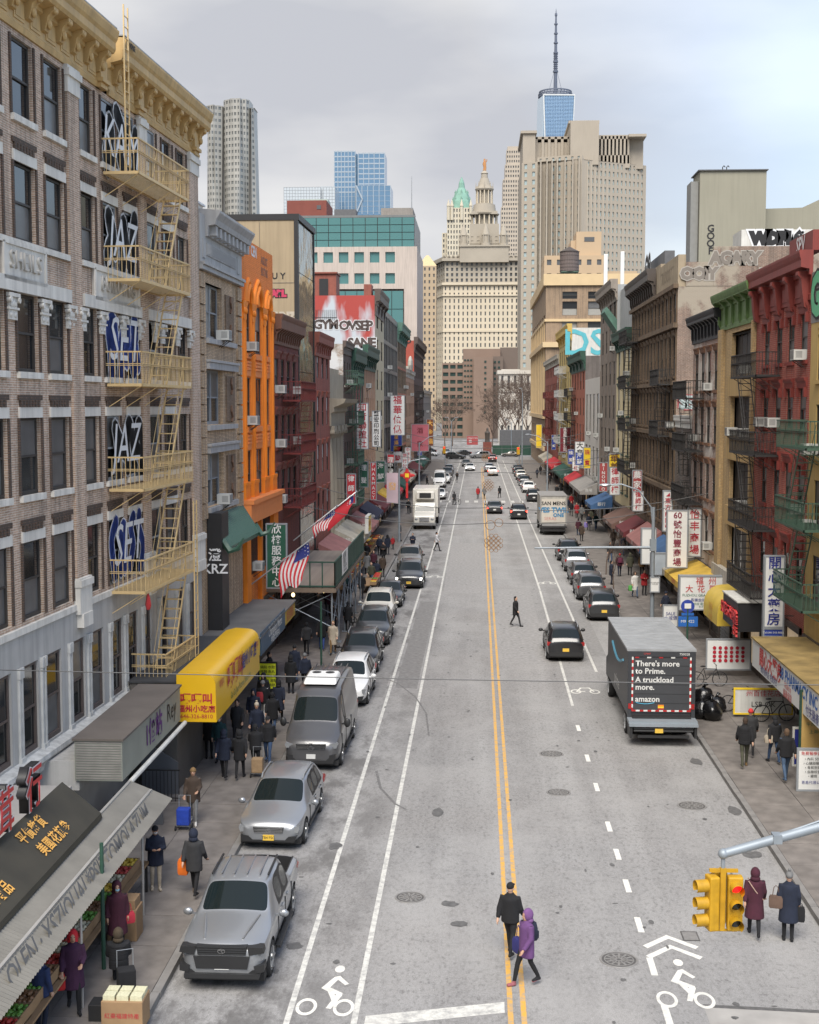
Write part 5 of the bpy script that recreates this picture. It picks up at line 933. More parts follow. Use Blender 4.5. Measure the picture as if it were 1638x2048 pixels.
drum(8.6, 446, 426, 16, .6, 'lower_colonnade'); m, a = tier(52, 426, 420); m.build('tower_ledge', CSD, cv); m = MB(); m.cyl((cx, cy, Z_(424, Y)), (cx, cy, Z_(404, Y)), 8.2, 7.4, 24); m.build('drum_base', CSD, cv, True)
drum(5.4, 402, 375, 12, .5, 'upper_colonnade'); m = MB(); m.cyl((cx, cy, Z_(372, Y)), (cx, cy, Z_(366, Y)), 6.2, 5.2, 20); m.cyl((cx, cy, Z_(366, Y)), (cx, cy, Z_(350, Y)), 4.6, 2.8, 20); m.cyl((cx, cy, Z_(350, Y)), (cx, cy, Z_(340, Y)), 2.4, 2.2, 16); m.cyl((cx, cy, Z_(340, Y)), (cx, cy, Z_(333, Y)), 2.6, .7, 16); m.build('dome', CSD, cv, True)
for k in range(8): m = MB(); an = 2 * pi * k / 8; px_, py_ = cx + 5.8 * cos(an), cy + 5.8 * sin(an); m.cyl((px_, py_, Z_(372, Y)), (px_, py_, Z_(358, Y)), .5, .1, 6); m.build('finial', CSD, cv)
GILT = M('gilt', (.55, .26, .10), .4, .1, met=.4); m = MB(); m.tube([(cx, cy, Z_(334, Y)), (cx + .3, cy, Z_(328, Y)), (cx - .1, cy, Z_(320, Y)), (cx, cy, Z_(315, Y)), (cx, cy, Z_(310, Y))], [1.2, 1.0, 1.3, .7, .6], 8); m.tube([(cx, cy, Z_(319, Y)), (cx + 1.4, cy, Z_(315, Y)), (cx + 1.6, cy, Z_(311, Y))], .35, 6); m.build('gilded_statue', GILT, cv, True)
for px_ in (926, 970, 1005):
 tx = X_(px_, Y); q = MB(); ty = Y + (4 if px_ != 970 else 1); q.cyl((tx, ty, Z_(520, Y)), (tx, ty, Z_(485, Y)), 3.4, 3.2, 10); q.cyl((tx, ty, Z_(485, Y)), (tx, ty, Z_(470, Y)), 2.6, 2.4, 10); q.cyl((tx, ty, Z_(470, Y)), (tx, ty, Z_(444, Y)), 2.9, .1, 10); [q.cyl((tx + 3 * cos(k * 1.05), ty + 3 * sin(k * 1.05), Z_(485, Y)), (tx + 3 * cos(k * 1.05), ty + 3 * sin(k * 1.05), Z_(468, Y)), .35, n=5) for k in range(6)]; q.build('turret', CSD, cv)
# gothic tower with green pyramid roof
Y = 1150.; go = far('skyscraper', 'cream gothic skyscraper with green copper pyramid behind the civic tower'); GS = M('gothic_terracotta', (.52, .47, .37), .8, .06, .1); COP = M('copper_green', (.20, .36, .29), .7, .15, .3)
blockgrid(go, X_(893, Y), X_(944, Y), Y, Y + 22, 0, Z_(415, Y), 9, 40, 8, GS, DGL, .4, .6, .9); blockgrid(go, X_(883, Y), X_(950, Y), Y + 8, Y + 40, 0, Z_(463, Y), 10, 36, 8, GS, DGL, .4, .6, .9)
a, b, z = X_(902, Y), X_(941, Y), Z_(415, Y); c = (a + b) / 2; yy = Y + 10; prof = [(8.6, 415), (7.6, 400), (5.6, 385), (3.6, 376), (2.6, 372), (2.2, 362), (.3, 350)]
m = MB(); m.ring([[(c + r_ * cos(pi / 4 + k * pi / 4) * 1.1, yy + r_ * sin(pi / 4 + k * pi / 4) * 1.1, Z_(py, Y)) for k in range(8)] for r_, py in prof]); m.build('copper_roof', COP, go)
for r_, py in ((7.4, 398), (5.4, 384)):
 for k in range(8): an = k * pi / 4; m = MB(); m.box(-.7, .7, -.7, .7, 0, 2.2); m.prism([(-.8, 2.2), (.8, 2.2), (0, 4.4)], 'y', -.8, .8); m.build('dormer', COP, go, loc=(c + r_ * cos(an), yy + r_ * sin(an), Z_(py, Y) - 1))
for px_ in (896, 903, 922, 940): m = MB(); tx = X_(px_, Y); m.cyl((tx, Y - .5, Z_(440, Y)), (tx, Y - .5, Z_(412, Y)), 1.5, 1.3, 8); m.cyl((tx, Y - .5, Z_(412, Y)), (tx, Y - .5, Z_(398, Y)), 1.7, .1, 8); m.build('pinnacle', GS, go)
# tall tapered glass tower with spire
Y = 1690.; ow = far('skyscraper', 'tallest blue glass tower with tapering facets and long spire'); OG = GL('sky_glass', (.22, .33, .48), .12, .5); OGL = GL('sky_glass_lit', (.55, .66, .76), .15, .4)  # OGL: paler copy of the same glass, paints brighter light on the side facets
zT, zB = Z_(192, Y), 40; sc = Y / 2600; cxo = X_(1106, Y); hb = 42; ht = 36 * sc * .98
m = MB(); B_ = [(-hb, Y), (hb * .9, Y), (hb * .9, Y + 2 * hb), (-hb, Y + 2 * hb)]
base = [(X_(1060, Y), Y), (X_(1152, Y), Y), (X_(1152, Y), Y + 60), (X_(1060, Y), Y + 60)]
top = [(X_(1082, Y), Y - 2), (X_(1143, Y), Y + 2), (X_(1140, Y), Y + 50), (X_(1070, Y), Y + 40)]
m.quad((X_(1086, Y), Y - 3, zB), (X_(1139, Y), Y, zB), (top[1][0], top[1][1], zT), (top[0][0], top[0][1], zT), 0)
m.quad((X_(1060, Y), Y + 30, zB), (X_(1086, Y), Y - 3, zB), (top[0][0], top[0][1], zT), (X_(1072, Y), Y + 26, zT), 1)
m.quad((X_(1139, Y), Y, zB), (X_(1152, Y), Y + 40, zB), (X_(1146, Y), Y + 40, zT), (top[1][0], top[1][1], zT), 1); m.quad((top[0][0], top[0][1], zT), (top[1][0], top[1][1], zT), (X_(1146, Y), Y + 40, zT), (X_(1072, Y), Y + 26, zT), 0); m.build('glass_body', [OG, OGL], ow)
m = MB()
for j in range(30): t = j / 30; z = zT - (zT - Z_(275, Y)) * t; m.bar((X_(1082 + .6 * t, Y), Y - 3.4, z), (X_(1143 - .6 * t, Y), Y + .4, z), .25, .5)
for i in range(13): f_ = i / 12; m.bar((X_(1082 + 61 * f_, Y), Y - 3.4 + 4 * f_, zT), (X_(1084 + 57 * f_, Y), Y - 4 + 4 * f_, Z_(300, Y)), .3)
m.build('floor_lines', GL('spandrel_blue', (.30, .45, .62), .3), ow)
m = MB(); m.bar((X_(1082, Y), Y - 3.5, zT), (X_(1086, Y), Y - 4, Z_(300, Y)), 1.4); m.bar((X_(1143, Y), Y + .5, zT), (X_(1139, Y), Y, Z_(300, Y)), 1.0); m.bar((X_(1081, Y), Y - 3, zT), (X_(1144, Y), Y + 1, zT), 1.6); m.build('steel_edge', M('steel_edge', (.6, .62, .62), .35), ow)
cxo = X_(1107, Y); cyo = Y + 22; m = MB(); DS = M('dark_mast', (.10, .12, .17), .6)
for py, r_ in ((189, 21), (185, 21), (180, 20)): m.ring([[(cxo + rr * cos(2 * pi * k / 28), cyo + rr * sin(2 * pi * k / 28), Z_(py, Y) + dz) for k in range(28)] for rr, dz in ((r_, 0), (r_ + 1, 0), (r_ + 1, 1.6), (r_, 1.6), (r_, 0))], False)
for k in range(28): m.bar((cxo + 21 * cos(k * pi / 14), cyo + 21 * sin(k * pi / 14), zT), (cxo + 20 * cos(k * pi / 14 + .1), cyo + 20 * sin(k * pi / 14 + .1), Z_(178, Y)), .7)
m.build('communications_ring', DS, ow); m = MB(); m.tube([(cxo, cyo, Z_(192, Y)), (cxo, cyo, Z_(137, Y)), (cxo, cyo, Z_(100, Y)), (cxo, cyo, Z_(60, Y)), (cxo, cyo, Z_(24, Y)), (cxo, cyo, Z_(9, Y))], [2.6, 2.2, 2.0, 1.6, 1.0, .15], 10)
for py in (138, 118, 100, 80, 61, 42): m.cyl((cxo, cyo, Z_(py, Y)), (cxo, cyo, Z_(py, Y) + 1.6), 3.4 - (138 - py) * .012, n=12)
for py in range(103, 136, 4): m.cyl((cxo, cyo, Z_(py, Y)), (cxo, cyo, Z_(py, Y) + .9), 2.9, n=10)
m.cyl((cxo, cyo, Z_(24, Y)), (cxo, cyo, Z_(19, Y)), 1.7, 1.5, 8)
for s in (-1, 1): m.bar((cxo + s * 2.5, cyo, Z_(140, Y)), (cxo + s * 9, cyo, Z_(180, Y)), .4)
m.build('spire', DS, ow)
# stepped stone tower
Y = 1250.; ss = far('skyscraper', 'stepped pale stone tower between the civic lantern and courthouse'); SS = M('pale_stepped_stone', (.42, .365, .30), .85, .06, .1)
for a, b, t_, n in ((1000, 1060, 415, 13), (1003, 1060, 360, 12), (1007, 1060, 330, 11), (1010, 1050, 300, 9)): blockgrid(ss, X_(a, Y), X_(b, Y), Y + (1010 - a) * -.4, Y + 30, 0, Z_(t_, Y), n, int((Z_(t_, Y)) / 4.2), 8, SS, DGL, .5, .5, .7)
m = MB(); m.box(X_(1012, Y), X_(1046, Y), Y + 1, Y + 25, Z_(300, Y), Z_(293, Y)); m.build('crown', SS, ss)
# large courthouse tower
Y = 620.; ch = far('courthouse_tower', 'massive grey brown courthouse tower with grouped vertical windows'); CH = M('courthouse_granite', (.37, .325, .265), .85, .06, .12, streak=.1); CHG = GL('courthouse_pane', (.34, .42, .43), .15)
yc = Y; xA, xB, xC = X_(1041, Y), X_(1160, Y), X_(1294, Y + 0); zr = Z_(318, Y); zs_ = Z_(322, Y)
w, g_ = MB(), MB()
grid(w, g_, (xA, Y + 6), (X_(1072, Y), Y + 3), 0, Z_(322, Y), 2, 34, .36, .60, .5); grid(w, g_, (X_(1072, Y), Y + 5), (X_(1158, Y), Y - 2), 0, Z_(312, Y), 7, 34, .34, .62, .5); grid(w, g_, (X_(1164, Y), Y - 1), (xC, Y + 16), 0, Z_(322, Y), 14, 34, .36, .62, .6, .03)
w.quad((X_(1158, Y), Y - 2, 0), (X_(1164, Y), Y - 1, 0), (X_(1164, Y), Y - 1, zs_), (X_(1158, Y), Y - 2, Z_(312, Y))); w.quad((xA, Y + 6, 0), (xA, Y + 60, 0), (xA, Y + 60, zs_), (xA, Y + 6, zs_)); w.quad((xC, Y + 16, 0), (xC, Y + 60, 0), (xC, Y + 60, zs_), (xC, Y + 16, zs_)); w.quad((xA, Y + 6, zs_), (X_(1158, Y), Y - 2, zs_), (xC, Y + 16, zs_), (xC, Y + 60, zs_)); w.build('wall', CH, ch); tag(g_.build('windows', CHG, ch), kind='stuff')
m = MB()
for i in range(15): f_ = i / 14; x = X_(1170, Y) + (xC - X_(1170, Y)) * f_ * .95; m.box(x - .35, x + .35, Y + 17 * f_ * .95 - .5, Y + 17 * f_ * .95 + .3, 0, Z_(330, Y))
for px_ in (1078, 1090, 1100, 1110, 1125, 1140, 1152): x = X_(px_, Y); m.box(x - .3, x + .3, Y + 1 - (px_ - 1072) * .06, Y + 5 - (px_ - 1072) * .06, 0, Z_(320, Y))
m.build('pier', CH, ch)
m = MB(); cr_pts = [(xA, 264), (X_(1066, Y), 264)]; m.box(xA + .5, X_(1068, Y), Y + 7, Y + 50, zs_ - 2, Z_(262, Y)); m.box(X_(1136, Y), X_(1192, Y), Y + 1, Y + 50, zs_ - 2, Z_(243, Y)); m.box(X_(1256, Y), X_(1286, Y), Y + 13, Y + 50, zs_ - 2, Z_(271, Y)); m.box(X_(1066, Y), X_(1140, Y), Y + 12, Y + 50, zs_ - 2, Z_(276, Y)); m.box(X_(1190, Y), X_(1258, Y), Y + 10, Y + 50, zs_ - 2, Z_(305, Y)); m.box(X_(1190, Y), X_(1258, Y), Y + 10, Y + 50, Z_(272, Y), Z_(264, Y)); m.box(X_(1066, Y), X_(1140, Y), Y + 11, Y + 50, Z_(270, Y), Z_(265, Y))
for i in range(9): x = X_(1192 + i * 7.6, Y); m.box(x, x + .9, Y + 10, Y + 12, zs_, Z_(266, Y))
for i in range(6): x = X_(1068 + i * 13, Y); m.box(x, x + 1.2, Y + 11, Y + 13, zs_, Z_(266, Y))
m.build('crown', CH, ch)
m = MB(); [m.box(X_(a, Y) - .6, X_(b, Y) + .6, Y + 6, Y + 51, Z_(t_, Y), Z_(t_, Y) + 1.2) for a, b, t_ in ((1041, 1068, 262), (1136, 1192, 243), (1256, 1286, 271))]; m.build('coping', CH, ch); m = MB(); m.box(X_(1192, Y), X_(1257, Y), Y + 14, Y + 16, Z_(305, Y), Z_(272, Y)); m.build('louvre_recess', DGL, ch)
# low stone court with tall windows, brown jail, tan stepped block
Y = 430.; lc = far('court_building', 'low pale stone court building with tall slit windows behind bare trees'); PS = M('pale_court_stone', (.52, .49, .44), .85, .06, .2, streak=.1); blockgrid(lc, X_(998, Y), X_(1075, Y), Y, Y + 20, Z_(780, Y), Z_(748, Y), 6, 1, 4, PS, DGL, .35, .8, .5, crown=.6); blockgrid(lc, X_(998, Y), X_(1075, Y), Y, Y + 20, 0, Z_(784, Y), 6, 2, 4, PS, DGL, .35, .4, .5); m = MB(); m.box(X_(998, Y) - .3, X_(1075, Y), Y - .4, Y + 20, Z_(784, Y), Z_(780, Y)); m.box(X_(1003, Y), X_(1040, Y), Y + 4, Y + 16, Z_(748, Y), Z_(738, Y)); m.build('cornice', PS, lc)
Y = 500.; jl = far('detention_block', 'brown brick detention block at the end of the street'); JB = M('jail_brick', (.22, .155, .12), .85, .08, .25); JD = M('jail_brick_dark', (.15, .115, .095), .85, .08, .25); JW = GL('jail_pane', (.025, .05, .045), .15)
blockgrid(jl, X_(884, Y), X_(927, Y), Y, Y + 20, 0, Z_(726, Y), 3, 10, 3, JB, JW, .75, .5, .5); m = MB(); m.box(X_(926, Y), X_(1000, Y), Y - 2, Y + 22, 0, Z_(698, Y), 0); m.box(X_(947, Y), X_(985, Y), Y - 10, Y - 2, 0, Z_(716, Y), 0); m.box(X_(985, Y), X_(1005, Y), Y - 6, Y + 10, 0, Z_(714, Y), 1); m.box(X_(1000, Y), X_(1035, Y), Y, Y + 20, 0, Z_(695, Y), 1); m.build('wall', [JB, JD], jl)
w = MB(); [w.box(X_(928 + 6 * i, Y), X_(932 + 6 * i, Y), Y - 2.2, Y - 1.9, Z_(722 + 10.6 * j, Y), Z_(719 + 10.6 * j, Y)) for i in range(3) for j in range(10)]; [w.box(X_(968, Y), X_(972, Y), Y - 10.2, Y - 9.9, Z_(727 + 11 * j, Y), Z_(723 + 11 * j, Y)) for j in range(10)]; [w.box(X_(987 + 8 * i, Y), X_(991 + 8 * i, Y), Y - 6.2, Y - 5.9, Z_(727 + 11 * j, Y), Z_(723 + 11 * j, Y)) for j in range(11) for i in range(2)]; tag(w.build('windows', JW, jl), kind='stuff')
Y = 420.; tn = far('apartment_block', 'tan stepped apartment block behind the rooftop water tank'); TN = M('tan_block', (.46, .34, .22), .85, .06, .2); blockgrid(tn, X_(1086, Y), X_(1205, Y), Y, Y + 18, 0, Z_(512, Y), 6, 14, 3, TN, DGL, .45, .4, .4); m = MB(); m.box(X_(1150, Y), X_(1200, Y), Y + 2, Y + 16, 0, Z_(463, Y)); m.box(X_(1140, Y), X_(1180, Y), Y + 3, Y + 16, 0, Z_(480, Y)); m.box(X_(1205, Y), X_(1275, Y), Y + 6, Y + 16, 0, Z_(540, Y)); m.build('upper_block', TN, tn); m = MB(); m.box(X_(1166, Y), X_(1186, Y), Y + 1.9, Y + 2.1, Z_(483, Y), Z_(474, Y)); m.build('window', DGL, tn)
# rooftop water tank
Y = 290.; wt = thing('water_tank', 'wooden rooftop water tank with conical roof on steel legs', 'water tank', (X_(1136, Y), Y, 36.3)); zb, zt2 = Z_(545, Y) - 36.3, Z_(505, Y) - 36.3; WDN = M('weathered_wood', (.17, .135, .125), .85, .3, 3, streak=.5)
st_ = MB(); st_.box(-.17, .17, -2.08, -1.98, zb, zt2); sm = st_.mesh('stave', WDN)
m = MB(); m.cyl((0, 0, zb), (0, 0, zt2), 1.98, n=32); tk = m.build('tank', WDN, wt)
for k in range(36): inst('stave', sm, tk, (0, 0, 0), k * pi / 18)
m = MB(); [m.ring([[(r_ * cos(2 * pi * k / 32), r_ * sin(2 * pi * k / 32), zb + (zt2 - zb) * f_ + dz) for k in range(32)] for r_, dz in ((2.09, 0), (2.12, 0), (2.12, .05), (2.09, .05))], False) for f_ in (.05, .2, .35, .55, .8)]; m.build('hoop', IRON, wt); m = MB(); m.cyl((0, 0, zt2), (0, 0, zt2 + 1.15), 2.25, .05, 32); m.build('conical_roof', BRONZE, wt)
for sx, sy in ((-1, -1), (1, -1), (1, 1), (-1, 1)): m = MB(); m.bar((sx * 1.9, sy * 1.9, -.2), (sx * 1.3, sy * 1.3, zb), .16); m.build('leg', GRNI, wt)
m = MB(); [m.bar(a_, b_, .08) for a_, b_ in (((-1.8, -1.8, .3), (1.4, -1.4, zb - .5)), ((1.8, -1.8, .3), (-1.4, -1.4, zb - .5)))]; m.box(-1.9, 1.9, -1.9, 1.9, zb - .25, zb); m.build('bracing', GRNI, wt)
# large grey building behind the right row
Y = 128.; gyb = far('concrete_building', 'large grey green concrete building rising behind the right row'); GC = M('grey_green_render', (.29, .275, .215), .9, .07, .25, streak=.12); m = MB(); m.box(X_(1392, Y), X_(1523, Y), Y, Y + 4, 0, Z_(346, Y)); m.prism([(X_(1523, Y), 0), (X_(1700, Y), 0), (X_(1700, Y), Z_(370, Y)), (X_(1605, Y), Z_(414, Y)), (X_(1523, Y), Z_(416, Y))], 'y', Y + 2, Y + 30); m.build('wall', GC, gyb); m = MB(); m.box(X_(1376, Y), X_(1391, Y), Y + .5, Y + 3, 0, Z_(365, Y)); m.build('ribbed_side', M('ribbed_grey', (.22, .22, .21), .7, .1), gyb); letter(gyb, vert('GOOF'), .95, SPK, (X_(1415, Y), Y - .03, Z_(483, Y)), name='graffiti', lines=.75, off=.02)
m = MB(); m.box(X_(1388, Y), X_(1526, Y), Y - .2, Y + 4.2, Z_(346, Y), Z_(344, Y)); m.build('coping', DKG, gyb)
for px_, t_ in ((1436, 'left'), (1444, 'right')): m = MB(); m.tube([(0, 0, 0), (0, 0, .7), (.12, 0, .85), (.25, 0, .7)], .05, 6); tag(m.build('roof_vent', IRON, None, loc=(X_(px_, Y + 2), Y + 2, Z_(346, Y) - .02)), '%s of two hooked vent pipes on the grey concrete roof' % t_, 'vent pipe', 'roof vent pipes')
# rooftop clutter on the right row
for px_, pb, pt_, Yq in ((1208, 560, 510, 136), (1241, 555, 505, 136)): m = MB(); z0 = 24.2; m.box(-.2, .2, -.15, .15, .0, Z_(pt_, Yq) - z0); o = tag(m.build('cell_antenna', WHITE, None, loc=(X_(px_, Yq), Yq, z0), bevel=.05), 'white panel antenna on the grey brown roof, %s of two' % ('left' if px_ == 1208 else 'right'), 'antenna', 'roof panel antennas')
# ================================================================== vehicles (local frame: nose towards -Y)
def paint(name, col, met=.0, rough=.3): return M('car_' + name, col, rough, .03, 1.0, met=met, coat=.6)
P_SIL = paint('silver', (.30, .31, .325), .55, .32); P_BLK = paint('black', (.012, .012, .014)); P_WHT = paint('white', (.70, .70, .69)); P_GRY = paint('grey', (.10, .10, .105), .4); P_DGR = paint('graphite', (.045, .047, .05), .4); P_CRM = paint('cream', (.55, .52, .46)); P_CHM = paint('champagne', (.20, .185, .165), .35)
CG = GL('car_glass', (.008, .013, .014), .03, spec=.4); TRIM = M('black_trim', (.02, .02, .021), .5); CHROME = M('chrome', (.6, .6, .6), .15, .02, met=.95); LAMP = GL('headlamp', (.28, .29, .30), .1, .3); TAIL = M('tail_lamp', (.30, .012, .012), .25, coat=.5); TAILON = M('brake_lamp', (.9, .05, .03), .3, emit=2.5); AMB = M('amber_lamp', (.75, .25, .02), .3); LAMPON = M('lit_lamp', (1, .93, .8), .3, emit=3); PLT = M('plate_yellow', (.70, .45, .06), .5); PLW = M('plate_white', (.62, .62, .60), .5); RIM = M('alloy', (.34, .345, .35), .35, .05, met=.6)
def wheel_meshes(r, w):
 m = MB(); prof = [(r * .66, -w / 2), (r * .94, -w / 2), (r, -w * .36), (r, w * .36), (r * .94, w / 2), (r * .66, w / 2)]
 m.ring([[(x, rr * cos(2 * pi * k / 28), rr * sin(2 * pi * k / 28)) for k in range(28)] for rr, x in prof], False); m.ring([[(x, rr * cos(2 * pi * k / 28), rr * sin(2 * pi * k / 28)) for k in range(28)] for rr, x in ((r * .66, w * .5), (r * .6, w * .3), (.02, w * .28))], False)
 t = m.mesh('wheel', RUBBER, True); m = MB()
 m.ring([[(x, rr * cos(2 * pi * k / 28), rr * sin(2 * pi * k / 28)) for k in range(28)] for rr, x in ((r * .68, w * .5), (r * .66, w * .53), (r * .58, w * .42))], False)
 for k in range(5): a = 2 * pi * k / 5; m.bar((w * .40, r * .1 * cos(a), r * .1 * sin(a)), (w * .44, r * .62 * cos(a), r * .62 * sin(a)), .09, .05)
 m.cyl((w * .3, 0, 0), (w * .48, 0, 0), r * .16, n=12); return t, m.mesh('rim', RIM, True)
def carshell(name, st, glass, wheels, bed=None, wr=.36, sub=2):
 """loft station rings, mark panes, smooth, cut wheel arches; returns dict of part meshes"""
 bm = bmesh.new(); cl = bm.edges.layers.float.new('crease_edge'); rings = []
 for (y, zb, zbelt, hw, zt, tw) in st:
  h = [(0, zb), (hw * .80, zb), (hw * .975, zb + .10), (hw, (zb + zbelt) / 2 + .06), (hw * .97, zbelt), (tw, zt - .05), (tw * .78, zt), (0, zt + .025)]
  ring = [bm.verts.new((x, y, z)) for x, z in h] + [bm.verts.new((-x, y, z)) for x, z in h[1:7][::-1]]; rings.append(ring)
 n = 14; fm = {}
 for i in range(len(rings) - 1):
  for j in range(n): k = (j + 1) % n; f = bm.faces.new((rings[i][j], rings[i][k], rings[i + 1][k], rings[i + 1][j])); fm[(i, j)] = f
 bm.faces.new(rings[0][::-1]); bm.faces.new(rings[-1])
 sj = lambda j: (j, 13 - j)
 gl = {1: [], 2: [], 3: []}
 for (i, kind) in glass:
  if kind == 'w': gl[1] += [fm[(i, j)] for j in (5, 6, 7, 8)]
  if kind == 'r': gl[3] += [fm[(i, j)] for j in (5, 6, 7, 8)]
  if kind == 's': gl[2] += [fm[(i, 4)], fm[(i, 9)]]
 bm.normal_update()
 for k in (1, 3):
  if gl[k]:
   bmesh.ops.inset_region(bm, faces=gl[k], thickness=.045, use_even_offset=True)
   for f in gl[k]: f.material_index = k
 for f in gl[2]:
  r = bmesh.ops.inset_individual(bm, faces=[f], thickness=.05, use_even_offset=True); f.material_index = 2
  for g in r['faces']: g.material_index = 4
 for e in bm.edges:
  if len(e.link_faces) == 2:
   a, b = e.link_faces
   if a.material_index != b.material_index: e[cl] = .85
 for i in range(len(rings) - 1):
  for j in (1, 13, 4, 10): 
   e = bm.edges.get((rings[i][j], rings[i + 1][j]))
   if e: e[cl] = .55
  for j in (5, 9):
   e = bm.edges.get((rings[i][j], rings[i + 1][j]))
   if e: e[cl] = .35
 for ri in (0, len(rings) - 1):
  for j in range(n):
   e = bm.edges.get((rings[ri][j], rings[ri][(j + 1) % n]))
   if e: e[cl] = .5
 bmesh.ops.recalc_face_normals(bm, faces=bm.faces)
 me = bpy.data.meshes.new(name); bm.to_mesh(me); bm.free()
 for q in (P_SIL, CG, CG, CG, TRIM, TRIM): me.materials.append(q)
 o = bpy.data.objects.new(name, me); sm = o.modifiers.new('s', 'SUBSURF'); sm.levels = sub; sm.render_levels = sub
 c = MB()
 for (x, y) in wheels: s = 1 if x > 0 else -1; c.cyl((s * (abs(x) - .24), y, wr), (s * 1.6, y, wr), wr * 1.16, n=28)
 co = bpy.data.objects.new('cut', c.mesh('cut', TRIM)); b = o.modifiers.new('b', 'BOOLEAN'); b.object = co; b.operation = 'DIFFERENCE'; b.solver = 'EXACT'
 cb2 = None
 if bed:
  c = MB(); c.box(*bed); cb2 = bpy.data.objects.new('cut', c.mesh('cut', TRIM)); b = o.modifiers.new('b2', 'BOOLEAN'); b.object = cb2; b.operation = 'DIFFERENCE'; b.solver = 'EXACT'
 full = baked(o, *[q for q in (co, cb2) if q])
 for q in (o, co, cb2):
  if q: bpy.data.objects.remove(q)
 parts = {}
 for idx, pn in ((None, 'body'), (1, 'windscreen'), (2, 'side_window'), (3, 'rear_window')):
  b = bmesh.new(); b.from_mesh(full)
  kill = [f for f in b.faces if (f.material_index in (1, 2, 3)) == (idx is None) and (idx is None or True) and (idx is None or f.material_index != idx) or (idx is not None and f.material_index != idx)]
  bmesh.ops.delete(b, geom=kill, context='FACES'); b.faces.index_update()
  isl = [None]
  if idx == 2:
   seen = set(); isl = []
   for f0 in b.faces:
    if f0.index in seen: continue
    st_, comp = [f0], set()
    while st_:
     f = st_.pop()
     if f.index in seen: continue
     seen.add(f.index); comp.add(f.index); st_ += [g for e in f.edges for g in e.link_faces if g.index not in seen]
    isl.append(comp)
  for ki, comp in enumerate(isl):
   b2_ = b.copy()
   if comp is not None: b2_.faces.ensure_lookup_table(); bmesh.ops.delete(b2_, geom=[f for f in b2_.faces if f.index not in comp], context='FACES')
   if b2_.faces:
    q = bpy.data.meshes.new(pn); b2_.to_mesh(q)
    for mm in full.materials: q.materials.append(mm)
    q.polygons.foreach_set('use_smooth', [True] * len(q.polygons)); q.set_sharp_from_angle(angle=radians(38)); parts[pn + '%d' % ki if idx == 2 else pn] = q
   b2_.free()
  b.free()
 return parts
_models = {}
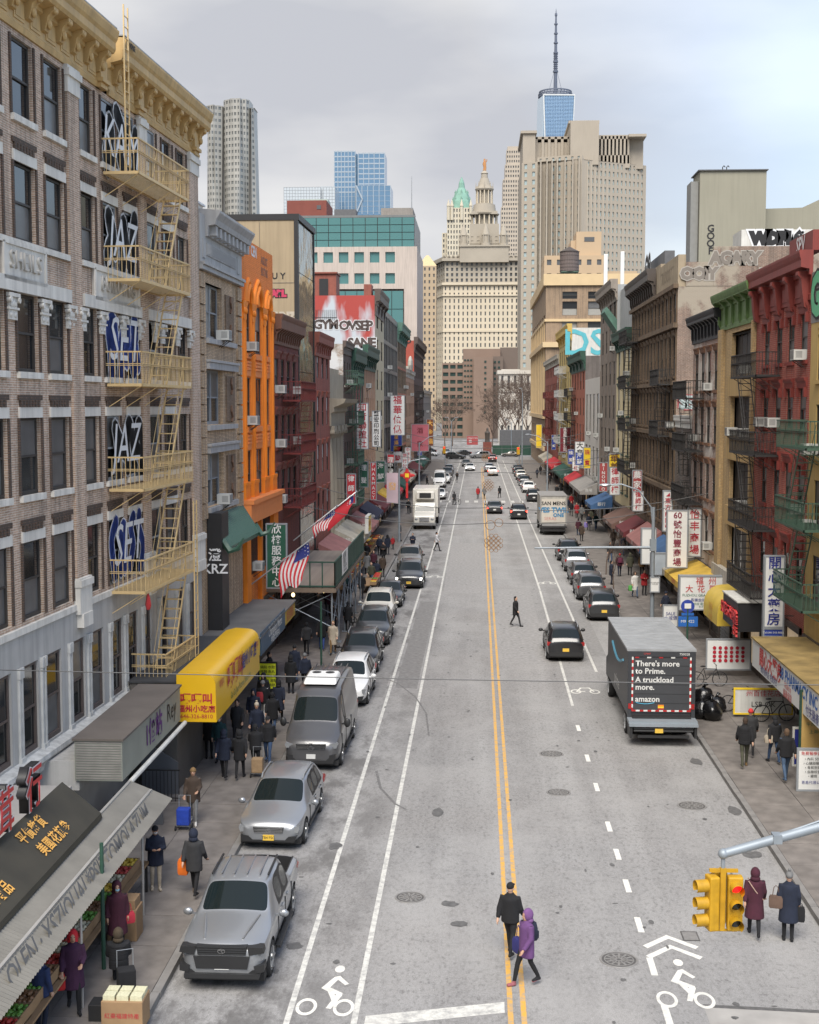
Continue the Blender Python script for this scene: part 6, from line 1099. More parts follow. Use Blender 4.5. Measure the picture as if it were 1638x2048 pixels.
def model(kind):
 if kind in _models: return _models[kind]
 d = {}
 if kind in ('suv', 'wagon', 'sedan', 'minivan'):
  L_, Wd, H, wr = dict(suv=(4.7, 1.9, 1.72, .37), wagon=(4.8, 1.9, 1.6, .36), sedan=(4.7, 1.83, 1.45, .33), minivan=(5.1, 1.98, 1.75, .35))[kind]; k = H / 1.7; h = Wd / 2; fb = -L_ / 2; rbk = L_ / 2
  cow, wtop = dict(suv=(-1.05, -.30), wagon=(-1.1, -.15), sedan=(-.95, -.15), minivan=(-1.35, -.45))[kind]
  st = [(fb, .36, .66 * k, h * .62, .74 * k, h * .5), (fb + .06, .30, .80 * k, h * .84, .90 * k, h * .68), (fb + .32, .24, .92 * k, h * .97, 1.0 * k, h * .8), (fb + .9, .22, .98 * k, h, 1.07 * k, h * .84), (cow, .22, 1.02 * k, h, 1.13 * k, h * .86), (wtop, .22, 1.05 * k, h, 1.64 * k, h * .74), (.35, .22, 1.05 * k, h, H, h * .76)]
  if kind == 'sedan': st += [(1.0, .22, 1.06 * k, h, 1.62 * k, h * .67), (1.62, .22, 1.08 * k, h, 1.18 * k, h * .8), (2.15, .26, 1.06 * k, h * .97, 1.15 * k, h * .82), (rbk - .06, .30, .98 * k, h * .9, 1.08 * k, h * .78), (rbk, .36, .8 * k, h * .76, .95 * k, h * .7)]; gl = [(4, 'w'), (5, 's'), (6, 's'), (7, 'r')]
  else: st += [(1.1, .22, 1.07 * k, h, H - .01, h * .75), (rbk - .75, .22, 1.09 * k, h * .99, H - .05, h * .72), (rbk - .52, .24, 1.10 * k, h * .98, H - .1, h * .70), (rbk - .1, .30, 1.06 * k, h * .95, 1.16 * k, h * .8), (rbk, .36, .85 * k, h * .86, 1.0 * k, h * .74)]; gl = [(4, 'w'), (5, 's'), (6, 's'), (7, 's'), (9, 'r')]
  wy = (fb + .92, rbk - .98); d['nose'] = fb; d['tail'] = rbk; d['k'] = k; d['h'] = h; d['H'] = H
 elif kind == 'pickup':
  L_, Wd, H, wr = 5.4, 1.92, 1.82, .40; h = Wd / 2; fb, rbk = -2.7, 2.7; k = 1.06
  st = [(fb, .42, .78, h * .72, .92, h * .62), (fb + .07, .36, .95, h * .88, 1.06, h * .74), (fb + .3, .34, 1.05, h * .99, 1.14, h * .82), (fb + .95, .34, 1.10, h, 1.20, h * .85), (-1.25, .34, 1.12, h, 1.24, h * .86), (-.55, .34, 1.14, h, 1.76, h * .76), (.2, .34, 1.14, h, H, h * .78), (.95, .34, 1.15, h, H - .02, h * .77), (1.12, .34, 1.16, h, 1.30, h * .86), (1.3, .36, 1.16, h, 1.22, h * .92), (2.3, .40, 1.16, h, 1.22, h * .92), (rbk, .5, 1.12, h * .98, 1.2, h * .9)]
  gl = [(4, 'w'), (5, 's'), (6, 's'), (7, 'r')]; wy = (-1.72, 1.68); d.update(nose=fb, tail=rbk, k=k, h=h, H=H)
 elif kind == 'van':
  L_, Wd, H, wr = 6.2, 2.0, 2.62, .36; h = Wd / 2; fb, rbk = -3.1, 3.1; k = 1.2
  st = [(fb, .40, .72, h * .66, .86, h * .55), (fb + .08, .34, .95, h * .86, 1.05, h * .7), (fb + .35, .28, 1.12, h * .97, 1.22, h * .8), (fb + .85, .26, 1.28, h, 1.42, h * .86), (fb + 1.0, .26, 1.34, h, 1.52, h * .88), (fb + 1.75, .26, 1.4, h, 2.32, h * .78), (fb + 2.25, .26, 1.4, h, 2.58, h * .80), (1.2, .26, 1.4, h, H, h * .82), (rbk - .2, .28, 1.4, h, H - .02, h * .81), (rbk, .34, 1.3, h * .97, 2.45, h * .74)]
  gl = [(4, 'w'), (5, 's')]; wy = (fb + 1.0, rbk - 1.45); d.update(nose=fb, tail=rbk, k=k, h=h, H=H)
 wheels = [(s * (h - .02), y) for s in (-1, 1) for y in wy]
 d['parts'] = carshell(kind, st, gl, wheels, (-.80, .80, 1.36, 2.62, .62, 2) if kind == 'pickup' else None, wr); d['wheels'] = wheels; d['wr'] = wr; d['wm'] = wheel_meshes(wr, .24); _models[kind] = d; return d
def setmat(o, i, m): o.material_slots[i].link = 'OBJECT'; o.material_slots[i].material = m
def car(kind, pnt, x, y, rz, label, front=True, cat='car', name='parked_car', group='cars parked along the kerb', plate=PLW, ptxt=None, lit=False, brake=False, rails=True, extra=None, dz=0):
 """y is where the end facing the camera stands"""
 d = model(kind); nose, tail, h, k, H = d['nose'], d['tail'], d['h'], d['k'], d['H']
 away = abs(rz) > 1.5
 t = thing(name, label, cat, (x, y + (tail if away else -nose), dz), rz, group)
 for pn, me in d['parts'].items():
  o = inst(pn.rstrip('0123456789'), me, t)
  if pn == 'body': setmat(o, 0, pnt)
 for (wx, wy) in d['wheels']:
  w = inst('wheel', d['wm'][0], t, (wx - (.11 if wx > 0 else -.11), wy, d['wr']), 0 if wx > 0 else pi); inst('rim', d['wm'][1], w)
 key = (kind, 'bits')
 if key not in _models:
  B = {}; nz = nose
  q = MB(); q.box(-h * .95 + .03, h * .95 - .03, nz + .3, tail - .35, .16, .34); B['underbody'] = (q.mesh('underbody', TRIM), (0, 0, 0))
  zl = .70 * k if kind not in ('pickup', 'van') else .92
  for s in (-1, 1):
   q = MB(); q.prism([(s * h * .52, zl + .02), (s * h * .9, zl + .10), (s * h * .93, zl + .02), (s * h * .88, zl - .10), (s * h * .56, zl - .07)], 'y', nz + .01 + (.06 if kind != 'sedan' else .05), nz + .42); B['headlight%d' % s] = (q.mesh('headlight', LAMP), (0, 0, 0))
   q = MB(); zt_ = (.98 if kind != 'sedan' else .92) * k; lo = .9 if kind in ('pickup', 'van') else .60; q.prism([(s * h * lo, zt_ - .02), (s * h * .95, zt_ + .04), (s * h * .985, zt_ - .02), (s * h * .97, zt_ - .16), (s * h * (lo + .03), zt_ - .12)], 'y', tail - .32, tail - .035); B['tail_light%d' % s] = (q.mesh('tail_light', TAIL), (0, 0, 0))
   q = MB(); mz = 1.08 * k if kind != 'van' else 1.5; my = {'suv': -.85, 'wagon': -.85, 'sedan': -.72, 'minivan': -1.1, 'pickup': -1.0, 'van': -2.0}[kind]; q.ell((s * (h + .15), my, mz), (.12, .07, .09 if kind != 'van' else .17), 10, 6); q.bar((s * (h - .05), my + .02, mz - .05), (s * (h + .1), my, mz - .03), .05); B['mirror%d' % s] = (q.mesh('mirror', TRIM, True), (0, 0, 0))
   if kind in ('suv', 'wagon', 'minivan'):
    q = MB(); q.tube([(s * h * .66, -.2, H - .07), (s * h * .67, 0, H + .02), (s * h * .68, 1.2, H + .02), (s * h * .66, 1.5, H - .06)], .025, 6); B['roof_rail%d' % s] = (q.mesh('roof_rail', ALU), (0, 0, 0))
  q = MB(); gz = {'pickup': (.86, 1.06, .55), 'van': (.80, .98, .5)}.get(kind, (.60 * k, .78 * k, .44)); q.prism([(-h * gz[2] * 1.06, gz[1]), (h * gz[2] * 1.06, gz[1]), (h * gz[2], gz[0]), (-h * gz[2], gz[0])], 'y', nz - .012, nz + .25); B['grille'] = (q.mesh('grille', TRIM), (0, 0, 0))
  q = MB(); [q.box(-h * gz[2], h * gz[2], nz - .03, nz + .02, gz[0] + (gz[1] - gz[0]) * f - .008, gz[0] + (gz[1] - gz[0]) * f + .012) for f in (.12, .38, .62, .9)]; B['grille_bar'] = (q.mesh('grille_bar', CHROME if kind != 'pickup' else P_DGR), (0, 0, 0))
  q = MB(); q.ring([[((.085 - .012 * s) * cos(2 * pi * i / 16), nz - .035 - .01 * dd, (gz[0] + gz[1]) / 2 + .055 * (1 - .15 * s) * sin(2 * pi * i / 16)) for i in range(16)] for s, dd in ((0, 0), (0, 1), (1, 1), (1, 0))], False); q.bar((-.03, nz - .04, (gz[0] + gz[1]) / 2 + .05), (.03, nz - .04, (gz[0] + gz[1]) / 2 - .04), .012); q.bar((-.06, nz - .04, (gz[0] + gz[1]) / 2 + .02), (.06, nz - .04, (gz[0] + gz[1]) / 2 + .02), .012); B['emblem'] = (q.mesh('emblem', CHROME), (0, 0, 0))
  q = MB(); q.prism([(-h * .86, .50 * k), (h * .86, .50 * k), (h * .78, .30), (-h * .78, .30)], 'y', nz + .005, nz + .3); B['front_bumper'] = (q.mesh('lower_bumper', TRIM), (0, 0, 0)); q = MB(); q.prism([(-h * .9, .5 * k), (h * .9, .5 * k), (h * .84, .30), (-h * .84, .30)], 'y', tail - .3, tail + .012); B['lower_bumper'] = (q.mesh('lower_bumper', TRIM), (0, 0, 0))
  q = MB(); q.bar((-.5, {'suv': -.9}.get(kind, -.95), 1.16 * k), (.1, -.75, 1.24 * k), .02); q.bar((.1, -.95, 1.15 * k), (.6, -.78, 1.22 * k), .02); B['wiper'] = (q.mesh('wiper', TRIM), (0, 0, 0)) if kind not in ('van', 'pickup') else (q.mesh('wiper', TRIM), (0, 0, -.6))
  for s in (-1, 1):
   q = MB(); [q.box(s * (h - .012), s * (h + .022), yy, yy + .2, .92 * k, .955 * k) for yy in ((.1, 1.05) if kind not in ('van', 'pickup') else (-.2, .55))]; B['door_handle%d' % s] = (q.mesh('door_handle', P_GRY), (0, 0, 0))
  for s in (-1, 1):
   for yy in ((-.75, .3, 1.3) if kind != 'van' else (-2.2, -1.0, .6)): q = MB(); q.box(s * (h - .05), s * (h + .003), yy - .008, yy + .008, .42, .98 * k); B['door_seam%d%d' % (s, abs(int(yy * 10)))] = (q.mesh('door_seam', TRIM), (0, 0, 0))
   q = MB(); q.box(s * (h - .06), s * (h + .006), -.9, 1.3, .3, .37); B['sill_trim%d' % s] = (q.mesh('sill_trim', TRIM), (0, 0, 0))
  _models[key] = B
 for n_, (me, l_) in _models[key].items():
  nm = n_.rstrip('-0123456789'); o = inst(nm, me, t, l_)
  if nm == 'headlight' and lit: setmat(o, 0, LAMPON)
  if nm == 'tail_light' and brake: setmat(o, 0, TAILON)
  if nm in ('mirror', 'door_handle') and pnt in (P_SIL, P_WHT, P_CRM): setmat(o, 0, pnt)
 yy, s = (tail + .015, 1) if away else (nose - .02, -1); zp = (.62 * k if away and kind != 'pickup' else .46 * k) if kind != 'pickup' else .62
 q = MB(); q.box(-.16, .16, yy - .012, yy + .012, zp - .08, zp + .08); po = q.build('number_plate', plate, t)
 if ptxt: letter(po, ptxt, .11, TRIM, (0, yy - .016, zp), pi if away else 0, spacing=.95)
 q = MB(); q.quad((.25, 0, 0), (.42, 0, 0), (.42, .02, .06), (.25, .02, .06))
 return t
c_pick = car('pickup', P_SIL, -5.52, 27.15, 0, 'silver pickup truck with open black bed, nearest vehicle at the left kerb', plate=PLW, ptxt='72492-ME', name='pickup_truck', cat='pickup truck')
for s in (-1, 1):
 q = MB(); q.box(s * .66 - .02, s * .66 + .02, -.4, .95, 1.80, 1.84); q.build('roof_rail', TRIM, c_pick); q = MB(); q.box(s * .93, s * 1.04, -1.1, .9, .36, .42); q.build('side_step', TRIM, c_pick); q = MB(); q.prism([(s * .93, .66), (s * .70, .62), (s * .74, .46), (s * .93, .5)], 'y', -2.71, -2.4); q.build('fog_lamp_panel', TRIM, c_pick)
q = MB(); q.box(-.81, .81, 1.35, 2.63, .615, .635); [q.box(s * .80 - .012, s * .80 + .012, 1.35, 2.63, .63, 1.2) for s in (-1, 1)]; q.box(-.8, .8, 1.35, 1.37, .63, 1.2); q.box(-.8, .8, 2.61, 2.63, .63, 1.18); q.build('bed_liner', TRIM, c_pick)
for s in (-1, 1): q = MB(); q.tube([(s * .42, -2.45, 1.13), (s * .50, -2.0, 1.19), (s * .62, -1.35, 1.235)], [.02, .035, .02], 6); q.build('hood_crease', P_SIL, c_pick, True); q = MB(); q.prism([(s * .56, 1.05), (s * .9, 1.04), (s * .93, .92), (s * .6, .86)], 'y', -2.72, -2.45); q.build('lamp_surround', TRIM, c_pick)
for i in range(4): q = MB(); q.box(-.45 + i * .3 - .015, -.45 + i * .3 + .015, -.35, .85, 1.82, 1.852); q.build('roof_rib', P_SIL, c_pick)
q = MB(); q.prism([(-.62, .84), (.62, .84), (.56, .56), (-.56, .56)], 'y', -2.735, -2.5); q.build('lower_grille', TRIM, c_pick); q = MB(); q.box(-.82, .82, -2.78, -2.4, .36, .46); q.build('skid_plate', TRIM, c_pick)
car('wagon', P_SIL, -5.86, 36.1, radians(-2), 'silver crossover car with yellow number plate behind the pickup', plate=PLT, ptxt='TB4 F5C')
c_van = car('van', P_GRY, -5.72, 44.3, radians(-1), 'grey high-roof van with white roof air conditioner at the left kerb', cat='van', name='parked_van')
q = MB(); q.ring([[(a * .62, -.1 + b * .72, 2.62 + z) for a, b in ((-1, -1), (1, -1), (1, 1), (-1, 1))] for a_, z in ((0, 0), (0, .1), (0, .22)) for a, b in [(1, 1)]][:0] or [[(-.62, -.85, 2.60), (.62, -.85, 2.60), (.62, .65, 2.62), (-.62, .65, 2.62)], [(-.55, -.5, 2.82), (.55, -.5, 2.82), (.55, .6, 2.84), (-.55, .6, 2.84)]]); q.build('roof_air_conditioner', WHITE, c_van, bevel=.06)
for s in (-1, 1): q = MB(); q.cyl((s * .25, .25, 2.83), (s * .25, .25, 2.85), .17, n=16); q.build('fan_vent', TRIM, c_van)
for i in range(6): q = MB(); q.box(-.6 + i * .24 - .012, -.6 + i * .24 + .012, .8, 2.9, 2.60, 2.655); q.build('roof_rib', P_GRY, c_van)
q = MB(); q.ring([[(.13 * a * cos(2 * pi * i / 20), -3.14, .9 + .13 * a * sin(2 * pi * i / 20)) for i in range(20)] for a in (1, .85)], False); [q.bar((0, -3.14, .9), (.11 * sin(2 * pi * k / 3), -3.14, .9 + .11 * cos(2 * pi * k / 3)), .025) for k in range(3)]; q.build('star_badge', CHROME, c_van)
car('suv', P_WHT, -5.55, 53.9, radians(-1), 'white taxi SUV with black roof rails behind the grey van', plate=PLT, cat='SUV')
car('suv', P_BLK, -5.65, 60.6, 0, 'glossy black SUV parked directly behind the white SUV', plate=PLW, cat='SUV')
car('suv', P_DGR, -5.6, 67.8, 0, 'graphite SUV with one bright headlight in the left parked row', lit=False, cat='SUV')
car('suv', P_CRM, -5.85, 74.8, 0, 'cream white SUV with black roof in the left parked row', cat='SUV')
car('sedan', P_BLK, -5.65, 80.9, 0, 'black sedan parked between the cream SUV and grey minivan')
car('minivan', P_DGR, -4.75, 89.4, 0, 'dark grey minivan with amber lit lamps and yellow plate', plate=PLT, ptxt='T714', lit=True, cat='minivan')
car('suv', P_CHM, -5.3, 99.5, 0, 'taupe SUV parked behind the dark minivan beside the market', cat='SUV')
car('suv', P_BLK, 4.42, 64.2, pi, 'black SUV driving away in the right lane', plate=PLT, ptxt='KXB', name='suv', cat='SUV', group='moving cars')
for kind, p_, x, y, lb in (('suv', P_DGR, 7.5, 76.5, 'dark SUV half hidden beyond the black delivery truck'), ('suv', P_GRY, 7.45, 84.5, 'slate grey SUV second beyond the delivery truck'), ('wagon', P_GRY, 7.55, 91.5, 'grey car with roof rack bars on the right kerb'), ('suv', P_SIL, 7.6, 99, 'silver SUV with wide red tail lamps on the right kerb'), ('suv', P_BLK, 7.5, 106, 'black SUV parked just this side of the graffiti box truck')):
 car(kind, p_, x, y, pi, lb, cat='SUV' if kind == 'suv' else 'car', plate=PLT)
car('suv', P_BLK, 4.6, 144.5, pi, 'black crossover with red brake lamps beside the graffiti box truck', name='suv', cat='SUV', group='moving cars', brake=True); car('sedan', P_DGR, 2.0, 152, pi, 'dark sedan braking at the middle crossing', name='sedan', group='moving cars', brake=True)
for i, (kind, p_, y, lb) in enumerate((('suv', P_DGR, 137.5, 'dark SUV parked just beyond the graffiti box truck'), ('suv', P_BLK, 171, 'black SUV with yellow plate parked past the crossing on the right'), ('suv', P_WHT, 188.5, 'white SUV parked seventh down the right kerb'), ('sedan', P_SIL, 196, 'silver sedan ahead of the distant white SUV on the right'), ('suv', P_DGR, 204, 'dark SUV far down the right kerb'), ('sedan', P_BLK, 212, 'black sedan far down the right kerb'), ('suv', P_CRM, 221, 'pale SUV far down the right kerb'), ('suv', P_BLK, 231, 'farthest black SUV but one on the right kerb'), ('suv', P_DGR, 241, 'farthest dark SUV on the right kerb'))):
 car(kind, p_, 7.4, y, pi, lb, group='cars parked along the kerb', cat='SUV' if kind == 'suv' else 'car')
car('sedan', P_WHT, -5.2, 174.5, 0, 'white sedan parked behind the white box truck on the left'); c_wv = car('van', P_WHT, -5.9, 199, 0, 'white high-roof van parked down the left kerb', cat='van', name='parked_van')
for i, (kind, p_, y, lb) in enumerate((('suv', P_WHT, 210, 'white SUV behind the distant white van'), ('sedan', P_GRY, 219, 'grey sedan far down the left kerb'), ('suv', P_DGR, 229, 'dark SUV far down the left kerb'), ('suv', P_SIL, 240, 'silver SUV farthest down the left kerb'))): car(kind, p_, -5.4, y, 0, lb)
car('suv', P_WHT, 2.7, 233, pi, 'white SUV driving away near the far crossing', name='suv', cat='SUV', group='moving cars', brake=True); car('suv', P_SIL, 2.2, 247, pi, 'silver SUV queued ahead of the white one far away', name='suv', cat='SUV', group='moving cars')
car('sedan', P_WHT, -1.5, 251, 0, 'white taxi coming towards the camera in the distance', name='sedan', group='moving cars', lit=True); car('sedan', P_DGR, -2.4, 268, 0, 'grey sedan turning into the street from the square', name='sedan', group='moving cars')
car('suv', P_DGR, -5.2, 303, radians(70), 'dark SUV crossing the square at left', name='suv', cat='SUV', group='moving cars'); car('minivan', P_SIL, .6, 308, radians(-75), 'silver minivan crossing the square', name='minivan', cat='minivan', group='moving cars'); car('suv', paint('maroon', (.12, .03, .03)), 3.3, 291, pi, 'maroon SUV entering the square', name='suv', cat='SUV', group='moving cars', brake=True)
for i, (x, y, p_, lb) in enumerate(((-12, 322, P_WHT, 'white'), (-17, 328, P_GRY, 'grey'), (-8, 331, P_SIL, 'silver'), (-22, 335, P_CRM, 'cream'), (-13, 340, P_BLK, 'black'), (-4, 326, P_DGR, 'graphite'), (8, 318, P_CHM, 'taupe'))): car('sedan', p_, x, y, radians(60 - 25 * i), '%s car standing in the traffic of the far square' % lb, name='car', group='cars in the square')
# ---------------------------------------------------------------- delivery truck (rear view)
AMZ = M('charcoal_truck', (.035, .037, .042), .45, .1, 1); AMZR = M('truck_roof', (.30, .31, .32), .5, .2, 2)
tk = thing('delivery_truck', 'black box delivery truck seen from behind with folded tail lift', 'truck', (6.98, 48.1, 0), 0, 'trucks')
m = MB(); m.box(-1.27, 1.27, .9, 8.3, 1.05, 3.5); m.build('cargo_box', AMZ, tk); m = MB(); m.box(-1.3, 1.3, .86, 8.33, 3.5, 3.58); m.build('roof', AMZR, tk)
rbm = MB().box(-1.28, 1.28, 0, .05, 3.58, 3.595).mesh('roof_seam', AMZR)
for i in range(11): inst('roof_seam', rbm, tk, (0, 1.4 + i * .64, 0))
m = MB(); m.box(-1.12, 1.12, .865, .91, 1.15, 3.3); dr = m.build('roller_door', M('door_charcoal', (.045, .047, .052), .5, .1, 2), tk)
sm_ = MB().box(-1.1, 1.1, -.004, .004, 0, .012).mesh('door_seam', TRIM)
for i in range(6): inst('door_seam', sm_, dr, (0, .862, 1.5 + i * .36))
m = MB(); m.box(-1.27, -1.13, .82, .92, .95, 3.5); m.box(1.13, 1.27, .82, .92, .95, 3.5); m.box(-1.13, 1.13, .83, .92, 3.3, 3.5); m.build('rear_frame', AMZ, tk)
RW = [M('reflector_red', (.42, .02, .02), .4), M('reflector_white', (.70, .70, .68), .4)]; rm_ = [MB().box(-.03, .03, -.006, .006, 0, .14).mesh('reflective_tape', q) for q in RW]; rh_ = [MB().box(0, .15, -.006, .006, -.03, .03).mesh('reflective_tape', q) for q in RW]
for i in range(16):
 for x in (-1.09, 1.09): inst('reflective_tape', rm_[i % 2], tk, (x, .855, 1.2 + i * .131))
for i in range(15): inst('reflective_tape', rh_[i % 2], tk, (-1.1 + i * .147, .853, 1.22)); inst('reflective_tape', rh_[(i + 1) % 2], tk, (-1.1 + i * .147, .05, .82)); (inst('reflective_tape', rh_[i % 2], tk, (-.85 + i * .147, .12, .42)) if i < 12 else None)
for i in range(5): inst('reflective_tape', rh_[i % 2], tk, (-1.0 + i * .45, .853, 3.27))
WT = M('truck_lettering', (.62, .62, .60), .5); letter(dr, "There's more\nto Prime.", .30, WT, (-.98, .855, 2.88), align='LEFT', off=.006, lines=.95); letter(dr, "A truckload\nmore.", .30, WT, (-.98, .855, 2.26), align='LEFT', off=.006, lines=.95); letter(dr, 'amazon', .30, WT, (-.98, .855, 1.66), align='LEFT', off=.006)
q = MB(); q.tube([(-.95 + .1 * i, .855, 1.53 - .05 * sin(pi * i / 7)) for i in range(8)], .012, 5); q.build('smile_mark', M('smile_blue', (.05, .40, .62), .5), dr); letter(tk, '750028', .13, WT, (.85, .82, 3.4)); letter(tk, 'CMAP', .1, M('small_red', (.5, .06, .05), .5), (-.55, .82, 3.41))
q = MB(); q.box(-.12, .1, .83, .86, 1.27, 1.33, 0); q.box(-.12, .1, .828, .86, 1.33, 1.39, 1); q.box(-.12, .1, .83, .86, 1.39, 1.45, 2); q.build('warning_stickers', [RED, SIGNY, AMB], dr)
m = MB(); m.box(-1.28, 1.28, .2, .86, .84, .97); m.box(-1.28, 1.28, .02, .2, .80, .90); tl = m.build('tail_lift', STEEL, tk); m = MB(); [m.cyl((-1.1, .15, z), (1.1, .15, z), .05, n=10) for z in (.72, .62)]; [m.box(s * 1.2 - .05, s * 1.2 + .05, .1, .9, .35, .8) for s in (-1, 1)]; m.box(-.95, .95, .1, .18, .36, .46); m.build('lift_frame', TRIM, tk)
m = MB(); m.box(-1.1, 1.1, .6, 8.2, .7, 1.05); m.build('chassis', TRIM, tk); q = MB(); q.box(-.32, -.02, .06, .085, .56, .72); q.build('number_plate', PLT, tk)
for s in (-1, 1): q = MB(); q.box(s * 1.18 - .06, s * 1.18 + .06, .80, .83, 1.3, 1.5); q.build('tail_light', TAIL, tk)
wt_, wr_ = wheel_meshes(.46, .3)
for x, y in ((-1.1, 2.3), (1.1, 2.3), (-1.1, 8.7), (1.1, 8.7), (-.8, 2.3), (.8, 2.3)): w = inst('wheel', wt_, tk, (x * .95, y, .46), 0 if x > 0 else pi); inst('rim', wr_, w)
m = MB(); m.prism([(8.4, .6), (10.3, .6), (10.3, 1.5), (9.6, 1.75), (9.2, 2.75), (8.4, 2.85)], 'x', -1.15, 1.15); m.build('cab', AMZ, tk, bevel=.08)
letter(tk, 'prime', .75, WT, (-1.275, 4.6, 1.6), -pi / 2); q = MB(); q.tube([(-1.28, 6.2 - .5 * i, 2.9 - .35 * sin(pi * i / 8)) for i in range(9)], .06, 6); q.build('side_swoosh', M('swoosh_blue', (.10, .30, .42), .5), tk)
# ---------------------------------------------------------------- graffiti box truck (rear view) and white box truck (front view)
OT = M('dirty_white_box', (.42, .40, .36), .6, .2, 1.5, streak=.35); gtk = thing('box_truck', 'dirty white box truck covered in blue and black graffiti at the right kerb', 'truck', (7.45, 127.3, 0), 0, 'trucks')
m = MB(); m.box(-1.3, 1.3, .6, 7.2, 1.1, 3.8); m.build('cargo_box', OT, gtk); m = MB(); m.box(-1.34, 1.34, .56, 7.24, 3.8, 3.9); m.box(-1.34, -1.2, .55, .65, 1.0, 3.8); m.box(1.2, 1.34, .55, .65, 1.0, 3.8); m.build('rear_frame', M('truck_frame_grey', (.25, .24, .23), .6), gtk); m = MB(); m.box(-1.15, 1.15, .57, .6, 1.25, 3.55); d_ = m.build('roller_door', M('door_offwhite', (.52, .48, .42), .6, .1, 2), gtk)
letter(gtk, 'SAN MENS', .5, SPK, (0, .56, 3.1), name='graffiti', off=.012); letter(gtk, 'VES TWIL', .68, M('spray_ocean', (.02, .18, .36), .6), (0, .555, 2.45), name='graffiti', off=.03); letter(gtk, 'ONE', .5, M('spray_ocean', (.02, .18, .36), .6), (.5, .552, 1.95), name='graffiti', off=.02); letter(gtk, 'SERAS', .45, M('spray_pink', (.5, .2, .17), .6), (-.3, .56, 1.6), name='graffiti')
m = MB(); m.box(-1.3, 1.3, .1, .6, .75, .9); m.box(-1.2, 1.2, .15, .3, .4, .6); m.build('tail_lift', TRIM, gtk); m = MB(); m.box(-1.1, 1.1, .6, 9, .6, 1.1); m.box(-1.1, 1.1, 7.4, 9.2, .6, 2.7); m.build('cab_and_chassis', M('cab_grey', (.3, .3, .3), .5), gtk)
for x, y in ((-1.1, 2.2), (1.1, 2.2), (-1.1, 8.2), (1.1, 8.2)): w = inst('wheel', wt_, gtk, (x, y, .46), 0 if x > 0 else pi); inst('rim', wr_, w)
wtk = thing('box_truck', 'white refrigerated box truck facing the camera beside the market', 'truck', (-5.46, 132.7, 0), 0, 'trucks'); OW = M('truck_white', (.62, .60, .55), .45, .06, 1, coat=.3)
m = MB(); m.box(-1.32, 1.32, 3.1, 10, 1.05, 4.0); m.build('cargo_box', OW, wtk, bevel=.04); m = MB(); m.box(-.95, .95, 2.45, 3.1, 2.95, 3.75); m.build('refrigeration_unit', OW, wtk, bevel=.08); m = MB(); m.box(-.6, .6, 2.40, 2.46, 3.1, 3.6); m.build('unit_grille', TRIM, wtk)
m = MB(); m.prism([(.1, .55), (3.0, .55), (3.0, 2.6), (2.0, 2.65), (1.35, 1.72), (.25, 1.5), (.05, 1.3)], 'x', -1.1, 1.1); m.build('cab', OW, wtk, bevel=.12); m = MB(); m.quad((-.98, 1.38, 1.80), (.98, 1.38, 1.80), (.9, 1.96, 2.56), (-.9, 1.96, 2.56)); m.build('windscreen', CG, wtk)
m = MB(); m.box(-.5, .5, 0, .1, .85, 1.25); m.build('grille', CHROME, wtk); m = MB(); m.box(-1.2, 1.2, -.08, .15, .45, .72); m.build('bumper', CHROME, wtk)
for s in (-1, 1): m = MB(); m.ell((s * .82, .12, 1.08), (.2, .1, .17), 10, 6); m.build('headlight', LAMP, wtk, True); m = MB(); m.box(s * 1.45 - .08, s * 1.45 + .08, 1.3, 1.4, 1.6, 2.2); m.bar((s * 1.1, 1.5, 2.1), (s * 1.42, 1.38, 2.1), .04); m.build('mirror', TRIM, wtk)
for x, y in ((-1.0, .95), (1.0, .95), (-1.1, 7.5), (1.1, 7.5)): w = inst('wheel', wt_, wtk, (x, y, .46), 0 if x > 0 else pi); inst('rim', wr_, w)
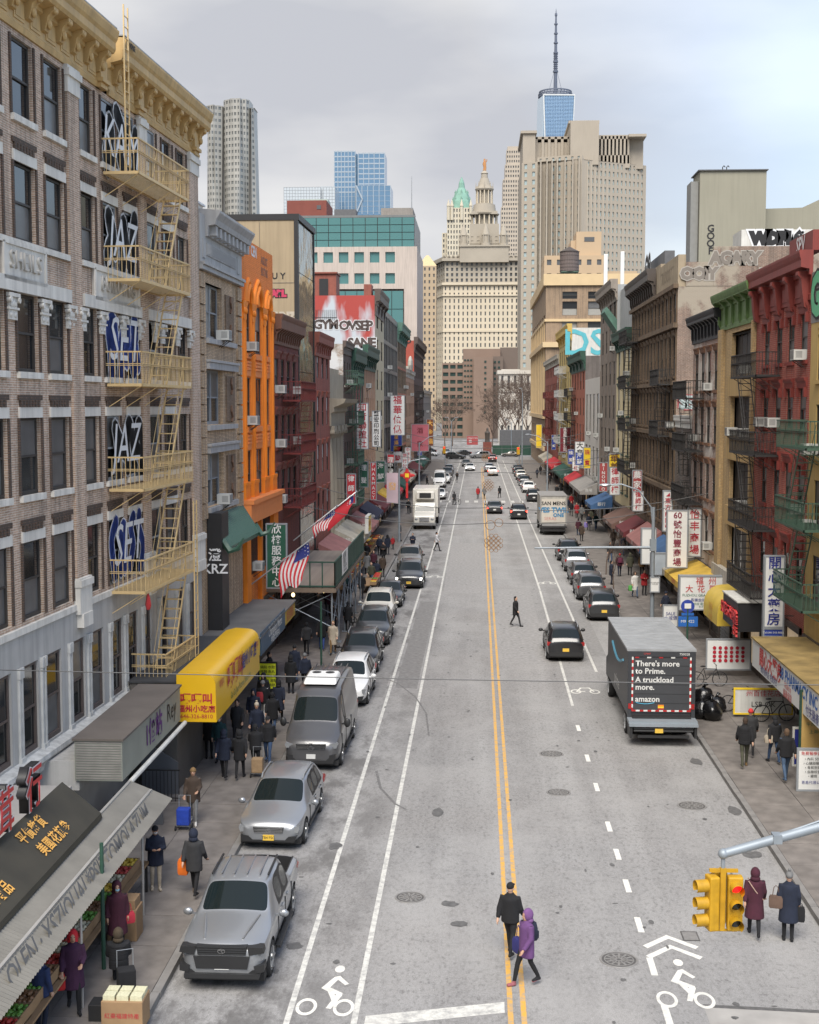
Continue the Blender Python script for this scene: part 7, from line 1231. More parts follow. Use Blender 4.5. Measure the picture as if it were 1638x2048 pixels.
# ================================================================== people (local frame: facing -Y, feet at z=0, 1.70 m tall)
def _remesh(mb, name, vox=.014, it=3):
 o = bpy.data.objects.new(name, mb.mesh(name, TRIM))
 r = o.modifiers.new('r', 'REMESH'); r.mode = 'VOXEL'; r.voxel_size = vox
 s = o.modifiers.new('s', 'SMOOTH'); s.iterations = it; s.factor = .5
 me = baked(o); bpy.data.objects.remove(o); me.polygons.foreach_set('use_smooth', [True] * len(me.polygons)); me.materials.clear(); return me
def _sec(m, secs, n=16): m.ring([[(xo + rx * cos(2 * pi * k / n), yo + ry * sin(2 * pi * k / n), z) for k in range(n)] for (z, rx, ry, xo, yo) in secs])
def limbs(pose):
 """joint positions for a pose: returns dict of chains"""
 J = {}
 st = {'walkA': .26, 'walkB': -.26, 'stand': .03, 'phone': .05, 'sit': 0, 'carry': .2}[pose]
 for s in (-1, 1):
  f = -st * s                                   # foot offset along y (negative is forward)
  hip = Vector((s * .085, 0, .90)); ank = Vector((s * .09, f * 1.0, .085 if f <= 0 else .085 + .10 * abs(st) / .26))
  mid = (hip + ank) / 2; knee = Vector((s * .09, mid.y - (.035 if f <= 0 else .075), mid.z + .01))
  toe = ank + Vector((s * .02, -.17, -.05 if f <= 0 else -.075))
  if pose == 'sit': knee = Vector((s * .1, -.42, .50)); hip = Vector((s * .09, 0, .52)); ank = Vector((s * .1, -.40, .09)); toe = ank + Vector((s * .02, -.17, -.05))
  J['leg', s] = (hip, knee, ank, toe)
  dz = -.38 if pose == 'sit' else 0
  sh = Vector((s * .175, 0, 1.40 + dz))
  if pose == 'phone' or pose == 'sit': el = Vector((s * .22, -.06, 1.13 + dz)); wr = Vector((s * .09, -.28, 1.16 + dz))
  elif pose == 'carry' and s == 1: el = Vector((.22, -.02, 1.13)); wr = Vector((.16, -.22, 1.05))
  else: el = Vector((s * .225, .03 + f * -.25, 1.13)); wr = Vector((s * .235, -.03 + f * -.75, .90 if abs(st) < .1 else .92))
  J['arm', s] = (sh, el, wr)
 return J
def body_mesh(pose):
 J = limbs(pose); m = MB(); dz = -.38 if pose == 'sit' else 0
 _sec(m, [(.84 + dz, .13, .10, 0, 0), (.92 + dz, .155, .115, 0, 0), (1.05 + dz, .135, .10, 0, 0), (1.25 + dz, .165, .115, 0, 0), (1.38 + dz, .165, .10, 0, 0), (1.45 + dz, .06, .06, 0, .01), (1.50 + dz, .05, .055, 0, 0)])
 hz = 1.585 + dz
 m.ell((0, -.005, hz), (.075, .095, .118), 16, 12); m.ell((0, -.03, hz - .055), (.058, .07, .07), 12, 8); m.ell((0, -.10, hz - .015), (.014, .018, .026), 8, 6)
 for s in (-1, 1): m.ell((s * .078, .005, hz - .005), (.014, .022, .032), 8, 6); m.ell((s * .032, -.078, hz + .012), (.02, .016, .012), 8, 5)
 for s in (-1, 1):
  hip, kn, an, toe = J['leg', s]; m.tube([hip, hip.lerp(kn, .5), kn, kn.lerp(an, .4), an], [.092, .082, .058, .056, .042], 10)
  heel = an + Vector((0, .05, -.05)); m.tube([heel, an + Vector((0, -.04, -.045)), toe], [.04, .047, .038], 8)
  sh, el, wr = J['arm', s]; m.tube([sh, sh.lerp(el, .5), el, wr], [.052, .048, .04, .03], 8)
  d = (wr - el).normalized(); side = Vector((0, 1, 0)) if abs(d.y) < .6 else Vector((1, 0, 0)); pe = wr + d * .05
  m.tube([wr, wr + d * .03, wr + d * .085], [.026, .034, .036], 8)
  for k, (o_, ln) in enumerate(((-.03, .07), (-.01, .082), (.01, .078), (.03, .06))): b = wr + d * .08 + side * o_; m.tube([b, b + d * ln * .6, b + d * ln + Vector((-s * .02, 0, .012))], [.0125, .012, .010], 6)
  b = wr + d * .03 + side * -.03; m.tube([b, b + d * .03 + side * -.025, b + d * .07 + side * -.03], [.014, .013, .011], 6)
 me = _remesh(m, 'person', .016, 2); 
 for q in range(4): me.materials.append(TRIM)
 idx = []
 for p in me.polygons:
  c = p.center; z = c.z; i = 1
  if z < .115: i = 2
  elif z > 1.46 + dz: i = 0
  elif any((c - J['arm', s][2]).length < .16 for s in (-1, 1)): i = 0
  if i == 0 and z > 1.5 + dz and c.y < -.062 and abs(z - (hz + .012)) < .010 and .018 < abs(c.x) < .046: i = 3
  if i == 0 and c.y < -.075 and abs(z - (hz - .068)) < .006 and abs(c.x) < .024: i = 3
  idx.append(i)
 me.polygons.foreach_set('material_index', idx); return me
def coat_mesh(pose, kind):
 J = limbs(pose); m = MB(); dz = -.38 if pose == 'sit' else 0; hem = {'short': .80, 'puffer': .80, 'long': .50, 'mid': .66}[kind]
 if pose == 'sit': hem = .84
 n = 16; secs = []; N_ = 22 if kind == 'puffer' else 14
 for i in range(N_ + 1):
  t = i / N_; z = hem + (1.44 - hem) * t + dz
  rx = .215 - .02 * t if z - dz < 1.1 else .205; ry = .155 - .005 * t
  if z - dz > 1.36: q = (z - dz - 1.36) / .08; rx = .205 - .10 * q; ry = .15 - .06 * q
  if kind == 'long' and z - dz < .9: rx += (.9 - (z - dz)) * .06; ry += (.9 - (z - dz)) * .14
  if kind == 'puffer': rx += .012 * (-1) ** i; ry += .012 * (-1) ** i
  secs.append((z, rx, ry, 0, .005))
 _sec(m, secs)
 for s in (-1, 1):
  sh, el, wr = J['arm', s]; sh = sh + Vector((-s * .02, 0, -.01)); k = 1.12 if kind == 'puffer' else 1.0
  m.tube([sh, sh.lerp(el, .35), sh.lerp(el, .7), el, el.lerp(wr, .5), wr], [.085 * k, .078 * k, .07 * k, .068 * k, .06 * k, .05 * k], 10)
 m.tube([(0, .01, 1.42 + dz), (0, .01, 1.485 + dz)], [.095, .085], 12)
 me = _remesh(m, 'coat', .021, 2); me.materials.append(TRIM); return me
_pm = {}
def pmesh(k, fn):
 if k not in _pm: _pm[k] = fn()
 return _pm[k]
def hat_mesh(kind, dz):
 m = MB(); hz = 1.585 + dz
 if kind == 'hair': m.ell((0, .018, hz + .022), (.086, .098, .115), 14, 9); m.ell((0, .06, hz - .03), (.07, .05, .09), 10, 6)
 if kind == 'longhair': m.ell((0, .018, hz + .022), (.09, .10, .118), 14, 9); m.tube([(0, .06, hz), (0, .075, hz - .12), (0, .07, hz - .25)], [.085, .085, .05], 10)
 if kind == 'hood': m.ell((0, .035, hz + .01), (.115, .125, .150), 16, 10); m.ell((0, .06, hz - .11), (.12, .10, .08), 12, 6)
 if kind == 'beanie': m.ell((0, .01, hz + .045), (.092, .108, .10), 14, 9); m.tube([(0, .01, hz + .02), (0, .01, hz + .06)], [.099, .097], 14)
 if kind == 'pom': m.ell((0, .01, hz + .045), (.092, .108, .10), 14, 9); m.ell((0, .01, hz + .17), (.042, .042, .042), 10, 7)
 if kind == 'cap': m.ell((0, .008, hz + .05), (.088, .105, .085), 14, 8); m.ell((0, -.11, hz + .045), (.07, .075, .012), 12, 5)
 return m.mesh({'hair': 'hair', 'longhair': 'hair', 'hood': 'hood', 'beanie': 'hat', 'pom': 'hat', 'cap': 'cap'}[kind], TRIM, 2)
SKIN = [M('skin_a', (.42, .24, .16), .6, .05, 8), M('skin_b', (.50, .31, .22), .6, .05, 8)]; EYE = M('eye_dark', (.03, .02, .018), .4)
def cloth(c): 
 n = 'cloth_%02d%02d%02d' % tuple(int(v * 99) for v in c); return M(n, c, .9, .22, 7, bump=.25, bscale=30)
NAVY = (.012, .017, .035); BLK = (.010, .010, .012); CHAR = (.03, .03, .032); MAR = (.055, .010, .022); TAN = (.20, .12, .05); BEIGE = (.42, .36, .28); JEAN = (.035, .065, .13); LJEAN = (.06, .10, .17); OLIVE = (.055, .055, .035); REDC = (.35, .02, .025); BRN_ = (.06, .04, .028); WHT_ = (.55, .53, .50); PUR = (.13, .055, .17); TEALC = (.012, .05, .055); GRYC = (.16, .16, .16); KHA = (.32, .27, .21)
NP = [0]
def person(x, y, face, label, pose='walkA', kind='short', coat=BLK, legs=BLK, hat=('hair', BLK), shoe=BLK, sc=1.0, z=None, group='pedestrians', mask=False):
 """face: heading in degrees, 0 faces the camera, 180 walks away"""
 if z is None: z = .15 if (x < -6.85 or x > 8.5) else 0.0
 NP[0] += 1
 t = inst('person', pmesh(('b', pose), lambda: body_mesh(pose)), None, (x, y, z), radians(face)); t.scale = (sc, sc, sc)
 for i, m_ in enumerate((SKIN[NP[0] % 2], cloth(legs), cloth(shoe), EYE)): setmat(t, i, m_)
 c = inst('coat', pmesh(('c', pose, kind), lambda: coat_mesh(pose, kind)), t); setmat(c, 0, cloth(coat))
 dz = -.38 if pose == 'sit' else 0
 h = inst({'hair': 'hair', 'longhair': 'hair', 'hood': 'hood', 'beanie': 'hat', 'pom': 'hat', 'cap': 'cap'}[hat[0]], pmesh(('h', hat[0], dz), lambda: hat_mesh(hat[0], dz)), t); setmat(h, 0, cloth(hat[1]))
 if mask: q = MB(); q.ell((0, -.07, 1.545 + dz), (.052, .045, .04), 10, 6); q.build('face_mask', M('mask_' + mask, {'white': (.6, .6, .6), 'blue': (.25, .45, .55)}[mask], .8), t, True)
 tag(t, label, 'person', group); return t
def held(name, mb, mat, p, loc, label, cat, rz=0):
 a = p.rotation_euler[2] + rz; s = p.scale[0]; l = p.location
 x, y, z_ = loc; o = mb.build(name, mat, None, True, (l[0] + s * (x * cos(p.rotation_euler[2]) - y * sin(p.rotation_euler[2])), l[1] + s * (x * sin(p.rotation_euler[2]) + y * cos(p.rotation_euler[2])), l[2] + s * z_), a); return tag(o, label, cat)
def bag(w=.28, d=.10, h=.32, strap=.22): m = MB(); m.ring([[(a * w / 2 * q, b * d / 2 * q, zz) for a, b in ((-1, -1), (1, -1), (1, 1), (-1, 1))] for q, zz in ((.8, -h), (1, -h * .85), (1, -h * .2), (.8, 0))]); m.tube([(-w * .25, 0, -.01), (-w * .15, 0, strap * .8), (0, 0, strap), (w * .15, 0, strap * .8), (w * .25, 0, -.01)], .010, 5); return m
def rucksack(): m = MB(); m.ring([[(a * .14 * q, .05 + b * .075 * q, zz) for a, b in ((-1, -1), (1, -1), (1.0, .7), (.6, 1), (-.6, 1), (-1, .7))] for q, zz in ((.8, 0), (1.05, .05), (1.0, .28), (.75, .40))]); m.ring([[(a * .1, .13 + b * .03, zz) for a, b in ((-1, -1), (1, -1), (1, 1), (-1, 1))] for zz in (.04, .2)]); return m
# --- road
person(.8, 29.4, 160, 'man in black jacket and black cap crossing at the yellow line', 'walkA', 'short', BLK, BLK, ('cap', BLK), sc=1.03)
pp = person(1.12, 27.9, -60, 'pedestrian in purple hooded parka with navy rucksack on the yellow line', 'walkB', 'mid', PUR, BLK, ('hood', (.16, .07, .20)), (.3, .1, .12)); held('rucksack', rucksack(), cloth(NAVY), pp, (0, .10, 1.02), 'navy rucksack on the purple parka', 'rucksack'); held('shoulder_bag', bag(.3, .14, .34, .3), cloth((.03, .03, .16)), pp, (-.26, -.05, .98), 'indigo bag hanging beside the purple parka', 'bag')
person(2.22, 74.6, 65, 'man in black coat striding across the road alone', 'walkA', 'mid', BLK, CHAR, ('hair', BLK), sc=1.03)
p = person(6.7, 30.8, 172, 'pedestrian in hooded maroon coat beside the traffic light', 'walkA', 'long', MAR, BLK, ('hood', MAR)); q = MB(); q.tube([(.16, -.16, 1.40), (0, -.17, 1.2), (-.17, -.15, 1.0), (-.2, .05, .95), (.0, .17, 1.2), (.16, .12, 1.42)], .014, 6); held('bag_strap', q, cloth((.42, .28, .22)), p, (0, 0, 0), 'pale strap across the maroon coat', 'strap')
p = person(7.46, 30.6, 168, 'pedestrian in dark navy coat and grey knitted hat near the right kerb', 'stand', 'long', NAVY, BLK, ('pom', GRYC)); held('tote_bag', bag(.32, .12, .30, .25), cloth((.12, .075, .055)), p, (.30, .08, 1.12), 'brown leather tote on the navy coat', 'tote bag'); held('carrier_bag', bag(.22, .1, .36, .1), cloth(BLK), p, (-.27, -.02, .86), 'black carrier bag held low by the navy coat', 'bag')
for x, y, f, lb, c in ((.05, 176.5, 180, 'person in red coat on the middle crossing', REDC), (.9, 177, 160, 'person in grey coat crossing behind the red coat', GRYC), (3.0, 178, 200, 'person in black on the right part of the middle crossing', BLK)): person(x, y, f, lb, 'walkA', 'mid', c)
# --- right pavement
p = person(9.35, 45.1, 175, 'man in black puffer jacket and olive trousers on the right pavement', 'walkB', 'puffer', BLK, OLIVE, ('hair', (.05, .03, .02)), TAN, 1.05); person(9.85, 46.6, 170, 'pedestrian in grey coat and red beanie in front of the puffer jacket', 'walkA', 'mid', CHAR, BLK, ('beanie', (.5, .03, .03)), sc=1.02)
p = person(10.5, 45.7, 190, 'pedestrian in black jacket and jeans with cream tote bag', 'walkA', 'short', BLK, JEAN, ('longhair', BLK)); held('tote_bag', bag(.3, .1, .28, .25), cloth(BEIGE), p, (.24, .08, 1.05), 'cream tote bag on the right pavement', 'tote bag')
person(10.4, 43.5, 185, 'man in black jacket and blue jeans nearest on the right pavement', 'walkB', 'short', BLK, LJEAN, ('hair', (.10, .06, .035)), CHAR, 1.06)
person(11.1, 76.5, 120, 'person in dark coat and navy beanie beside the bus stop', 'walkA', 'mid', NAVY, BLK, ('beanie', NAVY)); p = person(10.35, 85.4, 10, 'pedestrian in long cream coat carrying a green bag', 'walkA', 'long', WHT_, LJEAN, ('hood', BRN_)); held('carrier_bag', bag(.3, .15, .35, .1), cloth((.10, .38, .08)), p, (-.28, 0, .80), 'bright green carrier bag beside the cream coat', 'bag')
person(11.1, 86.5, 5, 'pedestrian in red coat next to the long cream coat', 'phone', 'mid', REDC, BLK, ('longhair', BLK)); person(12.2, 96.5, 180, 'person in tan jacket near the flower shop', 'stand', 'mid', TAN, BLK, ('hair', BLK)); person(11.3, 96.4, 175, 'person in olive hooded coat walking away', 'walkA', 'mid', OLIVE, BLK, ('hood', OLIVE))
p = person(10.48, 95.9, 180, 'person with red cap and maroon jacket walking away', 'walkB', 'short', MAR, NAVY, ('beanie', REDC)); held('rucksack', rucksack(), cloth((.12, .02, .05)), p, (0, .12, 1.02), 'maroon rucksack under the red cap', 'rucksack'); person(9.43, 91.5, 90, 'person in navy coat standing by the small street tree', 'stand', 'mid', NAVY, NAVY, ('hair', BLK))
p = person(11.17, 130.8, 0, 'person in blue jacket carrying a lavender bag by the kerb', 'walkA', 'short', NAVY, CHAR, ('hair', BLK)); held('carrier_bag', bag(.34, .18, .5, .1), cloth((.25, .2, .5)), p, (-.3, 0, .85), 'lavender carrier bag by the parked box truck', 'bag')
rp = random.Random(21)
for i, (x, y, c, lb) in enumerate(((11.1, 146, REDC, 'person in red and black coat beyond the box truck'), (12, 150, NAVY, 'person in navy coat beyond the red one'), (11.5, 160, REDC, 'person in scarlet coat outside the white building'), (10.8, 178, BLK, 'person in black near the far crossing at right'), (11.9, 186, CHAR, 'person in charcoal coat on the far right pavement'), (10.5, 196, BRN_, 'person in brown coat far along the right pavement'), (11.4, 207, BLK, 'dark figure far along the right pavement'), (12, 215, MAR, 'person in maroon far along the right pavement'), (10.2, 224, NAVY, 'farthest navy figure on the right pavement'), (11.3, 235, BLK, 'farthest black figure on the right pavement'))): person(x, y, rp.choice((0, 180)), lb, rp.choice(('walkA', 'walkB')), rp.choice(('short', 'mid', 'long')), c, BLK, ('hair', BLK))
# --- left pavement, near
person(-8.75, 24.85, 160, 'person in blue hooded jacket at the bottom left edge', 'stand', 'short', (.02, .035, .10), NAVY, ('hood', (.02, .035, .12)))
p = person(-8.4, 25.9, 20, 'woman in dark purple coat and red hood holding a red bag', 'carry', 'long', (.045, .012, .04), BLK, ('hood', (.55, .02, .03))); held('carrier_bag', bag(.22, .12, .34, .12), cloth((.6, .03, .03)), p, (-.28, -.08, .85), 'red plastic bag held by the woman in the red hood', 'bag')
person(-9.0, 27.3, 100, 'person in teal coat and jeans leaning under the market canopy', 'stand', 'mid', TEALC, JEAN, ('hair', BLK), WHT_, 1.03)
p = person(-8.25, 28.7, 25, 'woman in burgundy coat with blue face mask by the green pole', 'stand', 'long', MAR, BLK, ('hood', MAR), mask='blue'); held('handbag', bag(.26, .12, .26, .22), cloth((.45, .03, .05)), p, (.27, .02, .95), 'red handbag on the burgundy coat', 'handbag')
person(-7.75, 27.0, -165, 'seated street seller in black hooded coat beside the kerb', 'sit', 'puffer', BLK, BLK, ('hood', (.05, .035, .02)), z=.15)
person(-8.36, 32.7, 20, 'person in navy parka and cream trousers looking at a phone', 'phone', 'mid', NAVY, BEIGE, ('cap', BLK), BEIGE, mask='white'); p = person(-7.25, 32.3, 175, 'person in dark green jacket carrying an orange bag', 'walkA', 'mid', (.022, .03, .033), BLK, ('hood', NAVY), (.2, .15, .11), 1.04); held('carrier_bag', bag(.26, .15, .42, .12), cloth((.75, .16, .015)), p, (.30, -.05, .92), 'bright orange plastic bag on the left pavement', 'bag')
pt = person(-8.55, 38.1, 5, 'person in brown furry coat and tan hat pulling a blue trolley', 'carry', 'mid', BRN_, GRYC, ('beanie', TAN), WHT_)
person(-8.54, 42.8, 180, 'person in navy coat on the left of the walking pair', 'walkA', 'mid', NAVY, BLK, ('hood', NAVY)); person(-8.0, 42.8, 182, 'person in black hooded coat on the right of the walking pair', 'walkB', 'mid', BLK, BLK, ('hood', BLK)); person(-7.35, 44.7, 0, 'man in black puffer jacket and cap coming towards the van', 'walkA', 'puffer', BLK, JEAN, ('cap', BLK)); person(-7.6, 43.6, 180, 'person pushing a box trolley beside the silver car', 'phone', 'short', BLK, BLK, ('hair', BLK))
person(-9.1, 44.8, 0, 'person in teal jacket and face mask near the shop door', 'stand', 'short', TEALC, JEAN, ('beanie', GRYC), mask='white'); person(-9.6, 45.4, 20, 'person in black with red bag by the shop door', 'stand', 'mid', BLK, BLK, ('hair', BLK)); person(-8.9, 47.2, 0, 'person in charcoal coat within the crowd under the yellow awning', 'walkB', 'mid', CHAR, BLK, ('hair', BLK)); person(-8.1, 46.8, 5, 'person in navy coat with white bobble hat in the crowd', 'walkA', 'mid', NAVY, BLK, ('pom', BEIGE)); person(-8.6, 49.0, 0, 'person in dark quilted jacket behind the bobble hat', 'stand', 'puffer', NAVY, BLK, ('hood', NAVY)); person(-7.8, 48.6, 180, 'person in black walking away behind the crowd', 'walkA', 'mid', BLK, JEAN, ('hair', BLK))
p = person(-8.5, 50.6, 180, 'person in black jacket and white trousers with red bag walking away', 'walkA', 'short', BLK, WHT_, ('beanie', GRYC), WHT_); held('shoulder_bag', rucksack(), cloth((.4, .04, .05)), p, (.1, .11, .88), 'red bag on the back of the black jacket', 'bag')
person(-7.9, 50.8, 180, 'person in long quilted dark coat walking away', 'walkB', 'long', NAVY, BLK, ('hood', BLK)); person(-8.15, 55.9, 178, 'hooded person in dark coat left of a walking couple', 'stand', 'long', BLK, BLK, ('hood', BLK)); person(-7.6, 56.4, 182, 'person in navy puffer and grey beanie right of a walking couple', 'walkA', 'puffer', NAVY, BLK, ('beanie', GRYC)); person(-9.2, 56.6, 90, 'person in black reading the yellow menu board', 'stand', 'mid', BLK, BLK, ('hair', BLK))
person(-8.0, 66.0, 185, 'tall person in black coat and blue jeans under the scaffold', 'walkA', 'mid', BLK, (.03, .06, .2), ('hair', BLK), sc=1.05); person(-7.3, 65.0, 0, 'person in cream coat and long tan skirt under the scaffold', 'walkB', 'long', BEIGE, TAN, ('hair', TAN)); person(-7.2, 71.5, 170, 'person in black coat at the scaffold edge', 'stand', 'mid', BLK, BLK, ('hair', BLK))
person(-7.55, 84.0, 0, 'woman in black dress coat walking towards the scaffold', 'walkA', 'mid', BLK, BLK, ('longhair', BLK)); person(-8.0, 80.5, 170, 'person in black jacket and light trousers at the market', 'walkB', 'short', BLK, WHT_, ('longhair', BLK)); person(-7.1, 91, 180, 'person in navy coat walking past the fruit stalls', 'walkA', 'mid', NAVY, BLK, ('hair', BLK)); person(-6.95, 94.5, 180, 'person in brown coat beside the stacked produce', 'stand', 'mid', BRN_, BLK, ('hair', BLK)); person(-7.8, 97, 0, 'person in maroon jacket shopping at the fruit stall', 'stand', 'short', MAR, NAVY, ('hair', BLK))
for i, (x, y, c, lb) in enumerate(((-7.5, 103, BLK, 'shopper in black at the market crates'), (-8.2, 108, NAVY, 'shopper in navy deeper in the market'), (-7.4, 113, REDC, 'child in red coat in the market'), (-7.9, 114, BLK, 'adult in black beside the child in red'), (-7.2, 120, CHAR, 'shopper in charcoal by the palm leaves'), (-5.6, 112, NAVY, 'vendor in dark blue behind the kerbside tables'), (-3.55, 113, (.5, .5, .52), 'vendor in pale jacket and straw hat standing in the road'), (-8.0, 150, BLK, 'dark figure beyond the white box truck'), (-7.6, 165, NAVY, 'navy figure on the far left pavement'), (-8.2, 182, REDC, 'red coated figure on the far left pavement'), (-7.8, 200, BLK, 'black figure far along the left pavement'))): person(x, y, rp.choice((0, 90, 180)), lb, rp.choice(('walkA', 'stand', 'phone')), rp.choice(('short', 'mid')), c, BLK, ('hair', BLK), sc=.68 if 'child' in lb else 1)
cols_ = [BLK, NAVY, CHAR, BRN_, MAR, TEALC, OLIVE, GRYC, BLK, NAVY]; nm_ = ['black', 'navy', 'charcoal', 'brown', 'maroon', 'teal', 'olive', 'grey', 'jet black', 'dark blue']
for i in range(10):
 person(rp.uniform(-9.3, -7.3), 52 + i * 6.3, rp.choice((5, 175, 185, -8)), 'pedestrian in %s coat on the left pavement %s' % (nm_[i], 'before the scaffold' if i < 2 else 'under the scaffold' if i < 5 else 'among the market stalls'), rp.choice(('walkA', 'walkB', 'stand')), rp.choice(('short', 'mid', 'long')), cols_[i], rp.choice((BLK, JEAN, CHAR)), (rp.choice(('hair', 'hood', 'beanie')), BLK))
 person(rp.uniform(9.6, 12.2), 104 + i * 5.5, rp.choice((5, 175)), 'pedestrian in %s coat on the right pavement between the awnings' % nm_[i], rp.choice(('walkA', 'walkB')), rp.choice(('short', 'mid')), cols_[i], rp.choice((BLK, JEAN)), (rp.choice(('hair', 'hood')), BLK))
# trolleys and cartons
def trolley(x, y, lb, col, rz=0, z=.15):
 t = thing('shopping_trolley', lb, 'trolley', (x, y, z), rz); m = MB(); m.box(-.19, .19, -.15, .15, .16, .66); m.build('bag', cloth(col), t, bevel=.03); m = MB(); m.tube([(-.17, .17, .1), (-.17, .17, 1.0), (.17, .17, 1.0), (.17, .17, .1)], .012, 6); m.bar((-.2, -.1, .14), (.2, -.1, .14), .02); m.build('handle_frame', ALU, t)
 for s in (-1, 1):
  for yy in (-.12, .18): m = MB(); m.cyl((s * .2, yy, .075), (s * .235, yy, .075), .075, n=14); m.build('wheel', RUBBER, t)
trolley(-8.72, 37.5, 'bright blue shopping trolley pulled along the left pavement', (.015, .05, .35)); trolley(-7.45, 43.1, 'hand trolley with a brown carton in the crowd', (.30, .20, .11))
# ================================================================== shop signs, awnings, canopies
DK = M('lettering_black', (.02, .02, .02), .5); NVL = M('lettering_navy', (.02, .03, .22), .5); CRL = M('lettering_crimson', (.45, .02, .04), .5); ORL = M('lettering_orange', (.72, .38, .08), .6); GRL = M('lettering_green', (.03, .16, .10), .5); MARS = M('sign_maroon', (.17, .02, .03), .45); REDL = M('sign_brick', (.36, .07, .07), .5)
def sign(name, label, X, Y, z, w, h, face, texts, rz=0, d=.22, frame=GREYF, cat='sign', group=None, post=True):
 t = thing(name, label, cat, (X, Y, z), rz, group); m = MB(); m.box(-w / 2, w / 2, -d / 2, d / 2, 0, h); m.build('panel', face, t)
 m = MB(); e = .045
 for a, b, c, f in ((-w / 2 - e, w / 2 + e, -e, .02), (-w / 2 - e, w / 2 + e, h - .02, h + e), (-w / 2 - e, -w / 2 + .02, .02, h - .02), (w / 2 - .02, w / 2 + e, .02, h - .02)): m.box(a, b, -d / 2 - .02, d / 2 + .02, c, f)
 m.build('frame', frame, t)
 for tx in texts:
  body, size, cx, cz, mat = tx[:5]; k = tx[5] if len(tx) > 5 else {}
  letter(t, body, size, mat, (cx, -d / 2 - .024, cz), **k)
 return t
def vsign(label, X, Y, z, w, h, face, chars, mat, size=None, X_wall=None, **k):
 s = size or min(w * .78, h / len(chars) * .95); n = len(chars); t = sign('shop_sign', label, X, Y, z, w, h, face, [(c, s, 0, h - h / n * (i + .5), mat, dict(off=s * .012)) for i, c in enumerate(chars)], group='projecting shop signs', **k)
 xw = (13.2 if X > 0 else -10.4) if X_wall is None else X_wall
 [MB().bar((0, .05, zz), (xw - X, .05, zz), .04).build('bracket', IRON, t) for zz in (h * .15, h * .85)]; return t
def rect(label, name, x0, x1, y0, y1, z0, z1, mat, cat='canopy', top=None, bevel=0):
 t = thing(name, label, cat, ((x0 + x1) / 2, y0, 0)); cx = (x0 + x1) / 2; m = MB(); m.box(x0 - cx, x1 - cx, 0, y1 - y0, z0, z1); m.build('body', mat, t, bevel=bevel)
 if top: m = MB(); m.box(x0 - cx - .05, x1 - cx + .05, -.05, y1 - y0 + .05, z1, z1 + .06); m.build('top', top, t)
 return t
# ---- left, near: bulkhead, dark awning, corrugated canopy
m = MB(); m.box(-12, -10.15, 18, 31.5, 2.3, 3.25); m.box(-12.3, -11.3, 18, 34, 0, 2.4); tag(m.build('shop_bulkhead', M('pale_tile_wall', (.36, .34, .32)), None), 'pale tiled shop bulkhead above the dark awning', 'shop front')
aw = thing('awning', 'dark olive sloping awning with orange characters at the bottom left', 'awning', (-10.1, 18, 0)); DAW = M('dark_olive_canvas', (.045, .04, .028), .7, .25, 1.2, streak=.0)
m = MB(); m.prism([(0, 3.62), (.95, 2.86), (.98, 2.74), (.02, 3.45)], 'y', 0, 12.6); m.build('canvas', DAW, aw); m = MB(); m.box(-2.0, -.62, 15.9, 22.6, 2.4, 3.2); m.build('bulkhead_end', GREYB, aw); m = MB(); m.prism([(0, 3.45), (.98, 2.74), (0, 2.74)], 'y', 12.5, 12.6); m.build('end_panel', DAW, aw)
import mathutils
def on_slope(parent, body, size, mat, loc, tilt, rz, **k):
 o = letter(parent, body, size, mat, loc, 0, **k); o.rotation_euler = mathutils.Euler((-tilt, 0, rz), 'XYZ'); return o
tl_ = radians(51)
for body, yy, dx in (('魚翅海味', 6.0, .28), ('健康食品', 6.4, .66), ('平價雜貨', 9.6, .28), ('美國花旗參', 10.0, .66)): on_slope(aw, body, .36, ORL, (dx + .02, yy, 3.62 - dx * .8 + .025), tl_, pi / 2, off=.006, spacing=1.15)
SGR = M('sign_letter_red', (.55, .03, .03), .4)
for c, yy in (('參', 24.6), ('茸', 26.4), ('行', 28.2)):
 t = thing('channel_letter', 'red and black raised character %s above the dark awning' % {'參': 'nearest the bottom left', '茸': 'in the middle of three', '行': 'farthest of three'}[c], 'sign letter', (-9.98, yy, 3.72), pi / 2, 'raised red characters')
 letter(t, c, 1.05, BLACK, (0, .10, .42), ext=.1, off=.03); letter(t, c, 1.05, SPW, (0, -.03, .42), off=.035); letter(t, c, 1.05, SGR, (0, -.05, .42), off=.012)
cn = thing('corrugated_canopy', 'long grey corrugated metal canopy over the stall with scrawled graffiti', 'canopy', (-9.25, 18, 0)); COR = M('corrugated_zinc', (.215, .20, .17), .36, .2, 1.5, met=.35)
NS = 9
for i in range(NS):
 m = MB(); y0 = i * 1.74; pts = 26
 for half, (xa, za, xb, zb) in enumerate(((0, 2.74, .55, 2.52), (.57, 2.51, 1.12, 2.28))):
  vs = []; 
  for k in range(pts + 1):
   yy = y0 + 1.74 * k / pts; dz = .018 * (-1) ** k; vs += [(xa, yy, za + dz), (xb, yy, zb + dz)]
  m.add(vs, [(2 * k, 2 * k + 1, 2 * k + 3, 2 * k + 2) for k in range(pts)])
 m.build('corrugated_sheet', COR, cn)
m = MB(); m.box(.53, .60, 0, 15.6, 2.50, 2.56); m.box(-.04, .03, 0, 15.6, 2.7, 2.78); [m.cyl((1.0, yy, .15), (1.0, yy, 2.3), .03, n=8) for yy in (1, 8, 13)]; m.build('rail_and_posts', M('zinc_rail', (.42, .41, .39), .45, met=.3), cn)
on_slope(cn, 'OLEN · XSZIQUAL*PSIZTOMOLAZUM', .62, M('spray_grey', (.12, .12, .12), .8), (.86, 9.2, 2.43), radians(22), pi / 2, name='graffiti', off=.008, spacing=.95)
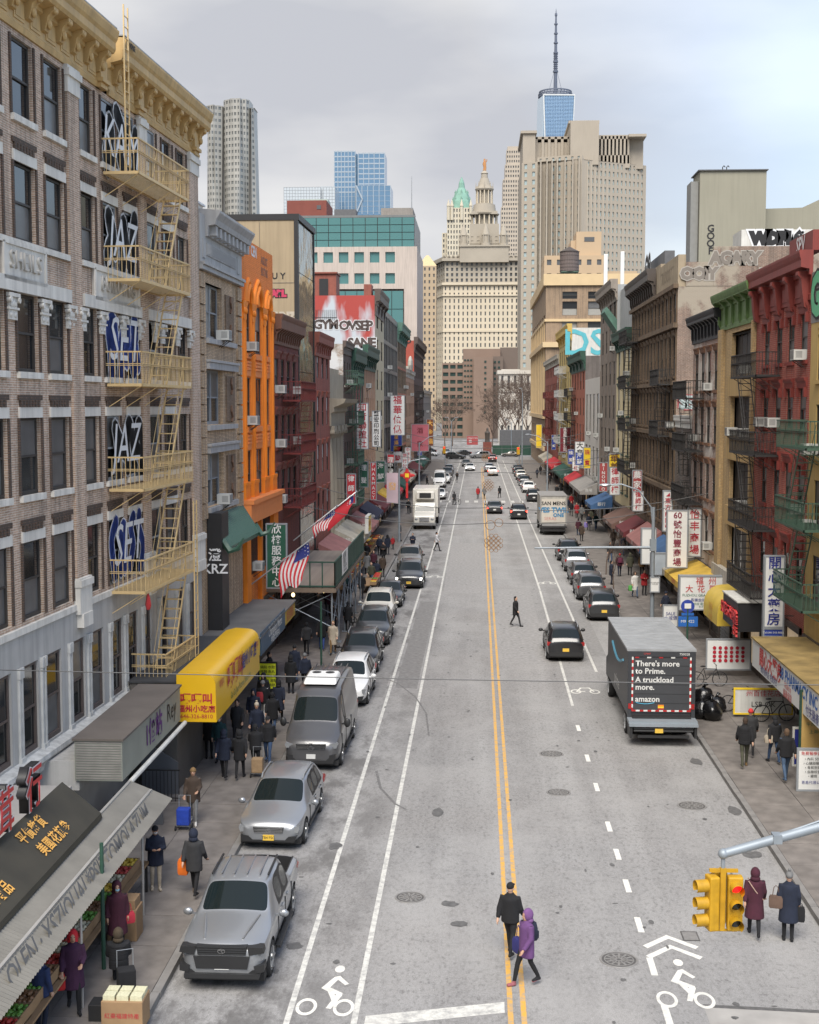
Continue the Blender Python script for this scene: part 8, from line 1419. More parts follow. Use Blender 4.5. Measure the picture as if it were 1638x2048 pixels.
# box sign, yellow awning, grey canopy, column sign
bx_ = rect('brown flat-topped box sign with purple and black scrawls', 'box_sign', -10.8, -9.5, 33.8, 40.6, 2.7, 3.8, M('greenish_sign_panel', (.26, .27, .23), .6, .15, 1), 'sign box', M('brown_felt', (.13, .11, .095), .9, .2, 1))
letter(bx_, '1個站', .8, M('spray_purple', (.10, .02, .16), .6), (.665, 3.4, 3.25), pi / 2, 'graffiti', off=.02); letter(bx_, 'Rey', .8, SPK, (.665, 5.6, 3.3), pi / 2, 'graffiti'); m = MB(); [m.box(-.62, .62, -.02, 0, 2.75 + i * .07, 2.78 + i * .07) for i in range(15)]; m.build('louvre_slats', M('peeling_metal', (.28, .26, .24), .7, .3, 3), bx_); m = MB(); m.tube([(.8, .2, 2.62), (.8, 6.8, 2.62)], .07, 10); m.build('awning_roller', OFFW, bx_)
YA = M('yellow_vinyl', (.72, .42, .012), .38, .05, 1.0); ya = thing('awning', 'bright yellow rounded awning with red characters on the left', 'awning', (-9.75, 41.2, 0)); m = MB(); prof = [(0, 2.5), (0, 4.05), (.4, 4.15)] + [(.88 + .4 * sin(a), 3.72 + .4 * cos(a)) for a in (0, .35, .7, 1.05, 1.4, 1.57)] + [(1.3, 2.5)]
m.prism(prof, 'y', 0, 8.4); m.build('vinyl_cover', YA, ya, True)
letter(ya, '嘎嘎叫', .36, CRL, (.65, -.012, 3.25), off=.01); letter(ya, '福州小吃店', .25, CRL, (.65, -.012, 2.92), off=.006); letter(ya, '646-326-8810', .19, CRL, (.65, -.012, 2.68)); letter(ya, '嘎嘎叫', .95, CRL, (1.315, 3.3, 3.45), pi / 2, off=.02, spacing=1.05); letter(ya, '福州小吃店', .62, NVL, (1.315, 6.1, 3.5), pi / 2, off=.012); letter(ya, 'Ga Ga Jiao Fuzhou Snack Inc', .34, GRL, (1.315, 4.4, 2.8), pi / 2); [letter(ya, '嘎嘎叫', .28, CRL, (1.315, yy, 3.6), pi / 2) for yy in (.9, 7.7)]
rect('dark felt flat roof of the shop extension behind the yellow awning', 'shop_extension', -11.3, -9.78, 41.3, 49.6, 0, 3.75, M('dark_shop_wall', (.10, .09, .08), .8), 'shop front', TAR); gc_ = rect('grey felt flat canopy with blue and yellow sign fascia', 'flat_canopy', -10.9, -8.6, 50.5, 60.5, 2.9, 3.55, M('yellow_fascia', (.50, .33, .04), .6, .1, 1), 'canopy', M('grey_felt', (.13, .125, .12), .9, .2, .8)); m = MB(); m.box(1.155, 1.19, .1, 6.6, 2.85, 3.75); m.build('blue_sign_face', M('sign_petrol', (.02, .07, .13), .4), gc_); letter(gc_, 'Champion Metro', .52, SIGNW, (1.2, 3.8, 3.4), pi / 2, off=.006); letter(gc_, 'New York City Discount Center', .26, SIGNW, (1.2, 3.7, 3.64), pi / 2); letter(gc_, '金冠城藥房中心', .34, SIGNW, (1.2, 3.8, 3.02), pi / 2, off=.005); letter(gc_, '金冠藥房', .55, CRL, (1.16, 8.4, 3.2), pi / 2)
cs_ = rect('tall black sign column with white tag fixed to the tan facade', 'sign_column', -10.95, -10.35, 52.0, 53.4, 2.9, 8.4, BLACK, 'sign'); letter(cs_, '澄\nKRZ', .55, SPW, (0, -.012, 6.4), name='graffiti', off=.01)
for i, (x, y, w, lb) in enumerate(((-10.2, 37.9, 1.5, 'grey sheet panel leaning beside the shop stairs'), (-10.3, 41.0, 1.2, 'grey stair side wall with pink lettering'))): m = MB(); m.prism([(-w / 2, .15), (w / 2, .15), (w / 2, 1.0 + i * .2), (-w / 2, 1.05 + i * .9)], 'y', 0, .08); tag(m.build('side_panel', M('slate_panel', (.11, .115, .125), .6, .1, 1), None, loc=(x, y, 0)), lb, 'panel')
fn = thing('iron_railing', 'black iron railing guarding the cellar stairs on the left pavement', 'railing', (-10.2, 40.2, .15)); m = MB(); m.box(-.75, .75, -.02, .02, 1.0, 1.04); m.box(-.75, .75, -.02, .02, .1, .13); m.build('rail', IRON, fn); bm2 = MB().box(-.01, .01, -.01, .01, .0, 1.0).mesh('bar', IRON)
for i in range(13): inst('bar', bm2, fn, (-.72 + i * .12, 0, 0))
mb2 = sign('menu_board', 'fluorescent yellow handwritten menu board on the left pavement', -9.05, 55.2, .5, .75, 1.15, M('fluorescent_yellow', (.75, .80, .03), .6), [('鍋貼 水餃\n拌麵 魚丸\n扁肉 花生湯\n炒米粉 湯麵\n肉燕 蟳餅', .15, 0, .57, DK, dict(lines=1.3))], frame=BLACK, d=.06); m = MB(); m.box(-.4, .4, -.1, .25, -.35, -.02); m.build('base', BLACK, mb2)
# sidewalk shed
SH = thing('sidewalk_shed', 'green railed wooden sidewalk shed on steel scaffold legs', 'scaffold', (-9.1, 65, 0)); GP = M('shed_green', (.02, .065, .045), .6, .2, 2); PLK = M('grey_planks', (.26, .215, .18), .85, .2, 2, streak=.3)
pk = MB().box(-1.85, 1.85, 0, .24, 3.52, 3.58).mesh('plank', PLK)
for i in range(66): inst('plank', pk, SH, (0, .02 + i * .25, 0))
m = MB(); m.box(-1.9, 1.9, -.05, .05, 3.3, 3.52); m.box(-1.95, -1.85, 0, 16.5, 3.3, 3.5); m.box(1.85, 1.95, 0, 16.5, 3.3, 3.5); m.build('deck_beam', M('timber_beam', (.20, .15, .11), .85), SH)
for x0, x1, y0, y1 in ((-1.9, 1.9, 0, 0), (1.9, 1.9, 0, 16.5)):
 m = MB(); L_ = hypot(x1 - x0, y1 - y0); n = int(L_ / .62)
 for zz in (3.62, 4.85): m.bar((x0, y0, zz), (x1, y1, zz), .07)
 for i in range(n + 1): f_ = i / n; m.bar((x0 + (x1 - x0) * f_, y0 + (y1 - y0) * f_, 3.55), (x0 + (x1 - x0) * f_, y0 + (y1 - y0) * f_, 4.85), .06)
 m.build('parapet_frame', GP, SH)
m = MB(); [m.box(1.88, 1.92, .1 + i * 1.66, 1.7 + i * 1.66, 3.7, 4.8) for i in range(10)]; m.build('parapet_panel', GP, SH); m = MB(); m.box(1.935, 1.95, 3.2, 6.2, 3.75, 4.95); ps_ = m.build('permit_notice', SIGNW, SH); letter(ps_, 'NY', 1.0, DK, (1.96, 4.4, 4.5), pi / 2); letter(ps_, 'SIDEWALK SHED\nPERMIT POSTED', .22, DK, (1.96, 4.7, 4.0), pi / 2)
pm_ = MB().cyl((0, 0, 0), (0, 0, 3.3), .045, n=10).mesh('scaffold_leg', STEEL, True); bmm = MB().box(-.14, .14, -.14, .14, 0, .05).mesh('base_plate', STEEL)
for yy in (.2, 3.4, 6.6, 9.8, 13.0, 16.2):
 for xx in (-1.7, 1.72): o = inst('scaffold_leg', pm_, SH, (xx, yy, .15)); inst('base_plate', bmm, o)
 m = MB(); m.tube([(-1.7, yy, 1.6), (1.72, yy, 3.2)], .025, 6); m.tube([(1.72, yy, 1.5), (-1.7, yy, 3.2)], .025, 6); m.build('cross_brace', STEEL, SH)
 if yy < 16: m = MB(); m.tube([(1.72, yy, 1.2), (1.72, yy + 3.2, 3.1)], .025, 6); m.tube([(1.72, yy, 3.1), (1.72, yy + 3.2, 1.2)], .025, 6); m.build('cross_brace', STEEL, SH)
for i, (x, y) in enumerate(((-9.4, 65.5), (-8.0, 67))): m = MB(); m.ell((0, 0, 0), (.09, .09, .11), 10, 8); tag(m.build('shed_lamp', M('warm_lamp', (1, .75, .35), .4, emit=1.2), None, True, (x, y, 3.1)), 'small warm lamp under the shed deck, %s one' % ('left' if i == 0 else 'right'), 'lamp', 'shed lamps')
# flags
def flag(label, x, y, z, pole_end, rz, w, h, kind):
 t = thing('flag', label, 'flag', (x, y, z), 0, 'flags on angled poles'); ex, ey, ez = pole_end; m = MB(); m.tube([(0, 0, 0), pole_end], .035, 6); m.ell(pole_end, (.07, .07, .07), 8, 6); m.build('pole', ALU, t)
 fr = M('flag_red', (.50, .02, .03), .7); fw = M('flag_white', (.62, .6, .58), .7); fb_ = M('flag_blue', (.02, .03, .18), .7); n = 13 if kind == 'us' else 1
 def P(u, v): # u along the hoist pole, v down the fly (hanging)
  px, py, pz = ex * (.93 - .42 * u), ey * (.93 - .42 * u), ez * (.93 - .42 * u); return (px + .10 * sin(v * 5 + u * 3) - .18 * v, py + .14 * sin(v * 4 + 2.2 * u), pz - v * h * (.85 + .1 * sin(u * 7)) + u * .1)
 for i in range(n):
  m = MB(); a, b = i / n, (i + 1) / n
  for k in range(8): m.quad(P(a, k / 8), P(b, k / 8), P(b, (k + 1) / 8), P(a, (k + 1) / 8))
  m.build('stripe', fr if i % 2 == 0 else fw, t, True)
 m = MB(); v1, u1 = (.38, .52) if kind == 'us' else (.42, .5)
 for k in range(4):
  p = [P(.0, v1 * k / 4), P(u1, v1 * k / 4), P(u1, v1 * (k + 1) / 4), P(.0, v1 * (k + 1) / 4)]; m.quad(*[(q[0] + .004, q[1] - .012, q[2]) for q in p])
 m.build('canton', fb_, t, True); m = MB()
 for a in range(4):
  for b in range(4): q = P(u1 * (a + .5) / 4, v1 * (b + .5) / 4); m.ell((q[0], q[1] - .02, q[2]), (.035, .006, .035), 6, 4) if kind == 'us' else (m.ell((q[0], q[1] - .02, q[2]), (.09, .006, .09), 8, 4) if 0 < a < 3 and 0 < b < 3 else None)
 m.build('canton_emblem', fw, t)
flag('large striped flag hanging in front of the sidewalk shed', -10.7, 60.5, 4.3, (2.9, .4, 2.2), 0, 1.6, 2.1, 'us'); flag('smaller striped flag beyond the sidewalk shed', -10.3, 72, 5.2, (2.4, .6, 1.9), 0, 1.0, 1.1, 'us'); flag('red flag with blue canton beyond the sidewalk shed', -10.3, 75, 5.2, (3.2, .8, 2.5), 0, 1.2, 1.3, 'roc')
# ---- left projecting signs
vsign('tall dark green sign with white characters beside the orange facade', -9.75, 62.5, 3.9, .95, 3.1, SIGNG, '欣榕服務中心', SIGNW)
vsign('white sign with red characters on the crimson building', -9.4, 106, 9.2, .9, 3.7, SIGNW, '知音聯誼社', CRL); vsign('narrow black and white sign behind the white one', -9.2, 118, 9.0, .75, 3.2, SIGNW, '藝宏印刷公司', DK); vsign('big white sign with four red characters over the left pavement', -9.0, 146, 9.4, 1.55, 4.4, SIGNW, '福華傢俬', CRL, 1.0); vsign('blue sign under the big white furniture sign', -9.4, 150, 7.4, 1.3, 2.6, SIGNB, '銀星攝影', ORL, .55); vsign('red vertical sign with white letters by the awnings', -9.0, 112, 4.6, .45, 3.2, SIGNR, 'PHARMACY', SIGNW, .4); vsign('pink red hanging banner far down the left side', -8.2, 185, 6.2, 2.4, 3.8, M('sign_rose', (.45, .12, .15), .6), '酒家', MARS, .9); vsign('brown orange sign with lantern characters far left', -7.2, 196, 6.6, 1.0, 4.0, M('sign_umber', (.16, .05, .02), .5), '大金福', ORL, .9); vsign('striped red and white pole sign above the left awnings', -9.1, 136, 5.2, .7, 2.4, SIGNR, '理髮', SIGNW, .6)
def slope_awning(label, x0, x1, y0, y1, zt, zb, mat, txt=None, cat='awning', tm=None, left=True):
 t = thing('awning', label, cat, (x0, y0, 0), 0, 'shop awnings'); w = x1 - x0; m = MB(); m.prism([(0, zt), (w, zb), (w, zb - .35), (0, zb - .35)], 'y', 0, y1 - y0); m.build('canvas', mat, t)
 if txt: letter(t, txt, .34, tm or SIGNW, (w + (.012 if left else -.012), (y1 - y0) / 2, zb - .17), pi / 2 if left else -pi / 2); letter(t, txt[:3], .4, tm or SIGNW, (w * .5, -.012, (zt + zb) / 2 - .35))
 return t
CANV = {n: M('canvas_' + n, c, .8, .22, 1, streak=.25) for n, c in dict(rose=(.30, .13, .12), maroon=(.13, .02, .025), green=(.02, .08, .06), red=(.50, .03, .04), blue=(.05, .12, .26), brown=(.16, .09, .07), cream=(.46, .42, .34), yellow=(.65, .42, .06), grey=(.32, .30, .28), navy=(.015, .02, .05)).items()}
for (y0, y1, n, tx, lb) in ((82.5, 90, 'rose', '水果蔬菜', 'rose coloured market awning just past the sidewalk shed'), (92, 101, 'cream', '新鮮海鮮', 'cream market canopy beyond the rose awning'), (103, 109, 'rose', '果菜', 'dull pink awning over the fruit crates'), (112, 120, 'navy', '手機中心', 'navy box awning down the left side'), (122, 131, 'maroon', '花店', 'maroon awning before the lamp pole banner'), (133, 140, 'yellow', '金店', 'small yellow awning down the left side'), (143, 152, 'red', 'Cathay Bank', 'bright red bank awning on the left'), (155, 166, 'green', '茶', 'dark green awning beyond the bank'), (170, 184, 'cream', '書局', 'cream awning far down the left side'), (188, 206, 'maroon', '酒樓', 'maroon awning far down the left side'), (212, 235, 'green', '藥行', 'green awning at the far left end')): slope_awning(lb, -10.2, -8.3 if y0 < 110 else -8.7, y0, y1, 3.9, 3.0, CANV[n], tx)
sign('shop_sign', 'yellow framed sign over the cream market canopy', -8.2, 97, 3.3, 2.6, 1.2, SIGNY, [('鮮果批發', .5, 0, .6, CRL)], pi / 2, frame=OFFW, cat='sign')
# ---- right, near
ph = rect('long pharmacy sign box with yellow top on the right', 'box_sign', 11.0, 13.2, 39, 52, 2.4, 3.5, SIGNW, 'sign box', M('ochre_felt', (.27, .19, .07), .85, .4, 1.5)); CB = M('lettering_blue', (.02, .12, .42), .5)
letter(ph, '開心大藥房', .75, SGR, (-1.115, 9.8, 3.0), -pi / 2, off=.02); letter(ph, '88 PHARMACY INC', .62, CB, (-1.115, 5.6, 3.12), -pi / 2, off=.012); letter(ph, 'Walk in\n醫藥保險', .32, SGR, (-1.115, 7.0, 2.65), -pi / 2); letter(ph, '微笑便利店 免費送貨', .3, NVL, (-1.115, 10.0, 2.58), -pi / 2); letter(ph, '付先醫療', .42, NVL, (-1.115, 3.6, 2.62), -pi / 2)
vsign('tall white sign with navy characters in front of the red brick facade', 12.35, 54.5, 3.55, .78, 2.95, SIGNW, '開心大藥房', NVL, .56); sign('telephone_panel', 'small blue telephone panel below the tall white sign', 12.35, 54.5, 3.16, .78, .3, SIGNB, [('Tel:646-343-8883', .12, 0, .15, SIGNW)])
yr = thing('awning', 'yellow vinyl barrel awning on the right near the black sign box', 'awning', (11.5, 62.4, 0)); m = MB(); m.prism([(1.7, 2.2), (1.7, 3.75)] + [(.9 - .9 * sin(a), 2.75 + .95 * cos(a)) for a in (0, .3, .6, .9, 1.2, 1.57)] + [(0, 2.2)], 'y', 0, 3.8); m.build('vinyl_cover', M('faded_yellow_vinyl', (.62, .44, .06), .5, .12, 1.5), yr, True); letter(yr, '美味\n小食', .5, ORL, (-.012, 1.8, 2.6), -pi / 2)
bk2 = rect('black sign box with red raised letters above the right pavement', 'box_sign', 11.6, 13.2, 58, 61.5, 2.7, 4.0, BLACK, 'sign box', OFFW); letter(bk2, '紅寶石大酒樓', .62, SGR, (-.86, 1.8, 3.3), -pi / 2, ext=.04); letter(bk2, '大華\n大班', .5, SGR, (-.86, .35, 2.9), -pi / 2, ext=.04)
sign('shop_sign', 'wide white florist sign with red and green lettering facing the camera', 11.95, 69, 2.0, 2.5, 1.75, SIGNW, [('福 州', .42, .1, 1.5, SGR, dict(spacing=1.3)), ('大 花 園', .42, -.15, 1.08, SGR, dict(spacing=1.2)), ('FUZHOU GRAND FLORIST', .19, 0, .76, GRL), ('長樂金城花店', .2, -.1, .5, NVL), ('(李依欣 蓮士)  929-219\n917-385', .15, 0, .22, GRL)], frame=GREYF, d=.5)
vsign('large white sign with number 60 and maroon characters', 11.6, 76, 3.35, 1.15, 3.3, SIGNW, ['60', '號', '怡', '豐', '商', '場'], M('lettering_maroon', (.22, .02, .05), .5), .50); vsign('narrow white sign with crimson characters right of the number 60 sign', 12.75, 77, 3.9, .72, 2.8, SIGNW, '怡丰商場', CRL, .58); vsign('white sign with red emblem behind the number 60 sign', 11.9, 82, 4.9, .55, 2.5, SIGNW, '◢東方紅國藥', CRL, .38)
vsign('brick red sign with white characters under the brown facade', 12.35, 101.5, 4.7, .66, 3.0, REDL, '農家飯莊', SIGNW, .62); vsign('bright yellow sign with dark characters on the right row', 12.2, 117, 5.2, .95, 3.2, SIGNY, '華美商場', M('lettering_umber', (.14, .05, .02), .5), .8); vsign('salmon red sign with white Latin capitals beside the yellow sign', 11.9, 124, 4.6, .75, 2.7, REDL, 'BINONDO', SIGNW, .42); vsign('white sign with three black characters down the right', 12.3, 158, 5.6, 1.1, 2.7, SIGNW, '大帝國', DK, .85); vsign('maroon sign with white characters far right', 12.0, 180, 6.3, 1.4, 3.3, MARS, '永昌珠寶公司', SIGNW, .6); vsign('white sign with red characters under the maroon one', 12.2, 163, 4.6, .8, 1.7, SIGNW, '東方紅', CRL, .5); vsign('yellow street banner far down the right side', 11.0, 236, 5.0, 1.0, 4.2, SIGNY, '福', ORL, .6)
for (x1, y0, y1, zt, zb, n, tx, lb) in ((11.2, 71, 78, 3.6, 2.9, 'yellow', '怡豐商場', 'yellow shop fascia under the number 60 sign'), (11.3, 79, 84, 3.6, 2.8, 'cream', 'Money 匯款', 'cream money transfer fascia on the right'), (11.4, 85, 92, 3.7, 2.7, 'blue', 'DENTIST', 'blue and white box awning on the right'), (11.5, 93, 101, 3.8, 2.7, 'rose', '壽司', 'rose shop fascia below the red restaurant sign'), (11.4, 102, 108, 3.7, 2.8, 'maroon', 'BRAZIL', 'maroon rounded awning on the right'), (11.2, 109, 117, 3.8, 2.8, 'brown', 'BINONDO', 'brown awning under the yellow sign'), (11.0, 127, 134, 3.9, 3.0, 'blue', '銀行', 'bright blue awning before the white building'), (11.2, 143, 160, 4.2, 3.3, 'grey', '商場', 'broad grey canopy of the white modern building'), (11.6, 164, 176, 3.9, 3.0, 'red', '餅店', 'red awning far down the right side'), (11.4, 180, 200, 3.9, 3.0, 'green', '茶葉', 'green awning far down the right side'), (11.5, 205, 225, 3.9, 3.0, 'red', '金行', 'second red awning far down the right side'), (11.5, 230, 250, 3.9, 3.0, 'cream', '快餐', 'cream awning at the far right end')): slope_awning(lb, 13.1, x1, y0, y1, zt, zb, CANV[n], tx, left=False, tm=SIGNW if n not in ('yellow', 'cream') else CRL)
for y, w, t_, lb in ((85.5, .9, SIGNW, 'tall blank white panel over the right pavement'), (80, 1.1, M('sign_powder', (.42, .47, .52), .6), 'pale blue blank panel near the street pole')): sign('blank_panel', lb, 11.2, y, 2.4, w, 2.3 if w < 1 else 1.3, t_, [], d=.4)
# ================================================================== street furniture, market, trees, wires
SIGY = M('signal_yellow', (.52, .29, .012), .5, .2, 5, streak=.3); LRED = M('signal_red_lit', (.85, .01, .01), .3, emit=.5); LOFF = GL('signal_lens_off', (.02, .03, .03), .15)
ts = thing('traffic_signal', 'yellow three-way traffic signal hanging from a grey mast arm', 'traffic signal', (4.62, 24, 0))
m = MB(); m.tube([(0, 0, 4.42), (1.8, .3, 4.86), (6, .9, 5.7)], [.085, .095, .13], 12); m.ell((0, 0, 4.42), (.1, .1, .1), 12, 8); m.tube([(6, .9, 0), (6, .9, 6.2)], .16, 12); m.build('mast_arm', STEEL, ts, True)
m = MB(); m.tube([(1.0, .17, 4.72), (6, .9, 6.3)], .018, 6); m.tube([(1.05, .17, 4.72), (6, .9, 6.1)], .018, 6); m.box(.94, 1.1, .05, .3, 4.6, 4.76); m.build('stay_cable', STEEL, ts); m = MB(); m.cyl((0, 0, 4.4), (0, 0, 4.1), .04, n=8); m.build('hanger', STEEL, ts)
def head(rz, dx, dy, red):
 h = bpy.data.objects.new('signal_head', None); m = MB(); m.box(-.14, .14, -.1, .1, 2.98, 4.02); o = m.build('signal_head', SIGY, ts, loc=(dx, dy, 0), rz=rz, bevel=.03); bpy.data.objects.remove(h)
 for i, z in enumerate((3.83, 3.5, 3.17)):
  v = MB(); n = 16; rr = [[(.118 * cos(a), y, z + .118 * sin(a)) for a in [radians(-55) + (radians(290)) * k / n for k in range(n + 1)]] for y in (-.1, -.34)]
  v.add(rr[0] + rr[1], [(k, k + 1, n + 2 + k, n + 1 + k) for k in range(n)]); v.build('visor', SIGY, o, True); q = MB(); q.ell((0, -.1, z), (.105, .03, .105), 14, 6); q.build('lens', LRED if red and i == 0 else LOFF, o, True)
head(0, .22, -.05, True); head(-pi / 2 + .25, -.2, -.05, False); head(pi - .3, -.02, .25, False)
m = MB(); m.bar((-.25, 0, 4.1), (.28, 0, 4.1), .06); m.bar((-.25, 0, 2.95), (.28, 0, 2.95), .04); m.box(-.05, .05, -.05, .05, 2.95, 4.15); m.build('bracket', SIGY, ts)
# cobra-head street lamp with mast arm, right; lamp pole with banner, left
sp_ = thing('street_lamp', 'grey street pole with curved lamp arm and long empty mast arm on the right', 'street lamp', (10.4, 77.3, .15)); m = MB(); m.tube([(0, 0, 0), (0, 0, 6.6)], [.13, .10], 12); m.build('pole', STEEL, sp_, True); m = MB(); m.tube([(0, 0, 4.2), (-3.5, 0, 4.18), (-7, 0, 4.12)], [.09, .07, .05], 10); m.build('mast_arm', STEEL, sp_, True); m = MB(); m.tube([(0, 0, 5.2), (-.15, 0, 6.6), (-.9, 0, 7.6), (-1.9, 0, 7.95), (-2.6, 0, 7.92)], .045, 8); m.build('lamp_arm', STEEL, sp_, True); m = MB(); m.ell((-2.85, 0, 7.9), (.38, .16, .1), 12, 6); m.build('lamp_head', ALU, sp_, True); m = MB(); m.box(-.18, .18, -.16, .16, 4.0, 4.7); m.build('clamp', STEEL, sp_)
sign('parking_sign', 'small white parking notice on the grey street pole', 10.5, 77.0, 1.75, .5, .85, SIGNW, [('NO PARKING\nMON FRI', .09, 0, .5, DK)], d=.03)
def lamp_pole(x, y, h, arm, lb, banner=None):
 t = thing('street_lamp', lb, 'street lamp', (x, y, .15), 0, 'street lamps'); m = MB(); m.tube([(0, 0, 0), (0, 0, h)], [.12, .08], 8); m.tube([(0, 0, h - .2), (arm * .5, 0, h + .7), (arm, 0, h + .9)], .045, 6); m.build('pole', STEEL, t, True); m = MB(); m.ell((arm, 0, h + .88), (.35, .15, .09), 10, 5); m.build('lamp_head', ALU, t, True)
 if banner: m = MB(); m.box(-1.15, -.1, -.02, .02, 3.6, 6.4); b = m.build('banner', M('banner_pink', (.55, .42, .46), .7, .2, .6), t); letter(b, banner, .8, ORL, (-.62, -.03, 5.1))
lamp_pole(-7.2, 119, 6.8, 2.2, 'lamp pole with a pale pink banner beside the bank awning', '發'); lamp_pole(-7.2, 160, 8, 2.5, 'plain lamp pole far along the left kerb'); lamp_pole(8.8, 165, 8, -2.5, 'plain lamp pole far along the right kerb'); lamp_pole(8.9, 262, 15, -.4, 'very tall pale pole at the far right corner')
kt = thing('knot_ornament', 'red and gold knot ornament hanging by the pink banner', 'ornament', (-6.5, 119.4, 4.4)); m = MB(); [m.box(-.3, .3, -.05, .05, 1.6 + s_, 2.2 + s_) for s_ in (0,)]; m.ell((0, 0, 1.9), (.75, .06, .2), 12, 6); m.ell((0, 0, 1.9), (.2, .06, .7), 12, 6); m.build('knot', SGR, kt); m = MB(); m.box(-.18, .18, -.08, -.05, 1.72, 2.08); m.build('gold_square', SIGNY, kt); m = MB(); m.box(-.1, .1, -.03, .03, -.2, 1.2); m.build('tassel', SGR, kt)
# green poles at the left kerb
for x, y, h, lb in ((-8.35, 27.9, 2.9, 'dark green sign pole beside the seated seller'), (-7.35, 60.4, 3.4, 'thin dark green pole in front of the scaffold')): m = MB(); m.cyl((0, 0, 0), (0, 0, h), .05, .045, 8); tag(m.build('sign_pole', GRNC, None, True, (x, y, .15)), lb, 'pole')
# festoon wires with knot outlines over the road
WIRE = M('wire', (.10, .10, .10), .6); GWIRE = M('gilt_wire', (.25, .13, .05), .5)
def wire(p, q, sag, r, lb): m = MB(); p, q = Vector(p), Vector(q); m.tube([p.lerp(q, i / 14) - Vector((0, 0, sag * 4 * (i / 14) * (1 - i / 14))) for i in range(15)], r, 4); return tag(m.build('overhead_wire', WIRE, None), lb, 'wire', 'overhead wires')
for i, (Y, z) in enumerate(((76, 5.6), (118, 6.4), (165, 7))):
 w_ = ('nearest', 'second', 'third')[i]
 for j, (a, b) in enumerate((((-10.2, Y - 3, z + 1.6), (.95, Y, z + .3)), ((-10.2, Y + 2, z + 2.4), (.95, Y, z + 1.2)), ((.95, Y, z + 1.2), (13, Y - 2, z + 2.2)), ((.95, Y, z + .3), (13, Y + 3, z + 1.4)))): wire(a, b, .5, .02 + .004 * i, '%s strand of the %s festoon over the road' % (('lower left', 'upper left', 'upper right', 'lower right')[j], w_))
 t = thing('knot_light', 'wire outline of a looped knot hung over the road, %s of three' % w_, 'ornament', (.95, Y, z - .9)); m = MB(); s_ = .17
 for a in range(-2, 3):
  for b in range(-2, 3):
   if abs(a) + abs(b) < 4 and (a or b or 1): cx_, cz_ = (a - b) * s_ * .8, (a + b) * s_ * .8; m.tube([(cx_ + s_ * .75 * cos(k * pi / 5), 0, cz_ + s_ * .75 * sin(k * pi / 5)) for k in range(11)], .014, 4, 0, False)
 m.tube([(.28 * cos(k * pi / 6) - .2, 0, 1.05 + .28 * sin(k * pi / 6)) for k in range(13)], .016, 4, 0, False); m.tube([(.24 * cos(k * pi / 6) + .3, 0, 1.2 + .24 * sin(k * pi / 6)) for k in range(13)], .016, 4, 0, False); m.build('wire_outline', GWIRE, t)
wire((-12, 30.5, 6.4), (12, 30.5, 6.25), .05, .012, 'thin pale cable crossing the picture above the pavements')
# bare trees
BARK = M('bare_bark', (.115, .08, .062), .9, .2, 6)
def bare_tree(x, y, h, r, lb, depth=5, seed=0, spread=.55, n0=4):
 rt = random.Random(seed); t = thing('bare_tree', lb, 'tree', (x, y, .0), 0, 'bare winter trees'); tr, cr_ = MB(), MB()
 def grow(p, d, ln, rad, lv, mb):
  q = p + d * ln * .5 + Vector((rt.uniform(-1, 1), rt.uniform(-1, 1), 0)) * ln * .06; e = q + (d + Vector((rt.uniform(-.15, .15), rt.uniform(-.15, .15), .05))).normalized() * ln * .5
  mb.tube([p, q, e], [rad, rad * .85, rad * .65], 5 if lv < 3 else 3, 0, False)
  if lv >= depth: return
  for i in range(n0 if lv == 0 else rt.choice((2, 3, 3))):
   a = rt.uniform(0, 2 * pi); s = spread * rt.uniform(.6, 1.2); v = d.orthogonal().normalized(); v.rotate(mathutils.Quaternion(d, a)); nd = (d + v * s + Vector((0, 0, .12))).normalized(); grow(q.lerp(e, rt.uniform(.5, 1)), nd, ln * rt.uniform(.62, .8), max(rad * .55, r * .14), lv + 1, cr_)
 grow(Vector((0, 0, 0)), Vector((0, 0, 1)), h * .34, r, 0, tr); tr.build('trunk', BARK, t, True); cr_.build('crown', BARK, t)
bare_tree(9.3, 88.5, 4.2, .05, 'slim bare street tree in an iron guard on the right pavement', 4, 3, .4, 3); bare_tree(9.6, 97, 4.4, .05, 'second slim bare street tree on the right pavement', 4, 5, .4, 3)
for i, (px, py, Y, h) in enumerate(((1015, 880, 372, 15), (1042, 880, 362, 17), (1058, 880, 352, 15), (1002, 885, 385, 12), (1030, 885, 390, 16), (905, 880, 400, 13), (890, 880, 385, 11), (985, 888, 395, 9))): bare_tree(X_(px, Y), Y, h * 1.35, .2, ['tall bare tree in front of the low court building', 'tallest bare tree beside the pale pole', 'bare tree nearest the tan corner building', 'bare tree left of the court building', 'bare tree hidden deepest in the square', 'bare tree in front of the brown jail windows', 'leftmost bare tree in the square', 'lowest bare tree in the square'][i], 6, 30 + i, .72, 6)
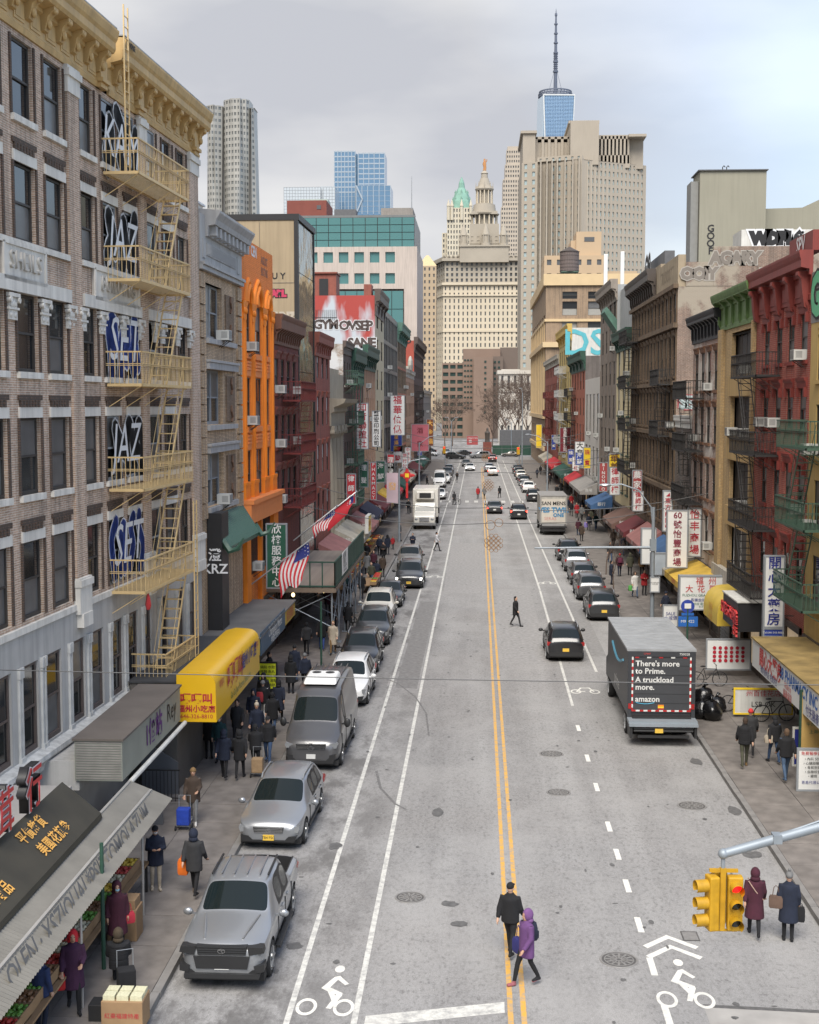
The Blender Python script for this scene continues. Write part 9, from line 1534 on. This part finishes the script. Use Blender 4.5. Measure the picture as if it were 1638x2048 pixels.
# the square beyond: hoarding, monument, lights
hd = thing('hoarding', 'green construction hoarding across the square', 'fence', (X_(985, 330), 330, 0)); pn_ = MB().box(.03, 2.4, 0, .06, 0, 2.5).mesh('hoarding_panel', GRNC)
for i in range(5): inst('hoarding_panel', pn_, hd, (i * 2.45, 0, 0))
mo = thing('monument', 'dark statue on a red granite plinth in the square', 'statue', (X_(975, 335), 335, 0)); m = MB(); m.box(-1.1, 1.1, -1.1, 1.1, 0, 3.2); m.box(-1.4, 1.4, -1.4, 1.4, 0, .5); m.build('plinth', M('red_granite', (.20, .06, .045), .5), mo); m = MB(); m.tube([(0, 0, 3.2), (0, 0, 4.2), (0, 0, 5.6), (0, 0, 6.1), (0, 0, 6.5), (0, 0, 6.9)], [.7, .6, .75, .3, .32, .1], 10); m.build('figure', BRONZE, mo, True)
for i, (px, Y, h, lb) in enumerate(((903, 340, 9.5, 'left'), (1023, 345, 9, 'right'))): t = thing('street_lamp', 'twin armed lamp post on the %s of the square' % lb, 'street lamp', (X_(px, Y), Y, 0), 0, 'street lamps'); m = MB(); m.cyl((0, 0, 0), (0, 0, h - 1), .12, .08, 8); m.tube([(-1.8, 0, h), (-.9, 0, h - .1), (0, 0, h - 1.2), (.9, 0, h - .1), (1.8, 0, h)], .06, 6); m.build('post', STEEL, t, True)
for i, (x, y, lb) in enumerate(((8.0, 252, 'right'), (-6.4, 256, 'left'))): t = thing('traffic_signal', 'distant yellow traffic signal with red light at the %s corner' % lb, 'traffic signal', (x, y, 0), 0, 'distant signals'); m = MB(); m.cyl((0, 0, 0), (0, 0, 5), .1, n=8); m.build('pole', STEEL, t); m = MB(); m.box(-.5, .1, -.4, -.1, 3.2, 4.6); m.build('signal_head', SIGY, t); m = MB(); m.ell((-.2, -.42, 4.35), (.2, .05, .2), 8, 6); m.build('lens', LRED, t)
sign('street_sign', 'low red and white billboard cluster in the square', X_(945, 350), 350, 2.0, 3.0, 2.4, REDL, [('CHINATOWN', .42, 0, 1.8, SIGNW), ('福', .9, -.6, .9, SIGNW)]); rect('low dark pavilion roofs behind the hoarding', 'pavilion', X_(1000, 345), X_(1075, 345), 345, 352, 0, 6, DKG, 'pavilion')
# rubbish bags, bicycles, boards on the right pavement
BAGM = M('bin_bag', (.008, .008, .009), .22, .1, 3, bump=.9, bscale=9); bgr = random.Random(5)
bgm = MB(); bgm.ell((0, 0, .34), (.36, .33, .36), 14, 10); bgm.v = [(x * (1 + .14 * sin(9 * z + 5 * x)) + .03 * sin(17 * y), y * (1 + .14 * cos(8 * z + 4 * y)), z + .03 * sin(14 * x)) for x, y, z in bgm.v]; bgm.tube([(0, 0, .66), (.03, .02, .78), (.1, .03, .86)], [.07, .04, .08], 8); bme = bgm.mesh('rubbish_bag', BAGM, 2)
for i, (x, y, z, lb) in enumerate(((9.05, 52.3, .15, 'black rubbish bag lowest and nearest the truck'), (9.45, 52.0, .15, 'black rubbish bag at the front of the pile'), (9.0, 53.1, .15, 'black rubbish bag behind against the truck'), (9.5, 52.9, .15, 'black rubbish bag at the back right of the pile'), (9.2, 52.6, .62, 'black rubbish bag on top of the pile'), (9.9, 53.5, .15, 'separate black rubbish bag right of the pile'))): o = tag(inst('rubbish_bag', bme, None, (x, y, z), i * 1.3), lb, 'rubbish bag', 'rubbish bags'); o.scale = (bgr.uniform(.9, 1.3),) * 2 + (bgr.uniform(.85, 1.15),)
def bicycle(x, y, rz, lb, z=.15):
 t = thing('bicycle', lb, 'bicycle', (x, y, z), rz, 'bicycles'); 
 for wx in (-.52, .52): m = MB(); m.tube([(wx + .33 * cos(k * pi / 10), 0, .34 + .33 * sin(k * pi / 10)) for k in range(21)], .022, 6, 0, False); w = m.build('wheel', RUBBER, t, True); m = MB(); [m.bar((wx, 0, .34), (wx + .32 * cos(k * pi / 6), 0, .34 + .32 * sin(k * pi / 6)), .004) for k in range(12)]; m.build('spokes', ALU, w)
 m = MB(); A_, B_, C_, D_ = (-.52, 0, .34), (-.08, 0, .32), (-.22, 0, .82), (.36, 0, .80); [m.tube([a, b], .018, 6) for a, b in ((A_, B_), (A_, C_), (B_, C_), (B_, D_), (C_, D_), (D_, (.52, 0, .34)))]; m.tube([D_, (.33, 0, .98)], .016, 6); m.tube([(.30, -.26, 1.0), (.34, 0, 1.0), (.30, .26, 1.0)], .014, 6); m.build('frame', BLACK, t, True); m = MB(); m.ell((-.25, 0, .92), (.13, .07, .04), 8, 5); m.build('saddle', TRIM, t)
for x, y, rz, lb in ((10.9, 53.6, .1, 'bicycle left of the graffiti board on the right pavement'), (11.9, 51.9, .15, 'bicycle leaning in front of the graffiti board'), (10.4, 58.3, .05, 'cargo bicycle under the green stall on the right'), (-6.95, 71.8, 1.4, 'bicycle locked by the scaffold legs')): bicycle(x, y, rz, lb)
sign('menu_board', 'scrawled white and yellow board behind the bicycles', 11.6, 52.6, .3, 2.3, 1.0, OFFW, [('州百佳花店', .28, 0, .82, CRL), ('LSB OK', .3, 0, .38, DK)], frame=SIGNY, d=.06); sign('menu_board', 'white A-frame notice with red and blue heading at the right edge', 11.0, 42.4, .2, .95, 1.35, SIGNW, [('免費醫療咨詢', .13, 0, 1.22, SGR), ('• 內科 兒科\n• 心臟超聲波\n• 骨質密度\n• 血糖檢查\n• 體檢', .11, 0, .75, DK, dict(lines=1.3)), ('青島代理公司', .12, 0, .25, NVL)], d=.05); sign('menu_board', 'tall green framed orange menu board at the right edge', 11.6, 43.9, 1.15, 1.3, 2.0, M('menu_orange', (.55, .36, .12), .6), [('BAKERY MENU', .16, 0, 1.8, SGR), ('人參雞湯 大補\n豬腳麵線 三鮮\n牛肉丸 鴨血湯\n上海小籠包', .15, 0, 1.0, GRL, dict(lines=1.7))], frame=GRNC, d=.08); sign('menu_board', 'navy chalk board leaning beside the orange menu', 11.5, 45.4, .2, .8, 1.3, NVL, [('牛肉\n湯麵\nOPEN', .26, 0, .65, SIGNW)], frame=OFFW, d=.06); sign('notice_board', 'white timetable board with red dots under the yellow awning', 11.7, 60.5, .5, 2.0, 1.4, SIGNW, [('● ● ● ● ● ●\n● ● ● ● ● ●\n● ● ● ● ● ●\n● ● ● ● ● ●', .22, 0, .7, CRL, dict(lines=.9))], d=.05); sign('menu_board', 'small white sandwich board by the florist sign', 11.0, 74, .2, .8, 1.2, SIGNW, [('SALE\n大減價', .25, 0, .6, NVL)], d=.05)
bs = thing('bus_stop_sign', 'round blue bus stop sign on a green post', 'bus stop sign', (10.35, 64, .15)); m = MB(); m.cyl((0, 0, 0), (0, 0, 2.9), .05, n=8); m.build('post', GRNC, bs); m = MB(); m.cyl((0, -.03, 2.75), (0, .03, 2.75), .33, n=20); m.build('disc', SIGNB, bs); m = MB(); m.box(-.16, .16, -.05, -.03, 2.65, 2.9); m.build('bus_symbol', SIGNW, bs); m = MB(); m.box(-.45, .5, -.02, .02, 1.75, 2.25); m.box(-.3, .3, -.04, .03, 2.3, 2.42); pl_ = m.build('route_plates', CB, bs); letter(pl_, 'M9 M22', .2, SIGNW, (0, -.03, 2.0))
# stall goods, cartons and the fruit market
fr_ = random.Random(8); CART = M('cardboard', (.30, .19, .10), .85, .12, 3); FRU = [M('fruit_' + n, c, .5, .15, 9) for n, c in (('orange', (.70, .26, .02)), ('red', (.45, .04, .03)), ('yellow', (.70, .48, .05)), ('green', (.12, .28, .04)), ('pale', (.55, .50, .36)), ('brown', (.22, .11, .05)))]
boxm = MB(); boxm.box(-.3, .3, -.22, .22, 0, .02); [boxm.box(*b) for b in ((-.3, .3, -.22, -.2, 0, .24), (-.3, .3, .2, .22, 0, .24), (-.3, -.28, -.2, .2, 0, .24), (.28, .3, -.2, .2, 0, .24))]; boxme = boxm.mesh('crate', CART)
frm = MB(); [frm.ell((x * .1, y * .095, .16 + .05 * ((x * y) % 2)), (.055, .055, .055), 6, 4) for x in (-2, -1, 0, 1, 2) for y in (-1.6, -.5, .5, 1.6)]; fms_ = [frm.mesh('produce', q) for q in FRU]
cnm = ('orange', 'red', 'yellow', 'green', 'pale', 'brown')
def crate(x, y, z, rz, lb):
 c_ = fr_.randrange(6); t = tag(inst('crate', boxme, None, (x, y, z), rz), lb.replace('produce', cnm[c_] + ' produce'), 'crate', '%s crates %s' % (cnm[c_], lb.split('produce ')[1])); o = inst('produce', fms_[c_], t); o['kind'] = 'stuff'
def table(x, y0, y1, lb, w=1.0, h=.75): t = thing('stall_table', lb, 'table', (x, y0, .15)); m = MB(); m.box(-w / 2, w / 2, 0, y1 - y0, h - .05, h); m.build('tabletop', CART, t); [MB().box(sx * (w / 2 - .06) - .03, sx * (w / 2 - .06) + .03, yy, yy + .06, 0, h - .05).build('leg', IRON, t) for sx in (-1, 1) for yy in (.05, y1 - y0 - .12)]
table(-9.15, 20.5, 32.6, 'long stall table under the corrugated canopy', 1.3, .8); table(-9.2, 83, 100, 'long fruit table beyond the scaffold', 1.5); table(-9.3, 102, 118, 'farther fruit table of the left market', 1.5); table(-7.3, 86, 92, 'kerbside produce table by the black sedan', .9, .6)
for (x0, n, y0, dy, w_, zz, zone) in ((-8.85, 2, 20.8, .58, 20, .96, 'under the corrugated canopy'), (-8.8, 3, 83.3, .62, 26, .92, 'on the fruit table'), (-8.9, 2, 102.4, .7, 20, .92, 'on the farther fruit table'), (-7.2, 1, 86.2, .6, 9, .77, 'on the kerbside table')):
 for j in range(w_):
  for i in range(n): crate(x0 - i * .55 + (.25 if n == 1 else 0), y0 + j * dy, zz - .0 * i, pi / 2 + fr_.uniform(-.06, .06), 'cardboard crate of produce %s' % zone)
for x, y, z, s_, lb in ((-8.35, 29.7, .15, (.7, .6, .75), 'brown carton standing at the corner of the canopy'), (-8.35, 29.7, .9, (.62, .5, .22), 'lilac carton stacked on the brown carton'), (-7.15, 25.35, .15, (.85, .6, .6), 'printed cardboard carton of boxed goods at the bottom edge'), (-7.7, 25.6, .15, (.5, .4, .35), 'black folded cart base beside the seller')): m = MB(); m.box(-s_[0] / 2, s_[0] / 2, -s_[1] / 2, s_[1] / 2, 0, s_[2]); o = tag(m.build('carton', CART if 'brown' in lb or 'printed' in lb else (TRIM if 'black' in lb else M('lilac_carton', (.30, .22, .42), .7)), None, loc=(x, y, z), bevel=.01), lb, 'carton'); (letter(o, '紅棗福建特產', .12, CRL, (0, -s_[1] / 2 - .005, .3)) if 'printed' in lb else None)
for i in range(6): m = MB(); m.box(-.12, .12, -.11, .11, 0, .1); tag(m.build('goods_box', M('goods_box_cream', (.60, .58, .40), .6, .2, 20), None, loc=(-7.43 + (i % 3) * .28, 25.22 + (i // 3) * .26, .75)), 'small cream box packed in the printed carton at the bottom edge', 'box', 'small cream boxes')
person(-3.0, 166, 200, 'person in grey coat wheeling a bicycle over the crossing', 'walkA', 'mid', CHAR); bicycle(-2.6, 166, 1.0, 'bicycle wheeled over the middle crossing', 0); bicycle(-3.4, 214, pi / 2, 'bicycle ridden down the left bike lane', 0); person(-3.4, 214.1, 0, 'cyclist in black riding down the left bike lane', 'sit', 'mid', BLK, z=.45)
trolley(-7.45, 26.5, 'black shopping cart beside the seated seller', BLK, .4)
for i in range(9):
 for sd, xs, lb in ((-1, -9.3, 'left'), (1, 12.2, 'right')):
  c = rp.randrange(5); y = 94 + i * 14 + (7 if sd > 0 else 0); vsign('small %s hanging sign on the %s row, %s in sight' % (('white', 'red', 'yellow', 'blue', 'green')[c], lb, ('nearest', 'second', 'third', 'fourth', 'fifth', 'sixth', 'seventh', 'eighth', 'farthest')[i]), xs + rp.uniform(-.3, .3), y, rp.uniform(4.6, 6.5), rp.uniform(.6, .95), rp.uniform(1.4, 2.4), (SIGNW, SIGNR, SIGNY, SIGNB, SIGNG)[c], rp.choice(('海鮮', '中藥行', '理髮', '旅行社', '大酒樓', '珠寶', '律師樓')), (CRL, SIGNW, CRL, SIGNW, SIGNW)[c])
bpy.data.scenes.remove(_tmp)
